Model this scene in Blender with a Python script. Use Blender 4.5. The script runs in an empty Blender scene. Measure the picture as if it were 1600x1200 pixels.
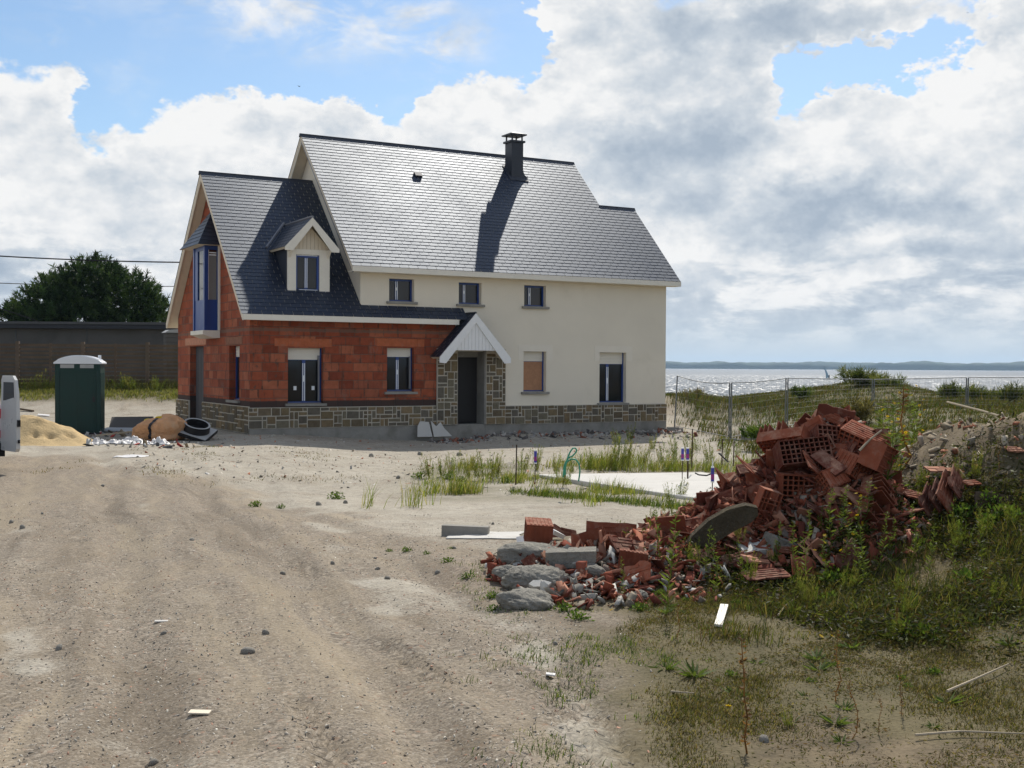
import bpy, bmesh, math, random
import numpy as np
from mathutils import Vector, Matrix, Euler

# ------------------------------------------------------------------ camera, sky, sun, exposure
SC = bpy.context.scene
COL = SC.collection
FPX = 1850.0
CAMZ = 2.0
_vx = np.array([(4100 - 800) / FPX, -(592 - 600) / FPX, -1.0]); _vy = np.array([(-235 - 800) / FPX, -(567 - 600) / FPX, -1.0])
_X = _vx / np.linalg.norm(_vx); _Y = _vy - _X * (_vy @ _X); _Y /= np.linalg.norm(_Y); _Z = np.cross(_X, _Y)
RW = np.stack([_X, _Y, _Z], 1)                      # world -> camera axes
CAM = np.array([0.0, 0.0, CAMZ])
cam_data = bpy.data.cameras.new('camera'); cam = bpy.data.objects.new('camera', cam_data); COL.objects.link(cam)
cam_data.sensor_width = 36.0; cam_data.lens = FPX / 1600 * 36.0
cam_data.clip_start = 0.1; cam_data.clip_end = 30000
M4 = Matrix([list(RW.T[i]) + [CAM[i]] for i in range(3)] + [[0, 0, 0, 1]])
cam.matrix_world = M4
SC.camera = cam
FW = np.array([0.489, 0.872]); FW /= np.linalg.norm(FW)   # horizontal forward / right of the view
RT = np.array([FW[1], -FW[0]])

SUN_EL, SUN_AZ = math.radians(47.0), math.radians(42.0)   # azimuth from +Y towards +X
sund = bpy.data.lights.new('sun', 'SUN'); sun = bpy.data.objects.new('sun', sund); COL.objects.link(sun)
sund.energy = 4.9; sund.angle = math.radians(0.5); sund.color = (1.0, 0.95, 0.87)
_sd = Vector((math.cos(SUN_EL) * math.sin(SUN_AZ), math.cos(SUN_EL) * math.cos(SUN_AZ), math.sin(SUN_EL)))
sun.rotation_euler = _sd.to_track_quat('Z', 'Y').to_euler(); sun.location = (20, 20, 60)

SC.view_settings.view_transform = 'Standard'; SC.view_settings.look = 'None'
SC.view_settings.exposure = 0.0; SC.view_settings.gamma = 1.0
try:
    SC.cycles.max_bounces = 7; SC.cycles.diffuse_bounces = 3; SC.cycles.glossy_bounces = 3
    SC.cycles.transparent_max_bounces = 8; SC.cycles.volume_bounces = 0
    SC.cycles.sample_clamp_indirect = 6.0
except Exception:
    pass


class NT:
    """small node-tree writer"""
    def __init__(s, tree): s.t = tree; s.n = tree.nodes; s.l = tree.links
    def new(s, typ, **kw):
        o = s.n.new(typ)
        for k, v in kw.items(): setattr(o, k, v)
        return o
    def put(s, sock, v):
        if isinstance(v, bpy.types.NodeSocket): s.l.new(v, sock)
        elif v is not None:
            if hasattr(sock.default_value, '__len__') and not hasattr(v, '__len__'): v = [v] * len(sock.default_value)
            if hasattr(v, '__len__') and len(v) == 3 and len(sock.default_value) == 4: v = list(v) + [1]
            sock.default_value = v
    def m(s, op, a, b=None, c=None, clamp=False):
        o = s.new('ShaderNodeMath', operation=op); o.use_clamp = clamp
        for i, v in enumerate((a, b, c)):
            if v is not None: s.put(o.inputs[i], v)
        return o.outputs[0]
    def v(s, op, a, b=None, out=0):
        o = s.new('ShaderNodeVectorMath', operation=op); s.put(o.inputs[0], a)
        if b is not None:
            s.put(o.inputs[3] if op == 'SCALE' else o.inputs[1], b)
        return o.outputs[out]
    def mix(s, f, a, b, blend='MIX'):
        o = s.new('ShaderNodeMix', data_type='RGBA', blend_type=blend)
        s.put(o.inputs['Factor'], f); s.put(o.inputs[6], a); s.put(o.inputs[7], b)
        return o.outputs[2]
    def noise(s, vec, scale, detail=4, rough=0.55, dist=0.0, col=False):
        o = s.new('ShaderNodeTexNoise'); s.put(o.inputs['Vector'], vec); o.inputs['Scale'].default_value = scale
        o.inputs['Detail'].default_value = detail; o.inputs['Roughness'].default_value = rough; o.inputs['Distortion'].default_value = dist
        return o.outputs['Color' if col else 'Fac']
    def voro(s, vec, scale, feature='F1', out='Distance', rnd=1.0):
        o = s.new('ShaderNodeTexVoronoi', feature=feature); s.put(o.inputs['Vector'], vec); o.inputs['Scale'].default_value = scale
        o.inputs['Randomness'].default_value = rnd
        return o.outputs[out]
    def smooth(s, x, lo, hi):
        o = s.new('ShaderNodeMapRange', interpolation_type='SMOOTHSTEP'); s.put(o.inputs[0], x)
        s.put(o.inputs[1], lo); s.put(o.inputs[2], hi); o.inputs[3].default_value = 0; o.inputs[4].default_value = 1
        return o.outputs[0]
    def ramp(s, f, stops):
        o = s.new('ShaderNodeValToRGB'); s.put(o.inputs[0], f); e = o.color_ramp.elements
        while len(e) < len(stops): e.new(0.5)
        for i, (p, c) in enumerate(stops): e[i].position = p; e[i].color = list(c) + [1]
        return o.outputs[0]
    def xyz(s, vec):
        o = s.new('ShaderNodeSeparateXYZ'); s.put(o.inputs[0], vec); return o.outputs
    def comb(s, x, y, z):
        o = s.new('ShaderNodeCombineXYZ')
        for i, q in enumerate((x, y, z)): s.put(o.inputs[i], q)
        return o.outputs[0]


def make_world():
    w = bpy.data.worlds.new('World'); SC.world = w; w.use_nodes = True
    k = NT(w.node_tree); k.n.clear()
    out = k.new('ShaderNodeOutputWorld'); bg = k.new('ShaderNodeBackground'); k.l.new(bg.outputs[0], out.inputs[0])
    STR = 0.12
    bg.inputs[1].default_value = STR
    sky = k.new('ShaderNodeTexSky', sky_type='NISHITA'); sky.sun_disc = False
    sky.sun_elevation = SUN_EL; sky.sun_rotation = SUN_AZ; sky.air_density = 1.0; sky.dust_density = 0.6; sky.ozone_density = 2.0
    d = k.new('ShaderNodeTexCoord').outputs['Generated']
    f = k.v('DOT_PRODUCT', d, (FW[0], FW[1], 0), out=1); r = k.v('DOT_PRODUCT', d, (RT[0], RT[1], 0), out=1)
    z = k.xyz(d)[2]
    az = k.m('MULTIPLY', k.m('ARCTAN2', r, f), 57.2958)          # degrees right of the view's heading
    el = k.m('MULTIPLY', k.m('ARCSINE', z), 57.2958)
    def deg(px, py):
        a = math.atan((px - 800) / FPX); return math.degrees(a), math.degrees(math.atan((572 - py) / FPX * math.cos(a)))
    ds = k.v('MULTIPLY', d, (1, 1, 1.5))
    nc = k.noise(ds, 11, 5, 0.62, 0.0, True)
    ns = k.xyz(k.v('SUBTRACT', nc, (0.5, 0.5, 0.5)))
    nf = k.xyz(k.v('SUBTRACT', k.noise(ds, 34, 4, 0.6, 0.0, True), (0.5, 0.5, 0.5)))
    az2 = k.m('ADD', k.m('MULTIPLY_ADD', ns[0], 7.5, az), k.m('MULTIPLY', nf[0], 2.6)); el2 = k.m('ADD', k.m('MULTIPLY_ADD', ns[1], 5.0, el), k.m('MULTIPLY', nf[1], 2.2))
    def blob(px, py, rx, ry, A=az2, E=el2):
        cx, cy = deg(px, py); rx /= 32.3; ry /= 32.3
        dx = k.m('DIVIDE', k.m('SUBTRACT', A, cx), rx); dy = k.m('DIVIDE', k.m('SUBTRACT', E, cy), ry)
        q = k.m('ADD', k.m('MULTIPLY', dx, dx), k.m('MULTIPLY', dy, dy))
        return k.m('POWER', 2.718, k.m('MULTIPLY', q, -1.0))
    def total(lst, **kw):
        t = None
        for (px, py, rx, ry, wgt) in lst:
            b = k.m('MULTIPLY', blob(px, py, rx, ry, **kw), wgt)
            t = b if t is None else k.m('ADD', t, b)
        return t
    clear = total([(60, 0, 170, 70, 1.0), (330, 75, 270, 75, 1.15), (165, 165, 60, 62, 1.0), (520, 80, 150, 70, 1.0), (625, 140, 36, 66, 1.1),
                   (720, 70, 110, 46, 0.75), (1258, 138, 46, 42, 1.05), (1370, 108, 90, 26, .85), (1465, 85, 45, 36, .6), (1560, 10, 40, 30, 0.6), (800, 55, 40, 60, 0.8), (745, 15, 60, 40, .6),
                   (-400, 60, 250, 140, 1.0), (2100, 100, 220, 100, 1.0), (400, -350, 600, 170, 1.0), (1500, -500, 400, 160, 1.0)])
    puff = total([(40, 250, 110, 160, 0.55), (110, 150, 40, 60, 0.35), (470, 210, 120, 80, 0.55), (540, 190, 50, 50, 0.3), (380, 220, 90, 80, 0.4), (720, 190, 90, 85, 0.55),
                  (250, 270, 90, 80, 0.4), (900, 120, 110, 140, 0.4), (1100, 200, 120, 120, 0.4), (1360, 240, 110, 80, 0.5), (1540, 230, 100, 80, 0.4), (1575, 75, 50, 50, .9), (1600, 20, 60, 40, .4), (1360, 165, 60, 26, .4), (1180, 120, 40, 60, .3), (850, 60, 30, 50, .3), (1240, 50, 130, 36, .35), (1370, 70, 60, 22, .3), (1560, 150, 60, 40, .4)])
    n1 = k.noise(ds, 4.2, 5, 0.58)
    vb = k.voro(k.v('ADD', ds, k.v('SCALE', k.v('SUBTRACT', nc, (0.5, 0.5, 0.5)), 0.05)), 26, 'F1')
    vb2 = k.voro(k.v('ADD', ds, k.v('SCALE', k.v('SUBTRACT', nc, (0.5, 0.5, 0.5)), 0.03)), 62, 'F1')
    bil = k.m('ADD', k.m('MULTIPLY', k.m('SUBTRACT', 0.45, vb), 0.35), k.m('MULTIPLY', k.m('SUBTRACT', 0.45, vb2), 0.18))
    low = k.smooth(el, 9.5, 3.5)
    dens = k.m('ADD', k.m('MULTIPLY', k.m('SUBTRACT', n1, 0.5), 0.9), bil)
    dens = k.m('ADD', dens, 0.62)
    dens = k.m('SUBTRACT', k.m('ADD', dens, puff), k.m('MULTIPLY', clear, 0.85))
    dens = k.m('ADD', dens, k.m('MULTIPLY', low, 0.30))
    back = k.m('MAXIMUM', k.smooth(f, 0.15, -0.55), k.smooth(el, 26, 55))
    dens = k.m('SUBTRACT', dens, k.m('MULTIPLY', back, 0.20))
    alpha = k.smooth(dens, 0.31, 0.57)
    # thin veil on the top edge of the blue
    wn = k.noise(k.v('MULTIPLY', d, (1, 1, 2.2)), 14, 7, 0.6, 0.4)
    veil = k.m('MULTIPLY', total([(470, 12, 230, 46, 1.0), (660, 60, 70, 70, 0.8), (75, 45, 55, 28, 0.5), (195, 115, 36, 30, 0.4)]), k.smooth(wn, 0.38, 0.62))
    veil = k.m('MULTIPLY', veil, 0.9, clamp=True)
    alpha = k.m('MAXIMUM', alpha, veil)
    # light and shade inside the clouds: lit from above right, thick parts grey
    offs = k.v('ADD', ds, (_sd.x * 0.02, _sd.y * 0.02, 0.05))
    na = k.noise(ds, 9, 5, 0.6); nb = k.noise(offs, 9, 5, 0.6)
    rel = k.m('SUBTRACT', na, nb)
    nd = k.noise(ds, 27, 4, 0.62); ne = k.noise(k.v('ADD', ds, (_sd.x * 0.006, _sd.y * 0.006, 0.018)), 27, 4, 0.62)
    rel2 = k.m('SUBTRACT', nd, ne)
    grey = total([(1060, 225, 110, 62, 0.95), (1200, 55, 210, 55, 1.0), (1290, 322, 170, 34, 1.0), (1000, 300, 120, 60, 0.4), (790, 120, 70, 40, 0.55), (200, 290, 70, 40, 0.15), (1500, 330, 120, 30, 0.4), (1150, 370, 90, 30, 0.5), (1450, 390, 160, 24, 0.45), (1250, 130, 60, 30, .3)])
    str_n = k.noise(k.v('MULTIPLY', d, (1, 1, 3.2)), 12, 6, 0.6, 0.2)
    strat = k.m('MULTIPLY', k.smooth(el, 8.0, 3.5), k.smooth(str_n, 0.44, 0.62))
    thick = k.m('MULTIPLY', k.smooth(dens, 0.75, 1.35), 0.18)
    shade = k.m('ADD', k.m('ADD', grey, k.m('MULTIPLY', strat, 0.85)), thick)
    shade = k.m('SUBTRACT', shade, k.m('ADD', k.m('MULTIPLY', rel, 2.3), k.m('MULTIPLY', rel2, 1.3)))
    shade = k.m('ADD', shade, k.m('MULTIPLY', k.m('SUBTRACT', na, 0.5), 0.3))
    edge = k.m('MULTIPLY', k.smooth(dens, 0.34, 0.50), k.smooth(dens, 0.82, 0.54))
    shade = k.m('SUBTRACT', shade, k.m('MULTIPLY', edge, 0.22))
    shade = k.m('ADD', shade, k.m('MULTIPLY', k.m('SUBTRACT', vb, 0.4), 0.35))
    shade = k.m('ADD', k.m('MULTIPLY', shade, 0.66), 0.11, clamp=True)
    ccol = k.ramp(shade, [(0.0, (0.93, 0.93, 0.925)), (0.22, (0.80, 0.82, 0.84)), (0.5, (0.61, 0.665, 0.725)), (0.8, (0.47, 0.54, 0.625)), (1.0, (0.40, 0.475, 0.57))])
    ccol = k.mix(k.smooth(el, 3.5, 0.0), ccol, (0.60, 0.68, 0.745))
    zen = k.smooth(el, 22, 40)                                   # out of the frame: broken bright cloud
    ccol = k.mix(k.m('MULTIPLY', zen, 0.5), ccol, (0.75, 0.78, 0.82))
    ccol = k.v('SCALE', ccol, 1.0 / STR)
    blue = k.mix(1.0, sky.outputs[0], (0.86, 0.95, 1.0), 'MULTIPLY')
    blue = k.v('SCALE', blue, 1.0)
    fin = k.mix(alpha, blue, ccol)
    k.l.new(fin, bg.inputs[0])
    w.cycles.sampling_method = 'MANUAL'; w.cycles.sample_map_resolution = 512


make_world()

# ------------------------------------------------------------------ helpers
rng = np.random.default_rng(7)
random.seed(11)
ORG = {}


def uw(u, w): return RT * u + FW * w


def ray(px, py):
    return RW.T @ np.array([(px - 800) / FPX, -(py - 600) / FPX, -1.0])


def P(px, py, w):
    """point seen at a pixel of the 1600x1200 photograph, w metres ahead of the camera"""
    d = ray(px, py); return CAM + d * (w / (d[:2] @ FW))


def onz(px, py, z=0.0):
    d = ray(px, py); return CAM + d * ((z - CAMZ) / d[2])


class MB:
    def __init__(s): s.v = []; s.f = []; s.c = []; s.uv = []; s.mi = []
    def face(s, pts, col=None, uv=None, mi=0):
        b = len(s.v); s.v.extend([tuple(float(q) for q in p) for p in pts]); s.f.append(tuple(range(b, b + len(pts))))
        s.c.append(col if col is not None else (1, 1, 1)); s.uv.append(uv); s.mi.append(mi)
    def box(s, x0, x1, y0, y1, z0, z1, col=None, M=None, mi=0):
        c = [(x0, y0, z0), (x1, y0, z0), (x1, y1, z0), (x0, y1, z0), (x0, y0, z1), (x1, y0, z1), (x1, y1, z1), (x0, y1, z1)]
        s.hull8(c, col, M, mi)
    def hull8(s, c, col=None, M=None, mi=0):
        if M is not None: c = [tuple(M @ Vector(p)) for p in c]
        b = len(s.v); s.v.extend([tuple(float(q) for q in p) for p in c])
        for q in ((3, 2, 1, 0), (4, 5, 6, 7), (0, 1, 5, 4), (1, 2, 6, 5), (2, 3, 7, 6), (3, 0, 4, 7)):
            s.f.append(tuple(b + i for i in q)); s.c.append(col if col is not None else (1, 1, 1)); s.uv.append(None); s.mi.append(mi)
    def prism(s, poly, vec, col=None, mi=0):
        """closed polygon (list of 3D) extruded along vec"""
        n = len(poly); b = len(s.v); vec = np.array(vec, float)
        s.v.extend([tuple(map(float, p)) for p in poly]); s.v.extend([tuple(map(float, np.array(p) + vec)) for p in poly])
        fs = [tuple(range(b + n - 1, b - 1, -1)), tuple(range(b + n, b + 2 * n))]
        for i in range(n):
            j = (i + 1) % n; fs.append((b + i, b + j, b + n + j, b + n + i))
        for q in fs: s.f.append(q); s.c.append(col if col is not None else (1, 1, 1)); s.uv.append(None); s.mi.append(mi)
    def tube(s, pts, r, n=8, col=None, cap=True):
        pts = [np.array(p, float) for p in pts]; rr = r if hasattr(r, '__len__') else [r] * len(pts)
        b = len(s.v); up = None
        for i, p in enumerate(pts):
            t = pts[min(i + 1, len(pts) - 1)] - pts[max(i - 1, 0)]; t /= (np.linalg.norm(t) + 1e-9)
            if up is None: up = np.array([0, 0, 1.0]) if abs(t[2]) < 0.9 else np.array([1.0, 0, 0])
            a = np.cross(t, up); a /= (np.linalg.norm(a) + 1e-9); up = np.cross(a, t)
            for k in range(n):
                th = 2 * math.pi * k / n; q = p + rr[i] * (math.cos(th) * a + math.sin(th) * up); s.v.append(tuple(q))
        fs = []
        for i in range(len(pts) - 1):
            for k in range(n):
                k2 = (k + 1) % n; fs.append((b + i * n + k, b + i * n + k2, b + (i + 1) * n + k2, b + (i + 1) * n + k))
        if cap:
            fs.append(tuple(b + k for k in range(n - 1, -1, -1))); e = b + (len(pts) - 1) * n; fs.append(tuple(e + k for k in range(n)))
        for q in fs: s.f.append(q); s.c.append(col if col is not None else (1, 1, 1)); s.uv.append(None); s.mi.append(0)
    def build(s, name, mat, parent=None, smooth=False, loc=None, world=False):
        """one mesh object; vertices are given in world space when the parent has an origin in ORG"""
        me = bpy.data.meshes.new(name)
        o3 = ORG.get(parent.name, (0, 0, 0)) if parent is not None else (loc if loc is not None else (0, 0, 0))
        v = np.array(s.v, float).reshape(-1, 3) - (np.array(o3, float) if (parent is not None or world) else 0.0)
        me.from_pydata(v.tolist(), [], s.f)
        at = me.attributes.new('Col', 'FLOAT_COLOR', 'FACE')
        at.data.foreach_set('color', np.array([list(c)[:3] + [1.0] for c in s.c], np.float32).ravel())
        if any(u is not None for u in s.uv):
            ul = me.uv_layers.new(name='UVMap'); i = 0; flat = []
            for f, u in zip(s.f, s.uv):
                flat.extend(u if u is not None else [(0, 0)] * len(f))
            ul.data.foreach_set('uv', np.array(flat, np.float32).ravel())
        for m in (mat if isinstance(mat, (list, tuple)) else [mat]): me.materials.append(m)
        if max(s.mi, default=0) > 0: me.polygons.foreach_set('material_index', s.mi)
        if smooth: me.polygons.foreach_set('use_smooth', [True] * len(s.f))
        me.update()
        o = bpy.data.objects.new(name, me); COL.objects.link(o)
        if parent is not None: o.parent = parent; ORG[o.name] = o3
        elif loc is not None: o.location = loc; ORG[o.name] = tuple(loc)
        return o


def npmesh(name, V, F, mat, C=None, smooth=False, parent=None, loc=None, cdom='FACE'):
    """V (n,3), F (m,k) all same k"""
    me = bpy.data.meshes.new(name); k = F.shape[1]
    me.vertices.add(len(V)); me.vertices.foreach_set('co', np.asarray(V, np.float32).ravel())
    me.loops.add(F.size); me.loops.foreach_set('vertex_index', np.asarray(F, np.int32).ravel())
    me.polygons.add(len(F)); me.polygons.foreach_set('loop_start', np.arange(0, F.size, k, dtype=np.int32))
    me.polygons.foreach_set('loop_total', np.full(len(F), k, np.int32))
    if smooth: me.polygons.foreach_set('use_smooth', np.ones(len(F), bool))
    me.update(calc_edges=True); me.validate()
    if C is not None:
        at = me.attributes.new('Col', 'FLOAT_COLOR', cdom); C = np.asarray(C, np.float32)
        at.data.foreach_set('color', np.concatenate([C, np.ones((len(C), 1), np.float32)], 1).ravel())
    if mat is not None: me.materials.append(mat)
    o = bpy.data.objects.new(name, me); COL.objects.link(o)
    if parent is not None: o.parent = parent
    if loc is not None: o.location = loc
    return o


def tag(o, label=None, cat=None, group=None, kind=None):
    if label: o['label'] = label
    if cat: o['category'] = cat
    if group: o['group'] = group
    if kind: o['kind'] = kind
    return o


def thing(name, label, cat, loc=(0, 0, 0), group=None, rz=0.0):
    o = bpy.data.objects.new(name, None); COL.objects.link(o); o.location = [float(q) for q in loc]; o.rotation_euler = (0, 0, rz)
    o.empty_display_size = 0.2
    ORG[o.name] = tuple(float(q) for q in loc)
    return tag(o, label, cat, group)


def copy_tree(o, loc=None, rot=None, scale=None, label=None, parent=None):
    c = o.copy(); COL.objects.link(c)
    if parent is not None: c.parent = parent
    if loc is not None: c.location = [float(q) for q in loc]
    if rot is not None: c.rotation_euler = rot
    if scale is not None: c.scale = scale if hasattr(scale, '__len__') else (scale,) * 3
    if label: c['label'] = label
    for ch in list(o.children): copy_tree(ch, parent=c)
    return c


# ------------------------------------------------------------------ materials
def mat(name, base=(0.5, 0.5, 0.5), rough=0.8, spec=0.4, var=0.15, vscale=3.0, bump=0.0, bscale=20.0, bdist=0.02, attr=False,
        metal=0.0, stain=None, fine=None):
    m = bpy.data.materials.new(name); m.use_nodes = True; k = NT(m.node_tree); k.n.clear()
    out = k.new('ShaderNodeOutputMaterial'); p = k.new('ShaderNodeBsdfPrincipled'); k.l.new(p.outputs[0], out.inputs[0])
    oc = k.new('ShaderNodeTexCoord').outputs['Object']
    if attr:
        a = k.new('ShaderNodeAttribute'); a.attribute_name = 'Col'; bc = a.outputs['Color']
        bc = k.mix(1.0, bc, base, 'MULTIPLY')
    else: bc = k.mix(0.0, base, base)
    n = k.noise(oc, vscale, 5, 0.6)
    fac = k.m('MULTIPLY_ADD', k.m('SUBTRACT', n, 0.5), 2 * var * 1.6, 1.0)
    if fine:
        fac = k.m('MULTIPLY', fac, k.m('MULTIPLY_ADD', k.m('SUBTRACT', k.noise(oc, fine[0], 3, 0.6), 0.5), 2 * fine[1], 1.0))
    c = k.v('SCALE', bc, fac)
    if stain:
        sc, lo, hi, col, amt = stain
        c = k.mix(k.m('MULTIPLY', k.smooth(k.noise(oc, sc, 5, 0.65, 0.4), lo, hi), amt), c, col)
    k.l.new(c, p.inputs['Base Color'])
    k.put(p.inputs['Roughness'], k.m('MULTIPLY_ADD', k.m('SUBTRACT', n, 0.5), 0.25, rough, clamp=True))
    p.inputs['Specular IOR Level'].default_value = spec; p.inputs['Metallic'].default_value = metal
    if bump > 0:
        b = k.new('ShaderNodeBump'); b.inputs['Strength'].default_value = bump; b.inputs['Distance'].default_value = bdist
        k.l.new(k.noise(oc, bscale, 6, 0.65), b.inputs['Height']); k.l.new(b.outputs[0], p.inputs['Normal'])
    return m


def leaf_mat(name, trans=0.45, base=(1, 1, 1), var=0.2, vscale=1.5):
    m = bpy.data.materials.new(name); m.use_nodes = True; k = NT(m.node_tree); k.n.clear()
    out = k.new('ShaderNodeOutputMaterial')
    a = k.new('ShaderNodeAttribute'); a.attribute_name = 'Col'
    oc = k.new('ShaderNodeTexCoord').outputs['Object']
    fac = k.m('MULTIPLY_ADD', k.m('SUBTRACT', k.noise(oc, vscale, 4, 0.6), 0.5), 3 * var, 1.0)
    c = k.v('SCALE', k.mix(1.0, a.outputs['Color'], base, 'MULTIPLY'), fac)
    p = k.new('ShaderNodeBsdfPrincipled'); p.inputs['Roughness'].default_value = 0.55; p.inputs['Specular IOR Level'].default_value = 0.10
    k.l.new(c, p.inputs['Base Color'])
    t = k.new('ShaderNodeBsdfTranslucent'); k.l.new(k.mix(1.0, c, (1.25, 1.2, 0.6), 'MULTIPLY'), t.inputs[0])
    mx = k.new('ShaderNodeMixShader'); mx.inputs[0].default_value = trans
    k.l.new(p.outputs[0], mx.inputs[1]); k.l.new(t.outputs[0], mx.inputs[2]); k.l.new(mx.outputs[0], out.inputs[0])
    return m


def brick_mat():
    m = bpy.data.materials.new('hollow_clay_block_wall'); m.use_nodes = True; k = NT(m.node_tree); k.n.clear()
    out = k.new('ShaderNodeOutputMaterial'); p = k.new('ShaderNodeBsdfPrincipled'); k.l.new(p.outputs[0], out.inputs[0])
    uv = k.new('ShaderNodeUVMap').outputs[0]; x = k.xyz(uv)
    wob = k.noise(uv, 2.5, 2, 0.5)
    v = k.m('ADD', k.m('DIVIDE', x[1], 0.262), k.m('MULTIPLY', wob, 0.08)); row = k.m('FLOOR', v); fv = k.m('FRACT', v)
    wn = k.new('ShaderNodeTexWhiteNoise', noise_dimensions='1D'); k.put(wn.inputs['W'], row)
    u = k.m('ADD', k.m('DIVIDE', x[0], 0.47), k.m('ADD', k.m('MULTIPLY', k.m('MODULO', row, 2), 0.5), k.m('MULTIPLY', wn.outputs[0], 0.45)))
    col_i = k.m('FLOOR', u); fu = k.m('FRACT', u)
    wn2 = k.new('ShaderNodeTexWhiteNoise', noise_dimensions='2D'); k.put(wn2.inputs['Vector'], k.comb(col_i, row, 0))
    r = wn2.outputs[0]
    c = k.ramp(r, [(0.0, (0.21, 0.050, 0.025)), (0.25, (0.285, 0.070, 0.034)), (0.6, (0.335, 0.086, 0.041)), (0.86, (0.40, 0.130, 0.066)), (1.0, (0.28, 0.082, 0.045))])
    ew = k.noise(uv, 30, 3, 0.6)
    du = k.m('MULTIPLY', k.m('MINIMUM', fu, k.m('SUBTRACT', 1, fu)), 0.47); dv = k.m('MULTIPLY', k.m('MINIMUM', fv, k.m('SUBTRACT', 1, fv)), 0.262)
    e = k.m('ADD', k.m('MINIMUM', k.m('ADD', du, 0.003), dv), k.m('MULTIPLY', k.m('SUBTRACT', ew, 0.5), 0.012))
    mort = k.smooth(e, 0.018, 0.006)
    c = k.v('SCALE', c, k.m('MULTIPLY_ADD', k.m('SUBTRACT', k.noise(uv, 5, 5, 0.65), 0.5), 0.9, 1.0))
    rib = k.m('ABSOLUTE', k.m('SINE', k.m('MULTIPLY', x[0], 130)))
    c = k.v('SCALE', c, k.m('MULTIPLY_ADD', rib, 0.12, 0.92))
    c = k.mix(k.m('MULTIPLY', mort, 0.75), c, (0.15, 0.10, 0.075))
    sm = k.m('MULTIPLY', k.smooth(k.noise(k.v('MULTIPLY', uv, (1.6, 0.9, 1)), 1.7, 6, 0.7, 0.6), 0.55, 0.72), 0.6)
    c = k.mix(sm, c, (0.20, 0.145, 0.115))
    vs = k.m('MULTIPLY', k.smooth(k.noise(k.v('MULTIPLY', uv, (7.0, 1.1, 1)), 1.0, 5, 0.7, 0.3), 0.55, 0.66), 0.6)
    jv = k.m('MULTIPLY', k.smooth(du, .045, .012), k.smooth(k.noise(k.v('ADD', uv, (3, 8, 0)), 2.1, 3, .6), .50, .62))
    vs = k.m('MAXIMUM', vs, k.m('MULTIPLY', jv, .8))
    c = k.mix(vs, c, (0.10, 0.052, 0.036))
    sp = k.m('MULTIPLY', k.smooth(k.noise(k.v('ADD', uv, (9.3, 4.1, 0)), 3.6, 3, 0.55), 0.63, 0.70), 0.75)
    c = k.mix(sp, c, (0.10, 0.07, 0.055))
    # cement ring beam over the openings, bitumen coat above the stone
    nb = k.m('MULTIPLY', k.m('SUBTRACT', k.noise(uv, 4, 5, 0.7), 0.5), 0.10)
    vv = k.m('ADD', x[1], nb)
    beam = k.m('MULTIPLY', k.m('MULTIPLY', k.smooth(vv, 2.98, 3.01), k.smooth(vv, 3.10, 3.07)), 0.65)
    c = k.mix(beam, c, (0.17, 0.125, 0.095))
    bit = k.smooth(k.m('ADD', x[1], k.m('MULTIPLY', nb, 0.4)), 0.97, 0.95)
    c = k.mix(k.m('MULTIPLY', bit, 0.92), c, (0.045, 0.040, 0.036))
    k.l.new(c, p.inputs['Base Color']); p.inputs['Roughness'].default_value = 0.9; p.inputs['Specular IOR Level'].default_value = 0.2
    b = k.new('ShaderNodeBump'); b.inputs['Strength'].default_value = 0.8; b.inputs['Distance'].default_value = 0.012
    k.l.new(k.m('ADD', k.m('SUBTRACT', k.m('MULTIPLY', rib, 0.2), mort), k.m('MULTIPLY', r, 0.5)), b.inputs['Height']); k.l.new(b.outputs[0], p.inputs['Normal'])
    return m


def plain_brick(name, base):
    m = _plain_brick(name, base); k = NT(m.node_tree); p = [q for q in k.n if q.type == 'BSDF_PRINCIPLED'][0]
    c = p.inputs['Base Color'].links[0].from_socket; oi = k.new('ShaderNodeObjectInfo').outputs['Random']
    c = k.v('SCALE', c, k.m('MULTIPLY_ADD', oi, 0.7, 0.65)); oc = k.new('ShaderNodeTexCoord').outputs['Object']
    nz = k.xyz(k.new('ShaderNodeNewGeometry').outputs['Normal'])[2]
    lit_dust = k.m('MULTIPLY', k.m('MULTIPLY', k.smooth(nz, -0.2, 0.9), k.smooth(k.noise(k.v('ADD', oc, k.comb(oi, oi, oi)), 9, 5, 0.7), 0.42, 0.66)), 0.6)  # upward faces paler: dust and the light on tops put into the colour
    k.l.new(k.mix(lit_dust, c, (0.36, 0.23, 0.16)), p.inputs['Base Color']); return m


def _plain_brick(name, base):
    return mat(name, base, rough=0.92, spec=0.15, var=0.28, vscale=7, bump=0.5, bscale=45, bdist=0.006, stain=(6, 0.52, 0.72, (0.30, 0.20, 0.15), 0.5))


MT = {}
MT['cream'] = mat('cream_render', (0.77, 0.695, 0.565), rough=0.92, spec=0.2, var=0.07, vscale=0.6, bump=0.35, bscale=60, bdist=0.006, fine=(40, 0.06), stain=(0.8, 0.55, 0.8, (0.62, 0.55, 0.43), 0.5))
MT['trimband'] = mat('smooth_pale_band', (0.79, 0.72, 0.60), rough=0.85, spec=0.2, var=0.04)
MT['paint'] = mat('cream_paint', (0.80, 0.745, 0.635), rough=0.6, spec=0.35, var=0.05, vscale=2, fine=(15, 0.04))
MT['white'] = mat('white_paint', (0.82, 0.81, 0.79), rough=0.55, spec=0.4, var=0.04, fine=(12, 0.04))
MT['soffit'] = mat('cream_soffit_boards', (0.70, 0.61, 0.47), rough=0.7, spec=0.3, var=0.08, vscale=4)
MT['zinc'] = mat('grey_zinc', (0.20, 0.20, 0.215), rough=0.5, spec=0.5, var=0.15, metal=0.35)
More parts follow.
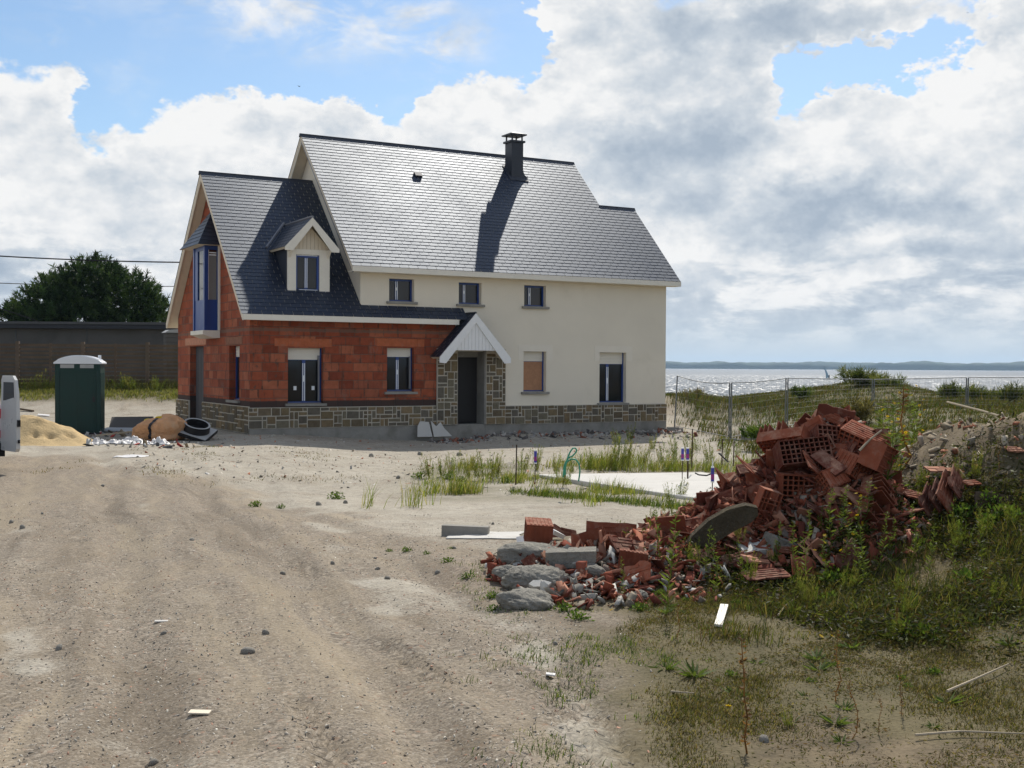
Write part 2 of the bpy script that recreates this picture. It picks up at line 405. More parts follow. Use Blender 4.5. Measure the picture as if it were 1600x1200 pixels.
MT['slate'] = mat('slate', (0.42, 0.46, 0.60), rough=0.47, spec=0.62, var=0.06, vscale=0.7, attr=True)
[q for q in MT['slate'].node_tree.nodes if q.type == 'BSDF_PRINCIPLED'][0].inputs['Specular Tint'].default_value = (0.62, 0.79, 1.0, 1)
MT['slate_dark'] = mat('dark_slate', (0.035, 0.040, 0.052), rough=0.5, spec=0.4, var=0.2)
MT['blue'] = mat('blue_lacquer', (0.015, 0.052, 0.22), rough=0.35, spec=0.5, var=0.1)
MT['glass'] = mat('dark_window_glass', (0.012, 0.014, 0.017), rough=0.06, spec=0.45, var=0.05)
MT['curtain'] = mat('grey_blind_behind_glass', (0.20, 0.20, 0.19), rough=0.35, spec=0.5, var=0.05)
MT['tape'] = mat('white_tape', (0.78, 0.80, 0.82), rough=0.6, spec=0.3, var=0.03)
MT['stone'] = mat('plinth_stone', (1.25, 1.27, 1.28), rough=0.9, spec=0.2, var=0.3, vscale=9, attr=True, bump=0.7, bscale=22, bdist=0.02, fine=(40, 0.15))
MT['mortar'] = mat('pale_mortar', (0.52, 0.47, 0.385), rough=0.95, spec=0.1, var=0.12, bump=0.4, bscale=40)
MT['concrete'] = mat('grey_concrete', (0.27, 0.255, 0.225), rough=0.92, spec=0.2, var=0.25, vscale=2.2, bump=0.4, bscale=25, fine=(30, 0.12), stain=(1.5, 0.5, 0.7, (0.16, 0.145, 0.12), 0.6))
MT['slabtop'] = mat('pale_concrete_slab', (0.52, 0.50, 0.46), rough=0.9, spec=0.2, var=0.12, vscale=0.8, bump=0.2, bscale=40, fine=(25, 0.06), stain=(0.9, 0.52, 0.72, (0.36, 0.34, 0.30), 0.6))
MT['ply'] = mat('brown_board', (0.40, 0.21, 0.115), rough=0.8, spec=0.2, var=0.25, vscale=3, fine=(18, 0.2))
MT['doorwood'] = mat('dark_door', (0.022, 0.019, 0.018), rough=0.6, spec=0.35, var=0.2)
MT['greydoor'] = mat('grey_sheet_door', (0.075, 0.075, 0.08), rough=0.65, spec=0.35, var=0.25, vscale=2, fine=(14, 0.2))
MT['brick'] = brick_mat()
MT['clay'] = plain_brick('fired_clay', (0.225, 0.066, 0.035))
MT['clay_dark'] = plain_brick('dark_fired_clay', (0.125, 0.040, 0.026))
MT['clay_pale'] = plain_brick('pale_fired_clay', (0.40, 0.19, 0.12))
MT['lintel'] = plain_brick('orange_lintel_clay', (0.52, 0.150, 0.066))
MT['frag'] = mat('clay_fragments', (1, 1, 1), rough=0.92, spec=0.15, var=0.25, vscale=9, attr=True, bump=0.4, bscale=50, bdist=0.005)
MT['steel'] = mat('galvanised_steel', (0.17, 0.175, 0.175), rough=0.5, spec=0.5, var=0.15, metal=0.6)
MT['blackplastic'] = mat('black_plastic', (0.012, 0.012, 0.014), rough=0.5, spec=0.4, var=0.2)
MT['greyplastic'] = mat('grey_rim_plastic', (0.36, 0.36, 0.35), rough=0.6, spec=0.3, var=0.2)
MT['leaf'] = leaf_mat('leaf', 0.45)
MT['grass'] = leaf_mat('grass_blade', 0.5, var=0.25, vscale=0.8)
MT['needle'] = leaf_mat('pine_needle', 0.22, var=0.3, vscale=0.5)
MT['bark'] = mat('bark', (0.09, 0.065, 0.045), rough=0.95, spec=0.1, var=0.3, bump=0.8, bscale=12)
MT['deadwood'] = mat('weathered_wood', (0.42, 0.35, 0.25), rough=0.9, spec=0.15, var=0.25, vscale=6)
MT['pebble'] = mat('pebbles', (1, 1, 1), rough=0.9, spec=0.2, var=0.2, vscale=15, attr=True)
MT['rock'] = mat('grey_stone', (0.27, 0.25, 0.215), rough=0.92, spec=0.2, var=0.3, vscale=7, bump=0.6, bscale=25)
MT['lump'] = mat('rough_concrete_lump', (0.26, 0.245, 0.21), rough=0.95, spec=0.15, var=0.3, vscale=4, bump=1.0, bscale=16, bdist=0.05, fine=(45, 0.22))
MT['sand'] = mat('yellow_sand', (0.50, 0.37, 0.20), rough=0.97, spec=0.1, var=0.18, vscale=1.6, bump=0.7, bscale=14, bdist=0.05, fine=(30, 0.1))

# ------------------------------------------------------------------ terrain
def vnoise(x, y, seed=0):
    xi = np.floor(x).astype(np.int64); yi = np.floor(y).astype(np.int64); fx = x - xi; fy = y - yi
    def h(a, b):
        n = (a * 374761393 + b * 668265263 + seed * 974634221) & 0x7fffffff
        n = ((n ^ (n >> 13)) * 1274126177) & 0x7fffffff
        n = (n ^ (n >> 16)) & 0x7fffffff
        return n / 0x7fffffff
    sx = fx * fx * (3 - 2 * fx); sy = fy * fy * (3 - 2 * fy)
    a = h(xi, yi) * (1 - sx) + h(xi + 1, yi) * sx; b = h(xi, yi + 1) * (1 - sx) + h(xi + 1, yi + 1) * sx
    return a * (1 - sy) + b * sy


def fbm(x, y, oct=4, seed=0, gain=0.5):
    t = 0; a = 1; s = 0
    for i in range(oct):
        t = t + a * vnoise(x * 2 ** i + 17.3 * i, y * 2 ** i - 9.1 * i, seed + i); s += a; a *= gain
    return t / s - 0.5


def S(t): t = np.clip(t, 0, 1); return t * t * (3 - 2 * t)


def tread(x, y):
    """tyre lug marks pressed into the damp sand"""
    t = 0
    for (a, b) in (((870, 1040), (985, 1190)), ((840, 1060), (930, 1199)), ((468, 1100), (520, 1199)), ((600, 1010), (700, 1075)), ((450, 870), (500, 905))):
        p, q = onz(*a)[:2], onz(*b)[:2]; d = q - p; L = np.hypot(*d); d = d / L; s = (x - p[0]) * d[0] + (y - p[1]) * d[1]; o = -(x - p[0]) * d[1] + (y - p[1]) * d[0]
        m = S((s + .2) / .3) * S((L + .2 - s) / .3) * np.exp(-(o / .10) ** 4); t = t - m * (.018 + .014 * np.sign(np.sin(s * 70 + np.abs(o) * 40)))
    return t


def heap(u, w):
    g = lambda cu, cw, su, sw: np.exp(-((u - cu) / su) ** 2 - ((w - cw) / sw) ** 2)
    # a long ridge rising from the low end at the left to the top at the right
    a = np.clip((u - 1.35) / 1.75, 0, 1); ridge = (0.16 + 0.96 * a) * S((u - 0.9) / .5) * S((4.15 - u) / .75) * np.exp(-(np.abs(w - 12.0 - .25 * a) / (.62 + .38 * a)) ** 2)
    return ridge + .12 * g(3.2, 12.3, .5, .6) + .24 * g(0.7, 11.4, 0.75, 0.7) + .12 * g(1.5, 10.9, .6, .5)


def mound(u, w):
    du = np.minimum(u - 5.3, 0) + 0.25 * np.maximum(u - 5.6, 0)
    dw = w - 12.9; sw = np.where(dw < 0, 1.7, 2.4)
    return 0.93 * np.exp(-(np.abs(du) / 1.35) ** 2.2 - (np.abs(dw) / sw) ** 2.2)


def land(x, y, detail=True):
    x = np.asarray(x, float); y = np.asarray(y, float)
    u = x * RT[0] + y * RT[1]; w = x * FW[0] + y * FW[1]
    z = -0.32 * S((u + 7.5) / 5) * S((w - 12) / 11)
    z = z + 0.9 * S((w - 44.5) / 8) * S((-u - 6) / 4)
    dn = fbm(x * 0.12, y * 0.12, 4, 3)
    right = S((u - 3.5) / 3.0)
    z = z + 0.78 * S((u - 7.5) / 6) * S((w - 19) / 16)
    crest = np.interp(u, [5, 7.5, 9, 10.8, 12.3, 13.8, 15.2, 16.6, 17.6, 18.6, 20, 22, 24, 27, 32], [.5, .78, .68, .50, .62, .86, 1.08, 1.30, 1.22, .95, .75, .68, .80, .92, .9])
    kk = right * np.exp(-(np.abs(w - 55) / 8.5) ** 2.5); z = z * (1 - kk) + (crest + .35 * dn) * kk
    z = z + right * 0.5 * fbm(x * 0.35, y * 0.35, 3, 9) * S((w - 30) / 12) * S((50 - w) / 4)
    z = z + .55 * S((u - 2.4) / 3.4) * S((w - 7.2) / 2.6) * S((15.5 - w) / 2) * (1 + .8 * fbm(x * .8, y * .8, 3, 23))
    z = z + mound(u, w) * (1 + 0.42 * fbm(x * 0.9, y * 0.9, 4, 21) + .30 * fbm(x * 3.1, y * 3.1, 3, 22)) + heap(u, w)
    coast = S((w - 64) / 26) * S((u + 9 - 0) / 6) + S((w - 140) / 120) * S((u + 400) / 200)
    z = z * (1 - S(coast)) - 3.4 * np.clip(coast, 0, 1)
    if detail:
        near = np.exp(-(np.hypot(x, y) / 60) ** 2)
        rough = 0.035 + 0.11 * S((u - 3.6) / 1.5) * np.exp(-((w - 12.5) / 3) ** 2) + 0.10 * S((u - 6) / 4) * S((w - 25) / 10)
        z = z + near * rough * 2 * fbm(x * 1.3, y * 1.3, 4, 31)
        z = z + 0.05 * fbm(x * 0.3, y * 0.3, 2, 5) * near
        # spoil thrown along the foot of the front wall
        dwl = np.exp(-((y - 32.4) / 0.9) ** 2) * S((x - 15.5) / 3) * S((27 - x) / 2)
        z = z + dwl * (0.16 + 0.30 * fbm(x * 1.6, y * 1.6, 4, 44))
        z = z + tread(x, y) * near
        # wheel ruts in the track, running towards the house
        pa_, pb_ = onz(520, 1199)[:2], onz(250, 735)[:2]; tv = (pb_ - pa_) / np.hypot(*(pb_ - pa_)); al = (x - pa_[0]) * tv[0] + (y - pa_[1]) * tv[1]
        ac = (x - pa_[0]) * tv[1] - (y - pa_[1]) * tv[0] + .5 * fbm(x * .22, y * .22, 2, 66)
        on = S((al + 2) / 2) * S((26 - al) / 6) * S((w - 3) / 2)
        for c0, dp, hw in ((-.95, .05, .17), (.55, .045, .17), (-2.3, .03, .2), (1.7, .03, .2), (-.2, -.02, .3)):
            z = z - on * dp * (1 + fbm(x * 1.1, y * 1.1, 3, 67)) * (np.exp(-((ac - c0) / hw) ** 2) - .45 * np.exp(-((ac - c0 - hw * 1.9) / (hw * .6)) ** 2) - .45 * np.exp(-((ac - c0 + hw * 1.9) / (hw * .6)) ** 2))
    return z


def H1(x, y): return float(land(np.array([x]), np.array([y]))[0])


def G(px, py, wmax=120.0):
    """where the line of sight through a photograph pixel meets the ground"""
    d = ray(px, py); ws = np.geomspace(3.0, wmax, 900); t = ws / (d[:2] @ FW)
    pts = CAM + t[:, None] * d; hh = land(pts[:, 0], pts[:, 1]); below = np.where(pts[:, 2] < hh)[0]
    i = below[0] if len(below) else len(ws) - 1
    p = pts[i]; return np.array([p[0], p[1], H1(p[0], p[1])])


def masks(x, y):
    """(pale sand, dark soil, crushed brick, green) 0..1"""
    u = x * RT[0] + y * RT[1]; w = x * FW[0] + y * FW[1]
    n1 = fbm(x * 0.45, y * 0.45, 5, 60); n2 = fbm(x * 1.7, y * 1.7, 4, 61); s = u / np.maximum(w, 1)
    edge = 0.045 + 0.035 * S((9 - w) / 4) - 0.05 * S((w - 9.6) / 1.5)
    right = S((s - edge + 0.10 * n1 + 0.07 * n2) / 0.10) * S((14.5 + 3 * S((u - 3.4) / .8) - w + 2 * n1) / 1.5)
    soil = np.clip(right, 0, 1)
    # pale sandy ground: house forecourt, plus the wheel tracks and gravel bands of the drive
    pale = S((w - 13.0 + 5 * n1 + 6 * np.clip(s + 0.12, -0.3, 0.1) * 5) / 6) * (0.75 + 0.8 * n2)
    pale = pale * S((52 - w) / 5)
    wob = 0.35 * fbm(x * .6, y * .6, 3, 64)
    def band(pts, hw):
        q = [onz(a, b)[:2] for a, b in pts]; d = np.full(np.shape(x), 9.0)
        for (a, b) in zip(q[:-1], q[1:]):
            ab = b - a; t = np.clip(((x - a[0]) * ab[0] + (y - a[1]) * ab[1]) / (ab @ ab), 0, 1); d = np.minimum(d, np.hypot(x - a[0] - t * ab[0], y - a[1] - t * ab[1]))
        return np.exp(-((d + wob * hw * 1.6) / hw) ** 2)
    lt = band([(470, 715), (490, 790), (560, 900), (690, 1010), (860, 1120), (990, 1215)], .34) + band([(40, 800), (30, 940), (50, 1040), (190, 1140), (330, 1215)], .30) + .9 * band([(0, 990), (70, 1120), (110, 1215)], .28) + .8 * band([(620, 900), (760, 960), (860, 1040), (960, 1215)], .22)
    lt = lt + .7 * band([(200, 715), (230, 800), (330, 960), (420, 1120), (450, 1215)], .16) + .6 * band([(820, 980), (900, 1060), (985, 1150)], .25) + .5 * band([(150, 760), (60, 775), (-200, 780)], 1.2)
    drk = band([(300, 740), (330, 850), (480, 1000), (640, 1110), (760, 1215)], .42) + band([(170, 760), (150, 860), (200, 980), (330, 1090), (560, 1215)], .38) + band([(450, 870), (520, 910)], .3) + .7 * band([(60, 860), (110, 1000), (150, 1200)], .3)
    pale = np.clip(np.maximum(pale * (1 - .6 * np.clip(drk, 0, 1)), lt * (.20 + 1.7 * n2 + .6 * n1) * (1 - .35 * np.clip(drk, 0, 1))), 0, 1)
    pale = np.where(w < 40, pale, pale * .8)
    pale = pale * (1 - soil)
    hp = np.clip(heap(u, w) * 4.0, 0, 1) * (0.8 + n2)
    green = S((u - 6.0) / 2.5) * S((w - 17 + 8 * n1) / 4) * S((n1 + 0.38 + 0.3 * S((w - 42) / 8)) / 0.25) * (1 - .95 * np.exp(-((u - 8.8) / 2.2) ** 2 - ((w - 42.5) / 4.2) ** 2)) + S((-u - 5) / 3) * S((w - 48) / 2) * (1.0 + n1)
    green = green + soil * S((n1 + 0.10 + 0.5 * n2) / 0.2) * 0.62
    green = green + 0.6 * S((u + 3) / 2) * S((w - 19.0 + 2 * n2) / 2) * S((30 - w) / 3) * S((n1 + 0.12) / 0.2)
    return pale, soil, np.clip(hp, 0, 1), np.clip(green, 0, 1)


def ground_material():
    m = bpy.data.materials.new('sandy_gravel_ground'); m.use_nodes = True; k = NT(m.node_tree); k.n.clear()
    out = k.new('ShaderNodeOutputMaterial'); p = k.new('ShaderNodeBsdfPrincipled'); k.l.new(p.outputs[0], out.inputs[0])
    oc = k.new('ShaderNodeTexCoord').outputs['Object']
    a = k.new('ShaderNodeAttribute'); a.attribute_name = 'Mask'
    sep = k.new('ShaderNodeSeparateColor'); k.l.new(a.outputs['Color'], sep.inputs[0])
    pale, soil, hp = sep.outputs; green = a.outputs['Alpha']
    v1 = k.new('ShaderNodeTexVoronoi', feature='F1'); k.put(v1.inputs['Vector'], oc); v1.inputs['Scale'].default_value = 34
    v2 = k.new('ShaderNodeTexVoronoi', feature='F1'); k.put(v2.inputs['Vector'], oc); v2.inputs['Scale'].default_value = 95
    peb = k.ramp(k.xyz(v1.outputs['Color'])[0], [(0.0, (0.12, 0.108, 0.095)), (0.4, (0.21, 0.187, 0.157)), (0.72, (0.28, 0.25, 0.208)), (0.93, (0.38, 0.355, 0.315)), (1.0, (0.27, 0.17, 0.12))])
    peb2 = k.ramp(k.xyz(v2.outputs['Color'])[1], [(0.0, (0.135, 0.12, 0.10)), (0.5, (0.24, 0.212, 0.175)), (1.0, (0.36, 0.33, 0.285))])
    big = k.noise(oc, 0.55, 6, 0.65); mid = k.noise(oc, 3.3, 6, 0.65); fin = k.noise(oc, 40, 4, 0.7)
    grav = k.mix(k.smooth(mid, 0.35, 0.65), peb, peb2)
    sandc = k.mix(k.smooth(big, 0.3, 0.7), (0.31, 0.265, 0.20), (0.235, 0.20, 0.15))
    c = k.mix(k.m('MULTIPLY', k.smooth(k.noise(oc, 1.1, 6, 0.7, 0.3), 0.45, 0.68), 0.5), grav, sandc)
    ta = onz(520, 1199)[:2]; tb = onz(250, 735)[:2]; tv = (tb - ta) / np.linalg.norm(tb - ta)
    al = k.v('DOT_PRODUCT', oc, (tv[0], tv[1], 0), out=1); ac = k.v('DOT_PRODUCT', oc, (tv[1], -tv[0], 0), out=1)
    ac = k.m('ADD', ac, k.m('MULTIPLY', k.noise(oc, .25, 2, .5), 1.6))
    st1 = k.noise(k.comb(k.m('MULTIPLY', al, .16), k.m('MULTIPLY', ac, 1.5), 0), 1.0, 6, .62, .3); st2 = k.noise(k.comb(k.m('MULTIPLY', al, .35), k.m('MULTIPLY', ac, 6.0), 3), 1.0, 4, .6)
    c = k.mix(k.m('MULTIPLY', k.smooth(st1, .50, .66), .75), c, (0.33, 0.29, 0.225)); c = k.mix(k.m('MULTIPLY', k.smooth(st1, .46, .36), .55), c, (0.15, 0.128, 0.10)); c = k.v('SCALE', c, k.m('MULTIPLY_ADD', k.m('SUBTRACT', st2, .5), .55, 1.0))
    c = k.mix(1.0, c, (0.88, 0.82, 0.74), 'MULTIPLY'); spk = k.smooth(k.noise(oc, 55, 2, .6), .56, .70); c = k.mix(k.m('MULTIPLY', spk, .4), c, (0.40, 0.36, 0.31)); spd = k.smooth(k.noise(k.v('ADD', oc, (7, 3, 1)), 42, 2, .6), .58, .70); c = k.mix(k.m('MULTIPLY', spd, .5), c, (0.10, 0.088, 0.075))
    palec = k.mix(k.smooth(mid, 0.35, 0.7), (0.40, 0.365, 0.30), (0.305, 0.275, 0.22))
    palec = k.mix(k.m('MULTIPLY', k.smooth(k.noise(oc, 9, 4, 0.7), 0.48, 0.64), 0.6), palec, peb)
    c = k.mix(k.m('MULTIPLY', k.smooth(k.m('ADD', pale, k.m('ADD', k.m('MULTIPLY', k.m('SUBTRACT', mid, 0.5), 0.9), k.m('MULTIPLY', k.m('SUBTRACT', fin, 0.5), 0.8))), 0.25, 0.78), 0.88), c, palec)
    soilc = k.mix(k.smooth(mid, 0.3, 0.7), (0.165, 0.127, 0.078), (0.085, 0.066, 0.041))
    soilc = k.mix(k.m('MULTIPLY', k.smooth(big, 0.5, 0.7), 0.7), soilc, (0.22, 0.172, 0.11))
    c = k.mix(k.m('MULTIPLY', soil, 0.92), c, soilc)
    grc = k.mix(k.smooth(k.noise(oc, 1.4, 5, 0.7), 0.35, 0.65), (0.075, 0.075, 0.028), (0.125, 0.11, 0.05))
    c = k.mix(k.m('MULTIPLY', green, 0.8), c, grc)
    c = k.mix(k.m('MULTIPLY', hp, 0.85), c, k.mix(k.smooth(mid, 0.35, 0.65), (0.22, 0.075, 0.04), (0.12, 0.06, 0.04)))
    c = k.v('SCALE', c, k.m('MULTIPLY_ADD', k.m('SUBTRACT', fin, 0.5), 1.0, 1.0))
    c = k.v('SCALE', c, k.m('MULTIPLY_ADD', k.m('SUBTRACT', k.noise(oc, 0.23, 5, 0.65), 0.5), 0.5, 1.0))
    k.l.new(c, p.inputs['Base Color']); p.inputs['Roughness'].default_value = 0.96; p.inputs['Specular IOR Level'].default_value = 0.15
    c = k.mix(1.0, c, (0.87, 0.79, 0.685), 'MULTIPLY')
    tr = None
    for (pa_, pb_, hw_) in (((868, 1040), (990, 1196), .10), ((466, 1100), (522, 1199), .10), ((585, 1000), (705, 1078), .09), ((452, 868), (505, 906), .08), ((835, 1062), (925, 1199), .10)):
        pa_, pb_ = onz(*pa_)[:2], onz(*pb_)[:2]; dd = pb_ - pa_; L_ = float(np.hypot(*dd)); dd = dd / L_
        sv = k.m('SUBTRACT', k.v('DOT_PRODUCT', oc, (dd[0], dd[1], 0), out=1), float(pa_ @ dd)); ov = k.m('ABSOLUTE', k.m('SUBTRACT', k.v('DOT_PRODUCT', oc, (-dd[1], dd[0], 0), out=1), float(-pa_[0] * dd[1] + pa_[1] * dd[0])))
        win = k.m('MULTIPLY', k.m('MULTIPLY', k.smooth(sv, -.1, .3), k.smooth(sv, L_ + .1, L_ - .3)), k.smooth(ov, hw_ + .02, hw_ - .02))
        q = k.m('MULTIPLY', win, k.smooth(k.m('SINE', k.m('ADD', k.m('MULTIPLY', sv, 82), k.m('MULTIPLY', ov, 45))), -.2, .3)); tr = q if tr is None else k.m('MAXIMUM', tr, q)
    tr = k.m('MULTIPLY', tr, k.smooth(k.noise(oc, 2.2, 3, .6), .36, .52))
    c = k.mix(k.m('MULTIPLY', tr, .35), c, (0.12, 0.098, 0.07))
    h = k.m('ADD', k.m('MULTIPLY', tr, -1.3), k.m('MULTIPLY', k.m('SUBTRACT', 0.5, v1.outputs['Distance']), 0.5))
    h = k.m('ADD', h, k.m('ADD', k.m('MULTIPLY', fin, 0.35), k.m('MULTIPLY', mid, 0.9)))
    b = k.new('ShaderNodeBump'); b.inputs['Strength'].default_value = 0.5; b.inputs['Distance'].default_value = 0.022
    k.l.new(h, b.inputs['Height']); k.l.new(b.outputs[0], p.inputs['Normal'])
    return m


def make_ground():
    a0 = math.atan2(FW[0], FW[1])
    fine = np.radians(np.linspace(-33, 33, 430)); coarse = np.radians(np.linspace(33, 327, 92))[1:-1]
    ang = np.concatenate([fine, coarse]) + a0
    rad = np.concatenate([np.geomspace(2.5, 110, 430), np.geomspace(112, 6200, 40)])
    A, R_ = np.meshgrid(ang, rad, indexing='ij'); x = R_ * np.sin(A); y = R_ * np.cos(A)
    z = land(x.ravel(), y.ravel()).reshape(x.shape)
    na, nr = x.shape
    V = np.stack([x, y, z], -1).reshape(-1, 3); V = np.concatenate([V, [[0, 0, H1(0, 0)]]])
    i = np.arange(na)[:, None]; j = np.arange(nr - 1)[None, :]; i2 = (i + 1) % na
    F = np.stack(np.broadcast_arrays(i * nr + j, i * nr + j + 1, i2 * nr + j + 1, i2 * nr + j), -1).reshape(-1, 4)
    o = npmesh('ground', V, F, ground_material(), smooth=True)
    me = o.data
    bm = bmesh.new(); bm.from_mesh(me); bm.verts.ensure_lookup_table(); c = bm.verts[len(V) - 1]
    for q in range(na):
        bm.faces.new((bm.verts[q * nr], bm.verts[((q + 1) % na) * nr], c))
    for f_ in bm.faces: f_.smooth = True
    bmesh.ops.recalc_face_normals(bm, faces=bm.faces)
    bm.to_mesh(me); bm.free()
    if me.polygons[0].normal.z < 0: me.flip_normals()
    V = np.empty(len(me.vertices) * 3, np.float32); me.vertices.foreach_get('co', V); V = V.reshape(-1, 3).astype(float)
    mk = np.stack(masks(V[:, 0], V[:, 1]), 1)
    at = me.attributes.new('Mask', 'FLOAT_COLOR', 'POINT'); at.data.foreach_set('color', mk.astype(np.float32).ravel())
    tag(o, kind='structure')


make_ground()


def make_sea():
    m = bpy.data.materials.new('sea_water'); m.use_nodes = True; k = NT(m.node_tree); k.n.clear()
    out = k.new('ShaderNodeOutputMaterial'); p = k.new('ShaderNodeBsdfPrincipled'); k.l.new(p.outputs[0], out.inputs[0])
    p.inputs['Base Color'].default_value = (0.045, 0.06, 0.075, 1); p.inputs['IOR'].default_value = 1.33; p.inputs['Specular IOR Level'].default_value = 0.36
    oc = k.new('ShaderNodeTexCoord').outputs['Object']
    dist = k.v('DOT_PRODUCT', oc, (FW[0], FW[1], 0), out=1); lat = k.v('DOT_PRODUCT', oc, (RT[0], RT[1], 0), out=1)
    # gusts: ruffled water near the beach and again towards the far shore, smoother between
    gust = k.m('ADD', k.m('MULTIPLY', k.m('SUBTRACT', k.noise(k.v('MULTIPLY', oc, (.004, .004, 1)), 1.0, 4, .6), .5), .7), k.m('MAXIMUM', k.smooth(dist, 1000, 380), k.smooth(dist, 2600, 4300)))
    gust = k.m('MULTIPLY', gust, 1.0, clamp=True)
    # choppy wavelets as small facets with random slopes: those that face half way to the sun glitter
    def facet(sx_, sy_, off):
        wn = k.new('ShaderNodeTexWhiteNoise', noise_dimensions='2D')
        wv = k.noise(k.comb(k.m('MULTIPLY', lat, .3), k.m('MULTIPLY', dist, .1), off), 1.0, 2, .5)
        k.put(wn.inputs['Vector'], k.comb(k.m('FLOOR', k.m('ADD', k.m('MULTIPLY', lat, sx_), k.m('MULTIPLY', wv, 3.0))), k.m('FLOOR', k.m('ADD', k.m('MULTIPLY', dist, sy_), k.m('MULTIPLY', wv, 2.0))), 0)); return k.xyz(wn.outputs['Color'])
    fa = facet(2.4, .55, 0.0)
    amp = k.m('MULTIPLY_ADD', gust, 0.85, 0.30)
    sx = k.m('MULTIPLY', k.m('SUBTRACT', fa[0], .5), amp); sy = k.m('MULTIPLY', k.m('SUBTRACT', fa[1], .5), amp)
    nrm = k.v('ADD', k.v('ADD', k.v('SCALE', (RT[0], RT[1], 0), sx), k.v('SCALE', (FW[0], FW[1], 0), sy)), (0, 0, 1))
    k.l.new(k.v('NORMALIZE', nrm), p.inputs['Normal']); p.inputs['Roughness'].default_value = 0.36
    c = uw(2900, 3000); mb = MB(); n = 8
    for i in range(n):
        for j in range(n):
            q = lambda a, b_: (-6400 + 12800 * a / n, -6400 + 12800 * b_ / n, -2.0)
            mb.face([q(i, j), q(i + 1, j), q(i + 1, j + 1), q(i, j + 1)])
    tag(mb.build('sea', m), kind='structure')


make_sea()


def make_far_shore():
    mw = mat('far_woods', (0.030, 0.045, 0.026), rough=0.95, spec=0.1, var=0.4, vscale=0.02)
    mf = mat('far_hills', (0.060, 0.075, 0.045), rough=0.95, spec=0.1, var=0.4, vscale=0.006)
    a0 = math.atan2(FW[0], FW[1])
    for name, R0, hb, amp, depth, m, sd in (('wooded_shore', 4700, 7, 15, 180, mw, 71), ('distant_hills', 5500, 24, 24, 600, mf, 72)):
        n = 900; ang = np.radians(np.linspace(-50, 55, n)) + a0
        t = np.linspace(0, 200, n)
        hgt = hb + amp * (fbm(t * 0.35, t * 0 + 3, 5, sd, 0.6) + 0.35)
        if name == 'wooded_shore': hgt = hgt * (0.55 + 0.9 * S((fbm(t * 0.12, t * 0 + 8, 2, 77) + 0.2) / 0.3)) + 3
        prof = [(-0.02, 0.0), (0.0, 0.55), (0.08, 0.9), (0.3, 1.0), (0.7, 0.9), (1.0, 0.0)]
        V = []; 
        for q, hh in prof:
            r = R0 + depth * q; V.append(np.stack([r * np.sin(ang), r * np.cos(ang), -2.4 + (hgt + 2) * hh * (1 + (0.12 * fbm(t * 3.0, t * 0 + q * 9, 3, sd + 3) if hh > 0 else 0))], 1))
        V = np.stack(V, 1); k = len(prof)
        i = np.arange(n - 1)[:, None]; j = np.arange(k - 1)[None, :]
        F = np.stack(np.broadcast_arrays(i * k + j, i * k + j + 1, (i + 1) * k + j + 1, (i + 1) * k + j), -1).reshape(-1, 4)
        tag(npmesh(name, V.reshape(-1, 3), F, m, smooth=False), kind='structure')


make_far_shore()

# ------------------------------------------------------------------ the house
YF, YB = 33.45, 41.95            # front / back wall planes
XW, XM, XR = 10.09, 13.49, 24.90  # wing gable wall, main left gable wall, right wall
YE, YR = 33.05, 37.70            # eave edge, ridge
ZW, ZM = 3.46, 4.98              # eave edge heights: wing, main
zw = lambda y: ZW + (min(y, 2 * YR - y) - YE)
zm = lambda y: ZM + (min(y, 2 * YR - y) - YE)
house = thing('house', 'unfinished house of red clay block and cream render under steep slate roofs', 'house', (XM, YF, 0))


def wall_grid(mb, to3d, rects, holes, depth, inward, top=None, extra=()):
    """front faces of a wall made of rectangles (a0,a1,b0,b1) with rectangular holes, plus the reveals of the holes"""
    A = sorted(set([q for r in rects + holes for q in r[:2]] + list(extra))); B = sorted(set([q for r in rects + holes for q in r[2:4]]))
    def inside(r, a, b): return r[0] <= a <= r[1] and r[2] <= b <= r[3]
    for i in range(len(A) - 1):
        for j in range(len(B) - 1):
            a = (A[i] + A[i + 1]) / 2; b = (B[j] + B[j + 1]) / 2
            if any(inside(r, a, b) for r in rects) and not any(inside(h, a, b) for h in holes):
                q = [(A[i], B[j]), (A[i + 1], B[j]), (A[i + 1], B[j + 1]), (A[i], B[j + 1])]
                mb.face([to3d(*p, 0) for p in q], uv=q)
        if top is not None:
            b0 = B[-1]; q = [(A[i], b0), (A[i + 1], b0), (A[i + 1], max(top(A[i + 1]), b0)), (A[i], max(top(A[i]), b0))]
            mb.face([to3d(*p, 0) for p in q], uv=q)
    for h in holes:
        a0, a1, b0, b1 = h
        for (p, q) in (((a0, b0), (a0, b1)), ((a1, b0), (a1, b1)), ((a0, b0), (a1, b0)), ((a0, b1), (a1, b1))):
            du = (0, depth) if p[0] == q[0] else (0, 0)
            mb.face([to3d(*p, 0), to3d(*q, 0), to3d(*q, depth), to3d(*p, depth)],
                    uv=[p, q, (q[0] + depth, q[1]), (p[0] + depth, p[1])] if p[0] == q[0] else [p, q, (q[0], q[1] + depth), (p[0], p[1] + depth)])


front = lambda a, b, d: (a, YF + d, b)
WIN = dict(w1=(11.23, 12.32, 0.88, 2.52), w2=(14.37, 15.28, 1.21, 2.56), u1=(14.43, 15.27, 3.98, 4.68), u2=(16.81, 17.62, 3.97, 4.66),
           u3=(19.19, 20.02, 3.97, 4.66), g1=(19.18, 20.04, 1.18, 2.50), g2=(22.14, 23.23, 0.79, 2.50))
PX0, PX1, DX0, DX1 = 16.04, 18.47, 16.74, 17.76   # porch piers and the recess between them
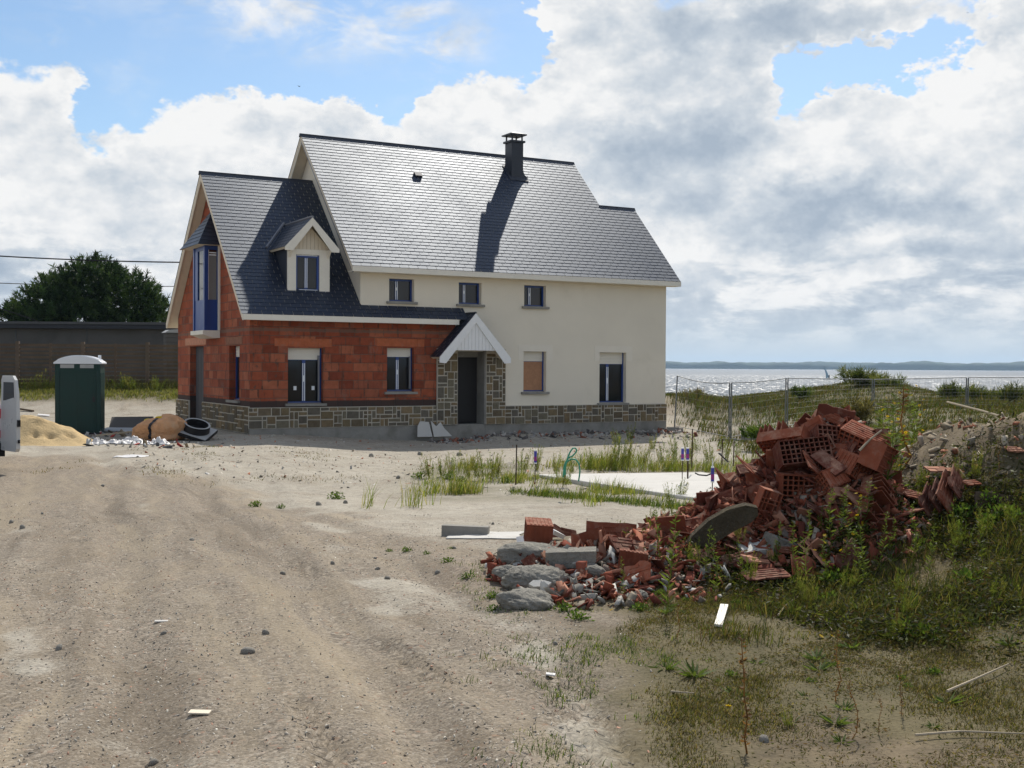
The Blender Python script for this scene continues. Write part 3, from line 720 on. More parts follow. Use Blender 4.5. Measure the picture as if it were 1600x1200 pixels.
# brick of the wing: front and gable
mb = MB()
wall_grid(mb, front, [(XW, PX0, 0.74, 3.42), (PX0, 16.70, 2.42, 3.42)], [WIN['w1'], WIN['w2']], 0.24, None)
mb.build('brick_front_wall', MT['brick'], house)
mb = MB()
side = lambda a, b, d: (XW + d, a, b)
GD, GW = (38.53, 40.28, 0.0, 2.62), (34.48, 35.56, 0.95, 2.58)
wall_grid(mb, side, [(YF, YB, 0.0, 3.4)], [GD, GW], 0.30, None, top=lambda y: zw(y) - 0.2, extra=(YR,))
mb.build('brick_gable_wall', MT['brick'], house)
# render of the main body
mb = MB()
wall_grid(mb, front, [(PX0, 16.70, 0.74, 2.42), (16.70, XR, 0.74, 4.86), (XM, 16.70, 3.42, 4.86)], [WIN[q] for q in ('u1', 'u2', 'u3', 'g1', 'g2')] + [(DX0, DX1, 0.10, 2.48)], 0.24, None)
lg = lambda a, b, d: (XM, a, b)
wall_grid(mb, lg, [(YF, YB, 3.3, 4.9)], [], 0.1, None, top=lambda y: zm(y) - 0.2, extra=(YR,))
# right side walls and back
zx = lambda y: min(ZM + (y - YE), ZM + (2 * 35.88 - y - YE))
rg = lambda a, b, d: (XR, a, b)
wall_grid(mb, rg, [(YF, 38.3, -0.4, 4.9)], [], 0.1, None, top=lambda y: zx(y) - 0.2, extra=(35.88,))
rg2 = lambda a, b, d: (23.4, a, b)
wall_grid(mb, rg2, [(YF, YB, -0.4, 4.9)], [], 0.1, None, top=lambda y: zm(y) - 0.2, extra=(YR, 35.88))
mb.face([(23.4, 38.3, -.4), (XR, 38.3, -.4), (XR, 38.3, 4.9), (23.4, 38.3, 4.9)])
mb.face([(XM, YB, -.4), (23.4, YB, -.4), (23.4, YB, 4.9), (XM, YB, 4.9)])
mb.face([(XW, YB, -.2), (XM, YB, -.2), (XM, YB, 3.4), (XW, YB, 3.4)])
mb.build('render_wall', MT['cream'], house)
# smooth pale bands round two ground floor windows
for q in ('g1', 'g2'):
    a0, a1, b0, b1 = WIN[q]; mb = MB()
    mb.box(a0 - 0.2, a1 + 0.25, YF - 0.006, YF + 0.01, b1 + 0.002, b1 + 0.22); mb.box(a0 - 0.2, a0 - 0.002, YF - 0.006, YF + 0.01, b1 - 0.28, b1); mb.box(a1 + 0.002, a1 + 0.25, YF - 0.006, YF + 0.01, b1 - 0.28, b1)
    mb.build('lintel_band', MT['trimband'], house)
# plinth slab and stone facing
mb = MB()
mb.box(XW - 0.02, DX0, YF - 0.04, YF + 0.6, -0.6, 0.16); mb.box(DX1, XR + 0.02, YF - 0.04, YF + 0.6, -0.9, 0.14); mb.box(DX0 + .001, DX1 - .001, YF - 0.03, YF + 0.9, -0.6, 0.17)
mb.box(XW - 0.03, XW + 0.5, YF + 0.61, 38.5, -0.6, 0.14)
mb.box(XR - 0.4, XR + 0.018, YF + 0.601, 38.3, -0.9, 0.13)
mb.build('concrete_plinth', MT['concrete'], house)


def stones(mb, to3d, a0, a1, b0, b1, holes=(), cell=0.125, proud=0.022, seed=1, backing=True):
    r = random.Random(seed); na = max(1, round((a1 - a0) / cell)); nb = max(1, round((b1 - b0) / cell)); ca = (a1 - a0) / na; cb = (b1 - b0) / nb
    occ = [[False] * nb for _ in range(na)]
    for i in range(na):
        for j in range(nb):
            a, b = a0 + (i + .5) * ca, b0 + (j + .5) * cb
            if any(h[0] < a < h[1] and h[2] < b < h[3] for h in holes): occ[i][j] = True
    for j in range(nb):
        for i in range(na):
            if occ[i][j]: continue
            opts = [(2, 1), (3, 2), (2, 2), (1, 2), (3, 1), (2, 3), (1, 1), (2, 1), (1, 2), (3, 2), (2, 2)]; r.shuffle(opts)
            for (w, h) in opts + [(1, 1)]:
                if i + w <= na and j + h <= nb and all(not occ[i + p][j + q] for p in range(w) for q in range(h)): break
            for p in range(w):
                for q in range(h): occ[i + p][j + q] = True
            g = 0.016
            A0, A1, B0, B1 = a0 + i * ca + g, a0 + (i + w) * ca - g, b0 + j * cb + g, b0 + (j + h) * cb - g
            t = r.random(); base = [(0.150, 0.112, 0.062), (0.115, 0.088, 0.055), (0.135, 0.115, 0.078), (0.175, 0.125, 0.07), (0.105, 0.09, 0.068)][int(t * 5)]
            v = 0.85 + 0.35 * r.random(); col = [c * v for c in base]
            j4 = lambda: (r.random() - .5) * 0.012
            c4 = [(A0 + j4(), B0 + j4()), (A1 + j4(), B0 + j4()), (A1 + j4(), B1 + j4()), (A0 + j4(), B1 + j4())]
            pr = proud * (0.7 + 0.6 * r.random()); ch = 0.008
            cen = ((A0 + A1) / 2, (B0 + B1) / 2)
            inn = [(p[0] + ch * (1 if p[0] < cen[0] else -1), p[1] + ch * (1 if p[1] < cen[1] else -1)) for p in c4]
            mb.face([to3d(*p, -pr) for p in inn], col, mi=0)
            for q in range(4):
                q2 = (q + 1) % 4
                mb.face([to3d(*c4[q], 0), to3d(*c4[q2], 0), to3d(*inn[q2], -pr), to3d(*inn[q], -pr)], col, mi=0)


def mortar_bed(mb, to3d, a0, a1, b0, b1, d0, d1):
    c = [to3d(a0, b0, d1), to3d(a1, b0, d1), to3d(a1, b0, d0), to3d(a0, b0, d0), to3d(a0, b1, d1), to3d(a1, b1, d1), to3d(a1, b1, d0), to3d(a0, b1, d0)]
    mb.hull8(c, mi=1)


mb = MB()
st = lambda a, b, d: (a, YF - 0.05 + d, b)
stones(mb, st, XW - 0.05, PX0, 0.16, 0.77, seed=3, cell=.135); mortar_bed(mb, st, XW - 0.05, PX0 - .001, 0.161, 0.772, 0, 0.05)
stones(mb, st, PX1, XR + 0.02, 0.14, 0.74, seed=5); mortar_bed(mb, st, PX1 + .001, XR + 0.02, 0.141, 0.743, 0, 0.05)
sg = lambda a, b, d: (XW - 0.05 + d, a, b)
stones(mb, sg, YF - 0.05, GD[0], 0.02, 0.80, seed=7); mortar_bed(mb, sg, YF + 0.001, GD[0], 0.021, 0.803, 0.001, 0.05)
stones(mb, sg, GD[1], YB + .05, 0.02, 0.80, seed=8); mortar_bed(mb, sg, GD[1], YB + .05, 0.021, 0.803, 0.001, 0.05)
mb.build('stone_plinth', [MT['stone'], MT['mortar']], house)
mb = MB()
pz = lambda a, b, d: (a, YF - 0.09 + d, b)
stones(mb, pz, PX0, DX0, 0.17, 2.42, seed=11, cell=0.12); mortar_bed(mb, pz, PX0 - .002, DX0, 0.171, 2.56, 0, 0.088)
stones(mb, pz, DX1, PX1, 0.15, 2.42, seed=12, cell=0.12); mortar_bed(mb, pz, DX1, PX1 + .002, 0.151, 2.56, 0, 0.088)
mb.build('porch_pier', [MT['stone'], MT['mortar']], house)
# porch recess: pale reveals, lintel, dark door
mb = MB()
mb.box(DX1 - 0.06, DX1 + 0.1, YF - 0.085, YF + 0.55, 0.16, 2.5); mb.box(DX0 - 0.1, DX0 + 0.01, YF - 0.085, YF + 0.55, 0.16, 2.5); mb.box(DX0 + 0.012, DX1 - 0.062, YF + 0.35, YF + 0.56, 2.30, 2.52)
mb.build('door_surround', MT['concrete'], house)
mb = MB(); mb.box(DX0 + 0.013, DX1 - 0.062, YF + 0.44, YF + 0.5, 0.19, 2.295)
for zz in (0.35, 1.0, 1.65): mb.box(DX0 + 0.15, DX1 - 0.20, YF + 0.425, YF + 0.441, zz, zz + 0.5)
fd = mb.build('front_door', MT['doorwood'], house)
mb = MB(); mb.tube([(DX0 + 0.10, YF + 0.40, 1.18), (DX0 + 0.22, YF + 0.40, 1.18)], 0.012, 6); mb.tube([(DX0 + 0.10, YF + 0.44, 1.18), (DX0 + 0.10, YF + 0.40, 1.18)], 0.012, 6); mb.build('handle', MT['steel'], fd)
# interior darkness: floor slabs and inner linings are simply closed walls behind the openings
mb = MB(); mb.box(XW + 0.32, 23.3, YF + 0.62, YB - 0.1, 0.0, 0.05); mb.box(XW + 0.32, 23.3, YF + 0.62, YB - 0.1, 2.75, 2.95); mb.build('floor_slab', MT['concrete'], house)


def window(a0, a1, b0, b1, shutter=0.0, tape=True, board=False, sill=True, sill_over=0.09, face=front, rec=0.17, leaves=2, tape_pos=0.5, seam=None):
    fr = MB(); w = 0.055; d0, d1 = rec, rec + 0.07
    def bx(m, p0, p1, q0, q1, e0, e1):
        c = [face(p0, q0, e0), face(p1, q0, e0), face(p1, q0, e1), face(p0, q0, e1), face(p0, q1, e0), face(p1, q1, e0), face(p1, q1, e1), face(p0, q1, e1)]
        m.hull8(c)
    bt = b1 - shutter
    bx(fr, a0 + .003, a0 + w, b0, b1 - .003, d0, d1); bx(fr, a1 - w, a1 - .003, b0, b1 - .003, d0, d1)
    bx(fr, a0 + w, a1 - w, b0, b0 + w, d0, d1); bx(fr, a0 + w, a1 - w, bt - (0.0 if shutter else w), bt + (0.012 if shutter else -0.003), d0 + .005, d1)
    mid = a0 + (a1 - a0) * tape_pos
    if not board: bx(fr, mid - 0.05, mid + 0.05, b0 + w, bt, d0 + 0.012, d1)
    wo = fr.build('window', MT['blue'], house)
    if board:
        m = MB(); bx(m, a0 + w, a1 - w, b0 + w, bt, d0 + 0.01, d0 + 0.03); m.build('board', MT['ply'], wo)
    else:
        for (p, q) in ((a0 + w, mid - 0.05), (mid + 0.05, a1 - w)):
            m = MB(); bx(m, p, q, b0 + w, bt, d0 + 0.035, d0 + 0.05); m.build('pane', MT['glass'], wo)
    if shutter:
        m = MB(); n = max(3, int(shutter / 0.045)); h = (shutter - 0.018) / n
        for i in range(n): bx(m, a0 + w + .002, a1 - w - .002, bt + 0.014 + i * h, bt + 0.014 + (i + 0.9) * h, d0 - 0.005 - 0.004 * (i % 2), d0 + 0.05)
        m.build('roller_shutter', MT['paint'], wo)
    if tape:
        m = MB(); hgt = bt - b0 - 2 * w; z0 = b0 + w
        for s_ in (-0.042, 0.014):
            bx(m, mid + s_, mid + s_ + 0.024, z0 + 0.02 * hgt, z0 + 0.97 * hgt, d0 - 0.002, d0 + 0.014)
        bx(m, mid - 0.017, mid + 0.013, z0 + 0.50 * hgt, z0 + 0.66 * hgt, d0 - 0.001, d0 + 0.013)
        m.build('tape_strip', MT['tape'], wo)
    if sill:
        m = MB(); bx(m, a0 - sill_over, a1 + sill_over, b0 - 0.075, b0 - 0.002, -0.085, rec + 0.05); m.build('sill', MT['concrete'], wo)
        m = MB(); bx(m, a0 + .01, a1 - .01, b0 + .001, b0 + 0.022, rec - 0.05, rec + 0.001); m.build('threshold', MT['zinc'], wo)
    return wo


w_ = window(*WIN['w1'], shutter=0.36)
for xx in (11.47, 12.03):
    m = MB(); m.box(xx, xx + 0.09, YF + 0.196, YF + 0.204, 1.27, 1.39); m.build('paper_sticker', MT['tape'], w_)
m = MB(); m.box(12.19, 12.235, YF + 0.09, YF + 0.15, 0.95, 2.3); m.build('guide_rail', MT['zinc'], w_)
w_ = window(*WIN['w2'], shutter=0.29, tape_pos=0.46)
m = MB(); m.box(15.16, 15.2, YF + 0.09, YF + 0.15, 1.3, 2.3); m.build('guide_rail', MT['zinc'], w_)
window(*WIN['u1'], tape_pos=0.38); window(*WIN['u2'], tape_pos=0.34); window(*WIN['u3'], tape_pos=0.36)
window(*WIN['g1'], shutter=0.33, board=True, tape=False); window(*WIN['g2'], shutter=0.40, tape_pos=0.40)
# lintels of brighter clay over the brick wing's openings
for (a0, a1, b0) in ((10.82, 12.62, 2.56), (14.02, 15.62, 2.60)):
    x = a0
    mb = MB()
    while x < a1 - 0.05:
        wd = min(random.choice((0.36, 0.42, 0.5)), a1 - x); mb.box(x + .004, x + wd - .004, YF - 0.012, YF + 0.1, b0, b0 + 0.23); x += wd
    mb.build('lintel', MT['lintel'], house)
mb = MB(); mb.box(XW - 0.012, XW + 0.1, 38.2, 40.9, 2.66, 2.90); mb.build('lintel', MT['clay_pale'], house)
mb = MB(); mb.box(XW - 0.012, XW + 0.1, 34.2, 35.9, 2.62, 2.84); mb.build('lintel', MT['clay_pale'], house)
# gable openings
mb = MB(); mb.box(XW + 0.2, XW + 0.25, GD[0] + .002, GD[1] - .002, 0.0, 2.615)
for i in range(9): mb.box(XW + 0.185, XW + 0.201, GD[0] + 0.03 + i * 0.19, GD[0] + 0.17 + i * 0.19, 0.03, 2.58)
mb.build('garage_door', MT['greydoor'], house)
w_ = window(GW[0], GW[1], GW[2], GW[3], shutter=0.34, tape=False, face=side, rec=0.2)

# --- roofs
SL = math.sqrt(0.5)


def slates(mb, to3d, smax, arange, seed, expo=0.160, wd=0.31):
    """courses of slates; to3d(along, up_the_slope, out)"""
    r = random.Random(seed); n = int(smax / expo)
    expo = smax / n
    for i in range(n):
        s0 = i * expo
        for (a0, a1) in arange(s0 + expo * 0.5):
            x = a0 - (wd / 2 if i % 2 else 0) - (0.05 * (r.random()))
            while x < a1 - 0.01:
                p0, p1 = max(x, a0), min(x + wd, a1); x += wd
                if p1 - p0 < 0.02: continue
                g = 0.006; t = 0.0125; s1 = s0 + expo * 1.25
                v = 0.80 + 0.45 * r.random(); b = r.random() * 0.012; v = 0.9 + .22 * (v - .8); col = (0.050 * v, 0.054 * v + b * .3, 0.064 * v + b)
                ch = 0.018
                low = [(p0 + g, s0 + ch), (p0 + g + ch, s0), (p1 - g - ch, s0), (p1 - g, s0 + ch)] if (p0 > a0 + .01 and p1 < a1 - .01) else [(p0 + g, s0), (p1 - g, s0)]
                tw = (r.random() - .5) * 0.0012
                tp = [to3d(q[0], q[1], t + (tw if q[0] > (p0 + p1) / 2 else -tw)) for q in low]
                up = [to3d(p1 - g, s1, 0.003), to3d(p0 + g, s1, 0.003)]
                mb.face(tp + up, col)
                bt = [to3d(q[0], q[1], t - 0.010) for q in low]
                for k in range(len(low) - 1): mb.face([bt[k], bt[k + 1], tp[k + 1], tp[k]], [c * 0.8 for c in col])


def front_slope(ye, ze):
    return lambda a, s, o: (a, ye + s * SL - o * SL, ze + s * SL + o * SL)


SW = (YR - YE) / SL
# wing roof
XV0 = 9.74
roofw = MB(); fs = front_slope(YE, ZW)
SWALL = (YF - 0.02 - YE) / SL
slates(roofw, fs, SW - 0.03, lambda s: [(XV0 - .02, 16.95)] if s < SWALL else [(XV0, XM + 0.02)], 21)
bs = lambda a, s, o: (a, 2 * YR - YE - s * SL + o * SL, ZW + s * SL + o * SL)
slates(roofw, bs, SW - 0.03, lambda s: [(XV0, XM + 0.02)], 22, expo=0.28, wd=0.6)
wr = roofw.build('wing_roof', MT['slate'], house)


def deck(x0, x1, ze, th=0.17, drop=0.16, parent=None, yback=None, yr=YR, ye=YE, back=True):
    """soffit, fascia and verge boards of a gable roof running along X"""
    zr = ze + (yr - ye)
    off = 0.004
    m = MB()                                           # board under the slates
    m.prism([(x0 + 0.02, ye + 0.01, ze - off), (x0 + 0.02, yr, zr - off), (x0 + 0.02, yr, zr - th), (x0 + 0.02, ye + 0.01, ze - th)], (x1 - x0 - 0.04, 0, 0))
    if back:
        m.prism([(x0 + 0.02, 2 * yr - ye - 0.01, ze - off), (x0 + 0.02, yr + 0.001, zr - off), (x0 + 0.02, yr + 0.001, zr - th), (x0 + 0.02, 2 * yr - ye - 0.01, ze - th)], (x1 - x0 - 0.04, 0, 0))
    m.build('soffit', MT['soffit'], parent)


deck(XV0, XM - 0.01, ZW, parent=wr)
m = MB(); m.box(XM - .005, 16.6, YE + 0.02, YF - 0.005, ZW - 0.15, ZW - 0.02); m.build('soffit', MT['paint'], wr)
m = MB(); m.box(XV0 + 0.02, 16.62, YE - 0.022, YE + 0.008, ZW - 0.165, ZW - 0.004); m.build('fascia', MT['paint'], wr)
for (ya, sgn) in ((YE, 1), (2 * YR - YE, -1)):
    m = MB(); m.prism([(XV0 + 0.03, ya, ZW - 0.006), (XV0 + 0.03, YR, zw(YR) - 0.006), (XV0 + 0.03, YR, zw(YR) - 0.24), (XV0 + 0.03, ya + sgn * 0.06, ZW - 0.18), (XV0 + 0.03, ya, ZW - 0.165)], (0.03, 0, 0))
    m.build('verge_board', MT['paint'], wr)
m = MB()
for sgn in (1, -1): m.prism([(XV0 - 0.03, YR, zw(YR) + 0.05), (XV0 - 0.03, YR - sgn * 0.07, zw(YR) - 0.06), (XV0 - 0.03, YR - sgn * 0.07, zw(YR) - 0.08), (XV0 - 0.03, YR, zw(YR) + 0.02)], (XM - XV0 + 0.02, 0, 0))
m.build('ridge_cap', MT['slate_dark'], wr)

# main roof with the lower ridge at its right end
XA0, XS, XA1, YR2 = 13.06, 23.73, 25.23, 35.88
roofm = MB(); fsm = front_slope(YE, ZM); SSTEP = (YR2 - YE) / SL
slates(roofm, fsm, SW - 0.03, lambda s: [(XA0, XA1)] if s < SSTEP - 0.02 else [(XA0, XS)], 31)
bsm = lambda a, s, o: (a, 2 * YR - YE - s * SL + o * SL, ZM + s * SL + o * SL)
slates(roofm, bsm, SW - 0.03, lambda s: [(XA0, XS)], 32, expo=0.28, wd=0.6)
bse = lambda a, s, o: (a, 2 * YR2 - YE - s * SL + o * SL, ZM + s * SL + o * SL)
slates(roofm, bse, SSTEP - 0.03, lambda s: [(XS, XA1)], 33, expo=0.28, wd=0.6)
mr = roofm.build('main_roof', MT['slate'], house)
deck(XA0, XS, ZM, parent=mr); deck(XS - .01, XA1, ZM, parent=mr, yr=YR2)
m = MB(); m.box(XA0 + 0.02, XA1, YE - 0.022, YE + 0.008, ZM - 0.165, ZM - 0.004); m.build('fascia', MT['paint'], mr)
m = MB(); m.box(XA0 + 0.02, XA1 - .005, YE + 0.012, YF - 0.003, ZM - 0.165, ZM - 0.145); m.build('eave_soffit', MT['paint'], mr)
for (ya, sgn, mt_) in ((YE, 1, 'zinc'), (2 * YR - YE, -1, 'paint')):  # front board in zinc grey: the shade on it put into its colour
    m = MB(); m.prism([(XA0 + 0.03, ya, ZM - 0.006), (XA0 + 0.03, YR, zm(YR) - 0.006), (XA0 + 0.03, YR, zm(YR) - 0.26), (XA0 + 0.03, ya + sgn * 0.06, ZM - 0.20), (XA0 + 0.03, ya, ZM - 0.165)], (0.03, 0, 0))
    m.build('verge_board', MT[mt_], mr)
for (x, yr_, zz) in ((XS, YR, zm(YR)), (XA1, YR2, ZM + YR2 - YE)):
    for sgn in (1, -1):
        ya = yr_ - sgn * (yr_ - YE)
        m = MB(); m.prism([(x - 0.02, ya, ZM - 0.006), (x - 0.02, yr_, zz - 0.006), (x - 0.02, yr_, zz - 0.22), (x - 0.02, ya, ZM - 0.165)], (0.03, 0, 0)); m.build('verge_board', MT['paint'], mr)
for (x0, x1, yr_) in ((XA0, XS, YR), (XS - 0.02, XA1, YR2)):
    zt = ZM + (yr_ - YE); m = MB()
    for sgn in (1, -1): m.prism([(x0 - 0.03, yr_, zt + 0.05), (x0 - 0.03, yr_ - sgn * 0.065, zt - 0.055), (x0 - 0.03, yr_ - sgn * 0.065, zt - 0.075), (x0 - 0.03, yr_, zt + 0.025)], (x1 - x0 + 0.05, 0, 0))
    m.build('ridge_cap', MT['slate_dark'], mr)
m = MB(); a, s_ = 16.78, (36.51 - YE) / SL
c = [fsm(a + dx, s_ + ds, o) for o in (0.01, 0.07) for (dx, ds) in ((-.13, -.1), (.13, -.1), (.13, .1), (-.13, .1))]
m.hull8(c); m.build('roof_vent', MT['slate_dark'], mr)
# chimney: slate clad stack, collar, open cap on posts
cx0, cx1, cy0, cy1 = 20.56, 21.02, 36.78, 37.26
m = MB(); m.box(cx0, cx1, cy0, cy1, 8.3, 9.98)
for i in range(9): m.box(cx0 - 0.004, cx1 + 0.004, cy0 - 0.004, cy1 + 0.004, 8.5 + i * 0.165, 8.5 + i * 0.165 + 0.155)
ch = m.build('chimney', MT['slate_dark'], house)
m = MB(); m.box(cx0 - 0.06, cx1 + 0.06, cy0 - 0.06, cy1 + 0.06, 9.985, 10.05); m.build('collar', MT['slate_dark'], ch)
m = MB()
for (px, py) in ((cx0 + .01, cy0 + .01), (cx1 - .05, cy0 + .01), (cx0 + .01, cy1 - .05), (cx1 - .05, cy1 - .05)): m.box(px, px + 0.045, py, py + 0.045, 10.05, 10.24)
m.build('cap_post', MT['slate_dark'], ch)
m = MB(); m.box(cx0 - 0.10, cx1 + 0.10, cy0 - 0.10, cy1 + 0.10, 10.24, 10.285)
ax, ay = (cx0 + cx1) / 2, (cy0 + cy1) / 2; q = [(cx0 - .09, cy0 - .09), (cx1 + .09, cy0 - .09), (cx1 + .09, cy1 + .09), (cx0 - .09, cy1 + .09)]
for i in range(4): m.face([(*q[i], 10.286), (*q[(i + 1) % 4], 10.286), (ax, ay, 10.40)])
m.build('chimney_cap', MT['slate_dark'], ch)
m = MB()
c = [fsm(aa, ss, oo) for oo in (0.005, 0.03) for (aa, ss) in ((cx0 - .12, (cy0 - .12 - YE) / SL), (cx1 + .16, (cy0 - .12 - YE) / SL), (cx1 + .12, (cy1 - YE) / SL), (cx0 - .12, (cy1 - YE) / SL))]
m.hull8(c); m.prism([(cx1 + 0.004, cy0, 8.72), (cx1 + 0.22, cy0 - .02, 8.735), (cx1 + 0.18, cy0 - .02, 8.77), (cx1 + 0.08, cy0, 8.84), (cx1 + 0.004, cy0, 9.0)], (0, 0.02, 0)); m.build('flashing', MT['slate_dark'], ch)

# dormer on the wing roof
dx0, dx1, dyf, dap, dzap = 11.33, 12.64, 33.8, 11.995, 6.38
dw = MB()
for (x0, x1, z0, z1) in ((dx0, 11.59, 4.2, 5.46), (12.32, dx1, 4.2, 5.46), (11.592, 12.318, 5.30, 5.46)): dw.box(x0, x1, dyf, dyf + 0.06, z0, z1)
dm = dw.build('dormer', MT['paint'], house)
m = MB()
for i in range(11):
    x0 = dx0 + i * (dx1 - dx0) / 11; x1 = x0 + (dx1 - dx0) / 11 - 0.008
    t = lambda x: max(5.462, dzap - 0.20 - abs(x - dap) * 1.07)
    if max(t(x0), t(x1)) > 5.47: m.prism([(x0, dyf + .012, 5.462), (x1, dyf + .012, 5.462), (x1, dyf + .012, t(x1)), (x0, dyf + .012, t(x0))], (0, 0.03, 0))
m.build('gable_boards', MT['soffit'], dm)
for x in (dx0 + .012, dx1 - .07):
    m = MB(); m.prism([(x, dyf + .061, 4.05), (x, dyf + .061, 5.5), (x, 35.4, 5.5), (x, 35.4, 5.45)], (0.058, 0, 0)); m.build('cheek', MT['slate_dark'], dm)
dyv = 33.53; sl = 1.07; wdt = 0.84; hh = math.hypot(1, sl)
m = MB()
for sgn in (-1, 1):
    def dsl(a, s, o, sgn=sgn): return (dap + sgn * (wdt - s / hh) + sgn * o * sl / hh * 0.6, a, dzap - sl * (wdt - s / hh) + o * 0.7)
    slates(m, dsl, wdt * hh - 0.02, lambda s: [(dyv, 36.1)], 40 + sgn, expo=0.15)
m.build('dormer_roof', MT['slate'], dm)
m = MB()
for sgn in (-1, 1):
    pl = [(dap, dyv - .03, dzap), (dap + sgn * wdt, dyv - .03, dzap - sl * wdt), (dap + sgn * wdt, dyv - .03, dzap - sl * wdt - 0.10), (dap + sgn * (wdt - 0.24), dyv - .03, dzap - sl * wdt - 0.10), (dap, dyv - .03, dzap - 0.235)]
    m.prism(pl, (0, 0.035, 0))
m.build('verge_board', MT['paint'], dm)
m = MB()
for sgn in (-1, 1):
    m.prism([(dap, dyv + .01, dzap - .012), (dap + sgn * (wdt - .01), dyv + .01, dzap - sl * wdt), (dap + sgn * (wdt - .06), dyv + .01, dzap - sl * wdt - .05), (dap, dyv + .01, dzap - .09)], (0, 2.4, 0))
m.build('roof_underside', MT['soffit'], dm)
m = MB()
for x in (dx0 + 0.02, dx1 - 0.09): m.prism([(x, dyf - .001, 5.20), (x, dyf - .001, 5.45), (x, dyf - .2, 5.45), (x, dyf - .17, 5.38), (x, dyf - .05, 5.26)], (0.07, 0, 0))
m.build('bracket', MT['paint'], dm)
m = MB()
m.tube([(dap, dyv - .02, dzap + .02), (dap, 36.0, dzap + .02)], 0.045, 6)
pts = [(dap - 0.05, 36.02, 6.46), (dap - 0.88, 35.15, 5.58)]; m.tube(pts, 0.045, 6); m.build('zinc_flashing', MT['zinc'], dm)
m = MB(); a0, a1, b0, b1 = 11.592, 12.318, 4.22, 5.298
for (x0, x1, z0, z1) in ((a0, a0 + .05, b0, b1), (a1 - .07, a1, b0, b1), (a0 + .05, a1 - .07, b0, b0 + .06), (a0 + .05, a1 - .07, b1 - .075, b1 - .03)): m.box(x0, x1, dyf + .05, dyf + .11, z0, z1)
mid = 11.92; m.box(mid - .05, mid + .05, dyf + .06, dyf + .11, b0 + .06, b1 - .075); m.build('window_frame', MT['blue'], dm)
for (x0, x1) in ((a0 + .05, mid - .05), (mid + .05, a1 - .07)):
    m = MB(); m.box(x0, x1, dyf + .08, dyf + .095, b0 + .06, b1 - .075); m.build('pane', MT['glass'], dm)
m = MB()
for s_ in (-.042, .014): m.box(mid + s_, mid + s_ + .024, dyf + .052, dyf + .062, b0 + .1, b1 - .1)
m.box(a0 + .03, a1 - .05, dyf + .045, dyf + .06, b1 - .03, b1 - .006); m.box(a0 + .1, a1 - .05, dyf + .03, dyf + .06, b0 + .012, b0 + .045)
m.build('tape_strip', MT['tape'], dm)

# porch gable roof over the front door
pa, pza, pf, phw = 17.07, 3.66, 32.78, 1.25; psl = 1.10; ph = math.hypot(1, psl)
m = MB()
for sgn in (-1, 1):
    def psf(a, s, o, sgn=sgn): return (pa + sgn * (phw - s / ph) + sgn * o * psl / ph, a, pza - psl * (phw - s / ph) + o / ph)
    slates(m, psf, phw * ph - .02, lambda s: [(pf - .01, YF - .005)], 50 + sgn)
pr = m.build('porch_roof', MT['slate'], house)
m = MB()
for sgn in (-1, 1):
    pl = [(pa, pf - .03, pza - .004), (pa + sgn * phw, pf - .03, pza - psl * phw - .004), (pa + sgn * phw, pf - .03, pza - psl * phw - 0.17), (pa + sgn * (phw - 0.22), pf - .03, pza - psl * phw - 0.19), (pa, pf - .03, pza - 0.30)]
    m.prism(pl, (0, 0.035, 0))
m.build('verge_board', MT['white'], pr)
m = MB(); n = 14; half = 0.86
for i in range(n):
    x0 = pa - half + i * 2 * half / n; x1 = x0 + 2 * half / n - 0.007; t = lambda x: pza - 0.16 - abs(x - pa) * psl
    zb = 2.50
    m.prism([(x0, pf + .012, zb), (x1, pf + .012, zb), (x1, pf + .012, max(t(x1), zb + .02)), (x0, pf + .012, max(t(x0), zb + .02))], (0, 0.03, 0))
m.build('gable_boards', MT['white'], pr)
m = MB()
for sgn in (-1, 1): m.prism([(pa, pf + .045, pza - .015), (pa + sgn * (phw - .02), pf + .045, pza - psl * phw), (pa + sgn * (phw - .1), pf + .045, pza - psl * phw - .05), (pa, pf + .045, pza - .12)], (0, YF - pf - .06, 0))
m.box(pa - half, pa + half, pf + .05, YF - .1, 2.50, 2.53); m.build('roof_underside', MT['soffit'], pr)
m = MB(); m.tube([(pa, pf - .01, pza + .015), (pa, YF - .01, pza + .015)], 0.035, 6); m.build('ridge_cap', MT['slate_dark'], pr)

# blue oriel on the brick gable, with its own little hipped slate roof and sill slab
ox, oy0, oy1, oz0, oz1 = 9.62, 36.66, 38.05, 3.08, 5.70
m = MB()
pw = 0.13
for (x0, x1, y0, y1) in ((ox, ox + .12, oy0, oy0 + pw), (ox, ox + .12, oy1 - pw, oy1), (XW - .07, XW - .002, oy0, oy0 + .1), (XW - .07, XW - .002, oy1 - .1, oy1)): m.box(x0, x1, y0, y1, oz0, oz1)
for z0, z1 in ((oz0, oz0 + 0.95), (oz1 - .12, oz1)):
    m.box(ox + .121, XW - .071, oy0 + .03, oy0 + .08, z0, z1); m.box(ox + .121, XW - .071, oy1 - .08, oy1 - .03, z0, z1); m.box(ox + .03, ox + .08, oy0 + pw + .001, oy1 - pw - .001, z0, z1)
m.box(ox + .02, ox + .09, 37.55, oy1 - pw - .001, oz0 + .951, oz1 - .121)
orl = m.build('oriel_window', MT['blue'], house)
m = MB(); m.box(ox + .15, XW - .09, oy0 + .05, oy0 + .06, oz0 + .951, oz1 - .30); m.build('pane', MT['curtain'], orl)
m = MB(); m.box(ox + .05, ox + .06, oy0 + pw + .01, oy1 - pw - .01, oz0 + .951, oz1 - .121); m.build('pane', MT['glass'], orl)
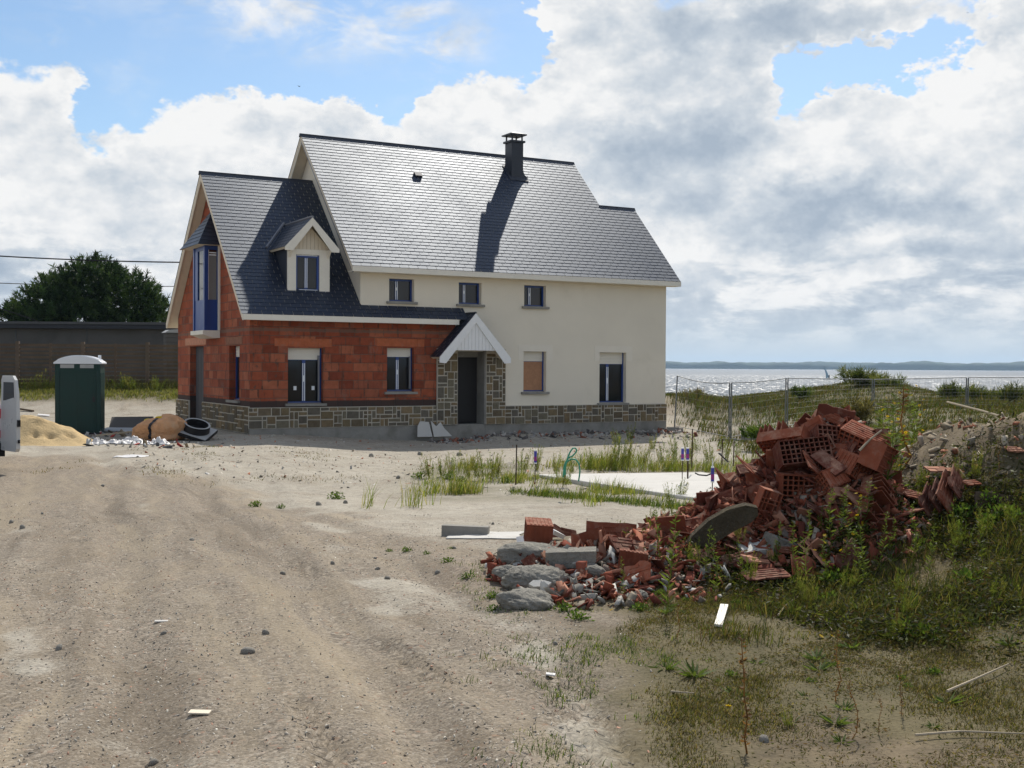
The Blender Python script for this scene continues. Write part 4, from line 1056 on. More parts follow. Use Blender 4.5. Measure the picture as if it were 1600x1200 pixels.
m = MB(); m.box(ox + .16, XW - .09, oy0 + .04, oy0 + .055, oz1 - .30, oz1 - .26); m.box(ox + .16, XW - .09, oy0 + .04, oy0 + .055, oz1 - .23, oz1 - .19); m.box(ox + .125, ox + .145, oy0 + .025, oy0 + .05, oz0 + .951, oz1 - .125); m.build('shutter_box', MT['tape'], orl)
m = MB(); m.box(XW - .055, XW + .002, oy0 - .10, oy0 - .003, oz0, oz1 + .02); m.build('trim_strip', MT['paint'], orl)
m = MB(); m.prism([(ox - .06, oy0 - .07, oz0 - .005), (XW + .0, oy0 - .07, oz0 - .005), (XW + .0, oy0 - .07, oz0 - .24), (ox + .25, oy0 - .07, oz0 - .24), (ox - .06, oy0 - .07, oz0 - .13)], (0, oy1 - oy0 + .14, 0)); m.build('sill_slab', MT['paint'], orl)
ex, ey0, ey1, ez, oa = ox - .24, oy0 - .22, oy1 + .70, oz1 + .01, (37.45, 6.95)
m = MB()
A, B, C_, D = (ex, ey0, ez), (ex, ey1, ez), (XW + .02, ey1, ez), (XW + .02, ey0, ez); AP = (XW + .02, oa[0], oa[1])
m.face([A, D, C_, B], (0.5, 0.45, 0.36), mi=1)
def tri_slates(m, p0, p1, ap, seed):
    p0, p1, ap = map(lambda q: np.array(q, float), (p0, p1, ap)); nrm = np.cross(p1 - p0, ap - p0); nrm /= np.linalg.norm(nrm)
    if nrm[2] < 0: nrm = -nrm
    r = random.Random(seed); N = 9
    for i in range(N):
        t0, t1 = i / N, min(1.0, (i + 1.15) / N); l0, l1 = p0 + (ap - p0) * t0, p1 + (ap - p1) * t0; u0, u1 = p0 + (ap - p0) * t1, p1 + (ap - p1) * t1
        v = 0.8 + 0.4 * r.random(); col = (0.05 * v, 0.054 * v, 0.066 * v); o = nrm * 0.02
        m.face([l0 + o, l1 + o, u1 + nrm * .004, u0 + nrm * .004], col); m.face([l0, l1, l1 + o, l0 + o], [c * .8 for c in col])
tri_slates(m, A, D, AP, 1); tri_slates(m, B, A, AP, 2); tri_slates(m, C_, B, AP, 3)
m.build('oriel_roof', [MT['slate'], MT['soffit']], orl)

# ------------------------------------------------------------------ behind the house on the left: fence, flat roofed building, pine, wires
MT['fence'] = mat('weathered_dark_slats', (0.15, 0.112, 0.082), rough=0.9, spec=0.15, var=0.3, vscale=1.2, bump=0.4, bscale=14, fine=(9, 0.15), stain=(0.5, 0.5, 0.7, (0.07, 0.075, 0.045), 0.5))
MT['greywall'] = mat('dark_grey_wall', (0.115, 0.108, 0.10), rough=0.9, spec=0.15, var=0.2, vscale=0.4, stain=(0.3, 0.45, 0.7, (0.07, 0.065, 0.06), 0.5))
MT['felt'] = mat('roofing_felt', (0.10, 0.10, 0.10), rough=0.9, spec=0.2, var=0.2)
MT['fascia'] = mat('dark_metal_fascia', (0.022, 0.024, 0.032), rough=0.5, spec=0.4, var=0.15)


def slat_fence(pxa, pxb, w0, w1):
    a = P(pxa, 612, w0); b = P(pxb, 612, w1); L = math.hypot(b[0] - a[0], b[1] - a[1]); d = (b[:2] - a[:2]) / L; nrm = np.array([d[1], -d[0]])
    if nrm @ (-a[:2]) < 0: nrm = -nrm
    base = 0.80
    root = thing('slat_fence', 'long dark fence of horizontal slats between posts, behind the green toilet cabin', 'fence', (a[0], a[1], base))
    bay = 2.72; n = int(round(L / bay)); bay = L / n
    for i in range(n):
        m = MB()
        for j in range(12):
            z0 = base + 0.02 + j * 0.178; lean = 0.012 * math.sin(i * 3 + j)
            for hlf in (0, 1):
                s0 = i * bay + 0.07 + hlf * (bay / 2 - 0.03); s1 = s0 + bay / 2 - 0.11
                o = 0.025 if (j + hlf) % 2 else -0.02
                c = []
                for (zz, dd) in ((z0, 0.0), (z0 + 0.118, 0.045)):
                    for (ss, oo) in ((s0, o + dd), (s1, o + dd + lean), (s1, o + dd + 0.022 + lean), (s0, o + dd + 0.022)):
                        p = a[:2] + d * ss + nrm * (oo - 0.02); c.append((p[0], p[1], zz))
                m.hull8(c)
        p = lambda ss, oo: a[:2] + d * ss + nrm * oo
        s0, s1 = i * bay + bay / 2 - 0.06, i * bay + bay / 2 + 0.05
        c = [(*p(q, o), z) for z in (base, base + 2.13) for (q, o) in ((s0, -0.06), (s1, -0.06), (s1, -0.03), (s0, -0.03))]; m.hull8(c)
        m.build('slat_panel', MT['fence'], root)
    for i in range(n + 1):
        m = MB(); s0 = i * bay
        c = [(*(a[:2] + d * (s0 + q) + nrm * o), z) for z in (base - 0.2, base + 2.2) for (q, o) in ((-.075, -.09), (.075, -.09), (.075, .085), (-.075, .085))]; m.hull8(c)
        m.build('post', MT['fence'], root)


slat_fence(-180, 330, 52.0, 53.5)


def far_building():
    a = P(-260, 500, 62); b = P(330, 500, 62.5); d = (b[:2] - a[:2]); L = np.linalg.norm(d); d /= L; nr = np.array([-d[1], d[0]])
    if nr @ FW < 0: nr = -nr
    root = thing('flat_roof_building', 'low dark grey flat roofed building behind the slat fence', 'building', (a[0], a[1], 0.8))
    q = lambda s, t, z: (*(a[:2] + d * s + nr * t), z)
    def bx(name, s0, s1, t0, t1, z0, z1, mt):
        m = MB(); m.hull8([q(s0, t0, z0), q(s1, t0, z0), q(s1, t1, z0), q(s0, t1, z0), q(s0, t0, z1), q(s1, t0, z1), q(s1, t1, z1), q(s0, t1, z1)]); return m.build(name, MT[mt], root)
    bx('wall', 0, L, 0, 7, 0.6, 3.86, 'greywall'); bx('fascia', -.3, L + .3, -.35, 7.3, 3.865, 4.09, 'fascia'); bx('roof', -.38, L + .38, -.42, 7.4, 4.093, 4.22, 'felt')
    for s in (5.2, 9.4, 13.1): bx('wall_joint', s, s + 0.08, -0.03, -0.001, 0.7, 3.86, 'felt')
    st_ = P(268, 523, 58)
    r2 = thing('brick_stub_chimney', 'short grey brick stub with a pale cap beside the brick gable', 'chimney', (st_[0], st_[1], 0.9))
    m = MB(); e = 0.32
    for i in range(12): m.box(st_[0] - e + .01 * (i % 2), st_[0] + e, st_[1] - e, st_[1] + e - .01 * (i % 2), 0.9 + i * 0.22, 0.9 + i * 0.22 + 0.205)
    m.build('stack', MT['greywall'], r2)
    m = MB(); m.prism([(st_[0] - .4, st_[1] - .4, 3.56), (st_[0] + .4, st_[1] - .4, 3.56), (st_[0] + .25, st_[1] - .4, 3.74), (st_[0] - .2, st_[1] - .4, 3.70)], (0, .8, 0)); m.build('cap', MT['greyplastic'], r2)


far_building()


def tufts(blobs, n, seed, size, shell=(0.72, 1.05), spikes=26, spw=0.05, cols=((0.020, 0.040, 0.014), (0.04, 0.075, 0.024), (0.065, 0.105, 0.034)), up=0.6, flat=-0.4):
    """clusters of needles on the outside of several lobes: every spike is one thin triangle pair"""
    r = np.random.default_rng(seed); V = []; F = []; C = []; b = 0
    vol = np.array([q[1][0] * q[1][1] * q[1][2] for q in blobs]) ** 0.66; cnt = np.maximum(3, (n * vol / vol.sum()).astype(int))
    for (c, rad), m in zip(blobs, cnt):
        for _ in range(m):
            d = r.normal(size=3); d /= np.linalg.norm(d)
            if d[2] < flat: d[2] *= -0.5
            rr = r.uniform(*shell) if r.random() < 0.8 else r.uniform(0.35, 0.75)
            p = np.array(c) + d * np.array(rad) * rr
            ax = d * 0.7 + np.array([0, 0, up]) + r.normal(size=3) * 0.25; ax /= np.linalg.norm(ax)
            base = np.array(cols[min(2, int(r.random() ** 1.3 * 3))]) * r.uniform(0.75, 1.3); L = size * r.uniform(0.65, 1.35)
            for k in range(spikes):
                t = r.random(); e = ax * r.uniform(0.3, 1.0) + r.normal(size=3) * 0.5; e /= np.linalg.norm(e)
                o = p + ax * (t * L * 0.9 - 0.4 * L); ln = L * r.uniform(0.35, 0.7); s = np.cross(e, r.normal(size=3)); s /= np.linalg.norm(s); s *= spw * r.uniform(0.7, 1.3)
                V += [o - s * .5, o + s * .5, o + e * ln * .6 + s * .6, o + e * ln]
                F.append((b, b + 1, b + 2, b + 3)); C.append(base * r.uniform(0.8, 1.25)); b += 4
    return np.array(V), np.array(F), np.array(C)


def pine():
    W = 72.0; s = W / FPX; bp = P(140, 500, W); base = np.array([bp[0], bp[1], 0.9])
    root = thing('pine_tree', 'broad dark green pine rising behind the flat roofed building', 'tree', base)
    lobes = [(140, 455, 62, 48), (85, 470, 50, 40), (195, 465, 52, 45), (150, 430, 40, 28), (225, 480, 34, 36), (40, 490, 36, 22), (120, 500, 75, 40), (190, 505, 60, 38), (60, 505, 50, 28), (245, 500, 22, 30), (8, 492, 14, 20)]
    r = random.Random(3); bl = []
    for (px, py, rx, ry) in lobes:
        for dw in (-1.3, 1.4):
            c = P(px + r.uniform(-6, 6), py, W + dw + r.uniform(-.6, .6)); bl.append((c - base, (rx * s, rx * s * 0.9, ry * s)))
    V, F, C = tufts(bl, 2600, 5, 0.46, spikes=30, spw=0.05)
    npmesh('crown', V, F, MT['needle'], C, parent=root)
    m = MB(); top = P(140, 470, W)
    m.tube([base, base + (0.1, 0, 1.6), (base + top) / 2 + (.2, 0, 0), top], [0.34, 0.27, 0.2, 0.06], 8)
    for (px, py, rx, ry) in lobes[:8]:
        c = P(px, py, W); m.tube([base + (0.1, 0, 1.4 + 0.1 * ry / 10), (base + c) / 2 + (0, 0, .5), c], [0.13, 0.09, 0.03], 6)
    m.build('trunk', MT['bark'], root)


pine()


def wire(pxs, w0, w1, rad, label):
    m = MB(); n = 36; xs = np.linspace(pxs[0][0], pxs[-1][0], n); ys = np.polyval(np.polyfit([p[0] for p in pxs], [p[1] for p in pxs], 2), xs)
    pts = [P(x, y, w0 + (w1 - w0) * i / (n - 1)) for i, (x, y) in enumerate(zip(xs, ys))]
    m.tube(pts, rad, 6); tag(m.build('overhead_cable', MT['blackplastic'], loc=pts[0], world=True), label, 'cable')


wire([(-300, 375), (0, 400), (278, 410), (460, 409)], 56, 58, 0.034, 'upper dark overhead cable crossing the sky left of the gable')
wire([(-300, 425), (0, 442), (275, 448), (460, 445)], 60, 84, 0.026, 'lower thin overhead cable passing behind the pine')
wire([(-120, 448), (0, 482), (62, 503)], 58, 61, 0.024, 'slanting thin cable running down to the flat roof')

# ------------------------------------------------------------------ portable toilet
MT['green'] = mat('dark_green_plastic', (0.003, 0.030, 0.024), rough=0.5, spec=0.35, var=0.15)
MT['green_lit'] = mat('green_plastic_lit_side', (0.007, 0.048, 0.040), rough=0.5, spec=0.35, var=0.15)  # same green made lighter: light on the side walls put into the colour
MT['roofplastic'] = mat('translucent_white_roof', (0.72, 0.74, 0.76), rough=0.4, spec=0.4, var=0.04)


def toilet():
    c = P(126, 640, 34.3); g = -0.05; rz = math.atan2(RT[1], RT[0]) + math.radians(13)
    root = thing('portable_toilet', 'dark green portable toilet cabin with an arched white roof', 'toilet cabin', (c[0], c[1], g))
    M = Matrix.Translation((c[0], c[1], g)) @ Matrix.Rotation(rz, 4, 'Z')
    hw = 0.60; m = MB()
    m.box(-hw, hw, -hw + .02, hw, 0.10, 2.07, M=M)
    for s in (-1, 1):
        for i in range(5): m.box(s * (hw + .0) - (.0 if s > 0 else .018), s * hw + (.018 if s > 0 else 0), -hw + .12 + i * .2, -hw + .24 + i * .2, 0.2, 1.8, M=M)
    m.build('cabin', MT['green_lit'], root)
    m = MB(); m.box(-hw - .03, hw + .03, -hw - .03, hw + .03, 0.0, 0.098, M=M); m.build('skid_base', MT['blackplastic'], root)
    m = MB()
    for (x0, x1, z0, z1) in ((-hw - .012, -hw + .1, .1, 2.06), (hw - .1, hw + .012, .1, 2.06), (-hw + .101, hw - .101, 1.86, 2.06)): m.box(x0, x1, -hw - .03, -hw + .018, z0, z1, M=M)
    m.build('front_frame', MT['green'], root)
    m = MB(); m.box(-hw + .105, hw - .105, -hw - .015, -hw + .019, .12, 1.85, M=M)
    for (x0, x1) in ((-hw + .17, -.03), (.03, hw - .17)):
        for (z0, z1) in ((.2, .95), (1.02, 1.78)): m.box(x0, x1, -hw - .022, -hw - .014, z0, z1, M=M)
    d = m.build('door', MT['green'], root)
    m = MB(); m.box(hw - .2, hw - .14, -hw - .045, -hw - .023, .98, 1.12, M=M); m.build('latch', MT['blackplastic'], d)
    for (x0, x1) in ((-hw + .13, -.1), (.06, hw - .17)):
        m = MB(); m.box(x0, x1, -hw - .036, -hw - .029, 1.94, 2.045, M=M); m.build('vent_grille', MT['greyplastic'], root)
    m = MB(); n = 14; R0 = hw + .05; prof = []
    for i in range(n + 1):
        t = -1 + 2 * i / n; prof.append((t * R0, 2.10 + 0.185 * (1 - t * t) ** 0.8))
    poly = [(x, -hw - .06, z) for (x, z) in prof] + [(R0, -hw - .06, 2.06), (-R0, -hw - .06, 2.06)]
    b = MB(); b.prism(poly, (0, 2 * hw + .12, 0)); 
    for i in range(6):
        y0 = -hw + .05 + i * .2
        for j in range(1, n - 1):
            (xa, za), (xb, zb) = prof[j], prof[j + 1]; b.hull8([(xa, y0, za - .01), (xb, y0, zb - .01), (xb, y0 + .09, zb - .01), (xa, y0 + .09, za - .01), (xa, y0, za + .022), (xb, y0, zb + .022), (xb, y0 + .09, zb + .022), (xa, y0 + .09, za + .022)])
    b.v = [tuple(M @ Vector(p)) for p in b.v]; b.build('roof', MT['roofplastic'], root)
    m = MB(); q = M @ Vector((hw - .12, hw - .2, 2.1)); m.tube([q, q + Vector((0, 0, .22))], .045, 8); m.build('vent_pipe', MT['roofplastic'], root)


toilet()

# ------------------------------------------------------------------ white van at the left edge: its tail, with one rear door swung open towards the camera
MT['vanwhite'] = mat('white_car_paint', (0.50, 0.50, 0.49), rough=0.3, spec=0.5, var=0.03)
MT['redlamp'] = mat('red_lamp_plastic', (0.42, 0.012, 0.015), rough=0.25, spec=0.5, var=0.1)
MT['clearlamp'] = mat('clear_lamp_plastic', (0.55, 0.5, 0.5), rough=0.25, spec=0.5, var=0.1)
MT['rubber'] = mat('tyre_rubber', (0.014, 0.014, 0.015), rough=0.85, spec=0.2, var=0.15)


def van():
    W0 = 22.0; r0 = P(4, 700, W0)                      # near rear corner
    hd = math.radians(-30.0)                             # heading, right of the view's forward axis
    fx = FW * math.cos(hd) + RT * math.sin(hd); fy = -(RT * math.cos(hd) - FW * math.sin(hd))   # x forward along the van, y to its left
    g = H1(r0[0], r0[1])
    root = thing('parked_van', 'white delivery van with its rear door swung open, at the left edge', 'van', (r0[0], r0[1], g))
    T = lambda x, y, z: (r0[0] + fx[0] * x + fy[0] * y, r0[1] + fx[1] * x + fy[1] * y, g + z)
    # body: side profile lofted across the width
    prof = [(0.0, 0.42), (0.0, 0.95), (0.05, 1.45), (0.16, 1.76), (0.34, 1.83), (1.5, 1.86), (2.35, 1.80), (2.95, 1.42), (3.25, 1.12), (3.85, 0.98), (4.02, 0.75), (4.03, 0.35), (3.5, 0.30), (0.5, 0.32)]
    ins = lambda z: 0.0 if z < 0.95 else 0.10 * (z - 0.95) / 0.9
    m = MB(); n = len(prof)
    near = [T(x, 0.0 + ins(z), z) for x, z in prof]; far = [T(x, 1.7 - ins(z), z) for x, z in prof]
    m.face(near); m.face(far[::-1])
    for i in range(n):
        j = (i + 1) % n; m.face([near[i], far[i], far[j], near[j]])
    m.build('body', MT['vanwhite'], root)
    for (x, y) in ((0.62, 0.02), (3.3, 0.02), (0.62, 1.5), (3.3, 1.5)):
        c = np.array(T(x, y + .09, 0.31)); ax = np.array([fy[0], fy[1], 0]); 
        m = MB(); pr_ = [(0.19, -.1), (0.29, -.1), (0.315, -.06), (0.315, .06), (0.29, .1), (0.19, .1)]
        nseg = 24
        for k in range(nseg):
            for q in range(len(pr_) - 1):
                pts = []
                for (kk, qq) in ((k, q), (k + 1, q), (k + 1, q + 1), (k, q + 1)):
                    th = 2 * math.pi * kk / nseg; rr, oo = pr_[qq]; pts.append(c + rr * (math.cos(th) * np.array([fx[0], fx[1], 0]) + math.sin(th) * np.array([0, 0, 1])) + ax * oo)
                m.face(pts)
        wh = m.build('wheel', MT['rubber'], root, smooth=True)
        m = MB(); m.tube([c - ax * .085, c - ax * .075, c + ax * .08], [0.17, 0.195, 0.195], 20); m.build('rim', MT['zinc'], wh)
    m = MB(); m.prism([T(-.10, -.03, .28), T(.55, -.03, .28), T(.55, -.03, .52), T(-.02, -.03, .56), T(-.10, -.03, .52)], [q * 1.76 for q in (fy[0], fy[1], 0)]); m.build('bumper', MT['rubber'], root)
    def lamp(z0, z1, mt, nm):
        m = MB(); m.hull8([T(-.025, -.02, z0), T(.13, -.02, z0), T(.13, .17, z0), T(-.025, .17, z0), T(-.02 + ins(z1) * .3, -.012 + ins(z1), z1), T(.13, -.012 + ins(z1), z1), T(.13, .17, z1), T(-.02 + ins(z1) * .3, .17, z1)]); m.build(nm, MT[mt], root)
    lamp(.62, .76, 'redlamp', 'tail_lamp'); lamp(.763, .98, 'clearlamp', 'tail_lamp'); lamp(.983, 1.16, 'redlamp', 'tail_lamp'); lamp(1.163, 1.24, 'clearlamp', 'tail_lamp')
    # open door: hinged on the near rear corner, swung out towards the camera
    th = math.radians(15); D = lambda s, z, o=0.0: T(-.05 - math.cos(th) * s - o * math.sin(th), -.02 - math.sin(th) * s * .9 + o * math.cos(th) , z)
    out = [(0.0, .45), (.05, .40), (.72, .40), (.78, .46), (.78, 1.0), (.74, 1.45), (.66, 1.70), (.55, 1.78), (.06, 1.78), (0.0, 1.70)]
    m = MB(); a = [D(s, z, 0) for s, z in out]; b = [D(s, z, .07 if z < 1.05 else .05) for s, z in out]; k = len(out)
    m.face(a[::-1]); m.face(b)
    for i in range(k): m.face([a[i], a[(i + 1) % k], b[(i + 1) % k], b[i]])
    dr = m.build('rear_door', MT['vanwhite'], root)
    m = MB(); m.hull8([D(.1, 1.08, -.006), D(.68, 1.08, -.006), D(.68, 1.08, .056), D(.1, 1.08, .056), D(.12, 1.66, -.006), D(.6, 1.66, -.006), D(.6, 1.66, .056), D(.12, 1.66, .056)]); m.build('window_pane', MT['glass'], dr)
    m = MB(); m.hull8([D(.79, .86, .012), D(.83, .86, .012), D(.83, .86, .06), D(.79, .86, .06), D(.79, .98, .012), D(.83, .98, .012), D(.83, .98, .06), D(.79, .98, .06)]); m.build('latch', MT['rubber'], dr)
    m = MB(); m.hull8([D(.79, .56, .015), D(.815, .56, .015), D(.815, .56, .05), D(.79, .56, .05), D(.79, .62, .015), D(.815, .62, .015), D(.815, .62, .05), D(.79, .62, .05)]); m.build('door_stop', MT['rubber'], dr)


van()

# ------------------------------------------------------------------ lumps: noise-shaped closed surfaces
def lump_mesh(name, rad, seed, sub=4, amp=0.25, freq=1.6, mat_=None, folds=0.0, floor=None, flat_top=None):
    bm = bmesh.new(); bmesh.ops.create_icosphere(bm, subdivisions=sub, radius=1.0); v = np.array([q.co[:] for q in bm.verts])
    n = fbm(v[:, 0] * freq + seed * 3.1 + v[:, 2] * freq * .7, v[:, 1] * freq - seed * 1.7 + v[:, 2] * freq * .6, 5, seed)
    n2 = fbm(v[:, 2] * freq * 1.3 + seed, v[:, 0] * freq + v[:, 1] * freq * .8, 4, seed + 5)
    k = 1 + amp * 2 * (n + n2) * .8 + (amp * .35 * np.abs(fbm(v[:, 0] * 5 + v[:, 2] * 3, v[:, 1] * 5 - v[:, 2] * 3, 4, seed + 11)) * 2 if sub > 3 else 0)
    if folds: k = k + folds * np.abs(np.sin(6 * v[:, 0] + 5 * n * 4 + 3 * v[:, 2])) ** 2
    p = v * k[:, None] * np.array(rad)
    if floor is not None: p[:, 2] = np.maximum(p[:, 2], floor)
    if flat_top is not None: p[:, 2] = np.minimum(p[:, 2], flat_top + 0.1 * (p[:, 2] - flat_top))
    for q, co in zip(bm.verts, p): q.co = co
    for f in bm.faces: f.smooth = True
    me = bpy.data.meshes.new(name); bm.to_mesh(me); bm.free(); me.materials.append(mat_); return me


def put(name, me, loc, rot, label, cat, group=None, scale=1.0):
    o = bpy.data.objects.new(name, me); COL.objects.link(o); o.location = [float(q) for q in loc]; o.rotation_euler = rot; o.scale = scale if hasattr(scale, '__len__') else (scale,) * 3
    return tag(o, label, cat, group)


def sand_pile():
    c = P(58, 690, 30.0); m = 80; ax = np.array([RT[0], RT[1]]); n = 90
    U, Wd = np.meshgrid(np.linspace(-2.0, 1.75, n), np.linspace(-1.6, 1.6, m), indexing='ij')
    h = 0.62 * np.exp(-(np.abs(U + .15) / 1.05) ** 2.2 - (np.abs(Wd) / .85) ** 2.2) + .2 * np.exp(-((U + 1.2) / .7) ** 2 - (Wd / .8) ** 2) + .15 * np.exp(-((U - .9) / .5) ** 2 - ((Wd + .1) / .7) ** 2)
    h = h * (1 + 0.7 * fbm(U * 1.6, Wd * 1.6, 4, 81)) + 0.10 * fbm(U * 2.3, Wd * 2.3, 3, 83) * np.minimum(1, h * 5) - 0.05
    pxl = [(-0.4, -.65, .16), (0.55, -.62, .13), (.25, -.75, .10), (1.0, -.4, .12)]
    for (a, b, r) in pxl: h -= 0.11 * np.exp(-((U - a) / r) ** 2 - ((Wd - b) / (r * .8)) ** 2)
    x = c[0] + RT[0] * U + FW[0] * Wd; y = c[1] + RT[1] * U + FW[1] * Wd; z = land(x, y) + h
    V = np.stack([x, y, z], -1).reshape(-1, 3); o0 = np.array([c[0], c[1], H1(c[0], c[1])])
    i = np.arange(n - 1)[:, None]; j = np.arange(m - 1)[None, :]
    F = np.stack(np.broadcast_arrays(i * m + j, (i + 1) * m + j, (i + 1) * m + j + 1, i * m + j + 1), -1).reshape(-1, 4)
    o = npmesh('sand_pile', V - o0, F, MT['sand'], smooth=True, loc=o0); tag(o, 'heap of yellow building sand between the van and the toilet cabin', 'sand heap')


sand_pile()
MT['orange'] = mat('orange_sack_fabric', (0.66, 0.34, 0.16), rough=0.6, spec=0.35, var=0.3, vscale=3.5, bump=1.0, bscale=7, bdist=0.12, stain=(1.8, 0.5, 0.7, (0.62, 0.42, 0.27), 0.7))  # stain slot holds paler highlights painted into the orange
MT['yellow'] = mat('yellow_fabric', (0.70, 0.48, 0.03), rough=0.7, spec=0.2, var=0.1)
MT['plastic'] = mat('dirty_white_sheet', (0.62, 0.60, 0.58), rough=0.45, spec=0.4, var=0.2, vscale=3)


def big_bag():
    g = G(240, 690); c = g + np.array([FW[0], FW[1], 0]) * 0.5
    root = thing('orange_sack', 'slumped orange builder sack with a black strap beside the brick gable', 'sack', (c[0], c[1], H1(c[0], c[1])))
    n = 46; A, T_ = np.meshgrid(np.linspace(0, 2 * np.pi, n, endpoint=False), np.linspace(0, 1, 24), indexing='ij')
    cx_, sx_ = np.cos(A), np.sin(A)
    prof = np.interp(T_, [0, .08, .3, .55, .8, .93, 1], [.86, 1.0, 1.02, .92, .66, .34, .0]); fold = .13 * np.abs(np.sin(5 * A + 5 * T_ + 3 * np.sin(2 * A))) * T_ * (1.1 - T_) * 3 - .1 + .12 * fbm(cx_ * 5, sx_ * 5 + T_ * 5, 4, 325) - .22 * np.abs(fbm(cx_ * 3 + 4, sx_ * 3 + T_ * 4, 4, 327)) * 2 + .36 * fbm(cx_ * 1.6 + 5, sx_ * 1.6 + T_ * 2.2, 5, 321)
    rr_ = prof * (1 + fold); hz = np.interp(T_, [0, .08, .3, .55, .8, .93, 1], [0, .03, .24, .44, .58, .64, .61]) * (1 + .35 * fbm(cx_ * 1.3, sx_ * 1.3 + T_, 4, 323) + .10 * cx_)
    U = cx_ * rr_ * .72 + .10 * hz; Wv = sx_ * rr_ * .52
    V = np.stack([RT[0] * U + FW[0] * Wv, RT[1] * U + FW[1] * Wv, hz], -1).reshape(-1, 3); k2 = 24
    i_ = np.arange(n)[:, None]; j_ = np.arange(k2 - 1)[None, :]; i2 = (i_ + 1) % n
    F = np.stack(np.broadcast_arrays(i_ * k2 + j_, i2 * k2 + j_, i2 * k2 + j_ + 1, i_ * k2 + j_ + 1), -1).reshape(-1, 4)
    npmesh('sack_body', V, F, MT['orange'], smooth=False, parent=root)
    base = np.array(ORG[root.name]); m = MB(); col_ = V.reshape(n, k2, 3); a0 = int(n * .72)
    for t in range(2, 21):
        p, q = base + col_[a0 % n, t], base + col_[a0 % n, t + 1]; o = np.array([-FW[0], -FW[1], .5]) * .022; w_ = np.array([RT[0], RT[1], 0]) * .04
        m.face([p - w_ + o, p + w_ + o, q + w_ + o, q - w_ + o])
    m.build('strap', MT['blackplastic'], root)
    for (du, dz, s) in ((-.26, .50, .15), (.02, .58, .12), (.16, .55, .08)):
        me = lump_mesh('yellow_flap', (s, s * .6, s * .45), int(dz * 100), 3, 0.35, 2.0, MT['yellow'])
        o = bpy.data.objects.new('yellow_flap', me); COL.objects.link(o); o.parent = root; o.location = (RT[0] * du, RT[1] * du, dz)


big_bag()


def sheet(name, px, py, ru, rw, amp, seed, mt, label, cat, n=26, lift=0.012, thick=0.006):
    g = G(px, py); U, Wd = np.meshgrid(np.linspace(-1, 1, n), np.linspace(-1, 1, n), indexing='ij'); th = np.arctan2(Wd, U); rr = np.maximum(np.abs(U), np.abs(Wd))
    k = 1 + 0.5 * fbm(np.cos(th) * 1.4 + seed, np.sin(th) * 1.4, 3, seed)
    uu = U * ru * k; ww = Wd * rw * k; x = g[0] + RT[0] * uu + FW[0] * ww; y = g[1] + RT[1] * uu + FW[1] * ww
    h = lift + amp * (np.abs(fbm(U * 2.2 + seed, Wd * 2.2, 4, seed)) * 2.2 + 0.5 * fbm(U * 5, Wd * 5 + seed, 2, seed)) * np.clip(1.05 - rr ** 2, 0, 1) * (.5 + 1.2 * vnoise(U * 2 + seed, Wd * 2 - seed, seed))
    V = np.stack([x, y, land(x, y) + h], -1).reshape(-1, 3); Vb = V - [0, 0, thick]; i = np.arange(n - 1)[:, None]; j = np.arange(n - 1)[None, :]
    F = np.stack(np.broadcast_arrays(i * n + j, (i + 1) * n + j, (i + 1) * n + j + 1, i * n + j + 1), -1).reshape(-1, 4)
    F = np.concatenate([F, F[:, ::-1] + n * n]); V = np.concatenate([V, Vb]) - g
    ring = [(q, 0) for q in range(n)] + [(n - 1, q) for q in range(1, n)] + [(q, n - 1) for q in range(n - 2, -1, -1)] + [(0, q) for q in range(n - 2, 0, -1)]
    E_ = [];
    for q in range(len(ring)):
        a = ring[q][0] * n + ring[q][1]; b = ring[(q + 1) % len(ring)]; b = b[0] * n + b[1]; E_.append((a, a + n * n, b + n * n, b))
    F = np.concatenate([F, np.array(E_)])
    return tag(npmesh(name, V, F, MT[mt], loc=g), label, cat)


sheet('plastic_sheet', 200, 693, 0.62, 0.40, 0.26, 5, 'plastic', 'crumpled white plastic sheet on the ground in front of the orange sack', 'plastic sheet', n=44)
sheet('plastic_sheet', 155, 694, 0.24, 0.2, 0.2, 9, 'plastic', 'small torn white plastic bag beside the toe of the sand heap', 'plastic bag')
sheet('plastic_sheet', 247, 694, 0.28, 0.22, 0.22, 12, 'plastic', 'clear plastic wrap crumpled against the foot of the orange sack', 'plastic wrap')
sheet('plastic_sheet', 207, 714, 0.30, 0.35, 0.012, 15, 'plastic', 'flat white scrap of sheet lying on the track near the sack', 'plastic scrap', lift=0.01)


def plate(name, px, py, size, rot, mt, label, cat, group=None, seed=0, dz=0.0, sides=4, wld=None):
    """an irregular flat slab lying or leaning on the ground: size (length, width, thickness)"""
    r = random.Random(seed); L, W_, t = size; m = MB()
    if sides == 4: poly = [(-L / 2, -W_ / 2), (L / 2, -W_ / 2 * r.uniform(.85, 1.1)), (L / 2 * r.uniform(.9, 1.05), W_ / 2), (-L / 2 * r.uniform(.9, 1.05), W_ / 2 * r.uniform(.9, 1.1))]
    else:
        poly = [];
        for i in range(sides):
            a = 2 * math.pi * i / sides + r.uniform(-.25, .25); k = r.uniform(.75, 1.1); poly.append((L / 2 * k * math.cos(a), W_ / 2 * k * math.sin(a)))
    m.prism([(x, y, 0) for x, y in poly], (0, 0, t))
    g = G(px, py) if wld is None else np.array(wld)
    o = m.build(name, MT[mt], loc=(g[0], g[1], g[2] + dz)); o.rotation_euler = rot
    return tag(o, label, cat, group)


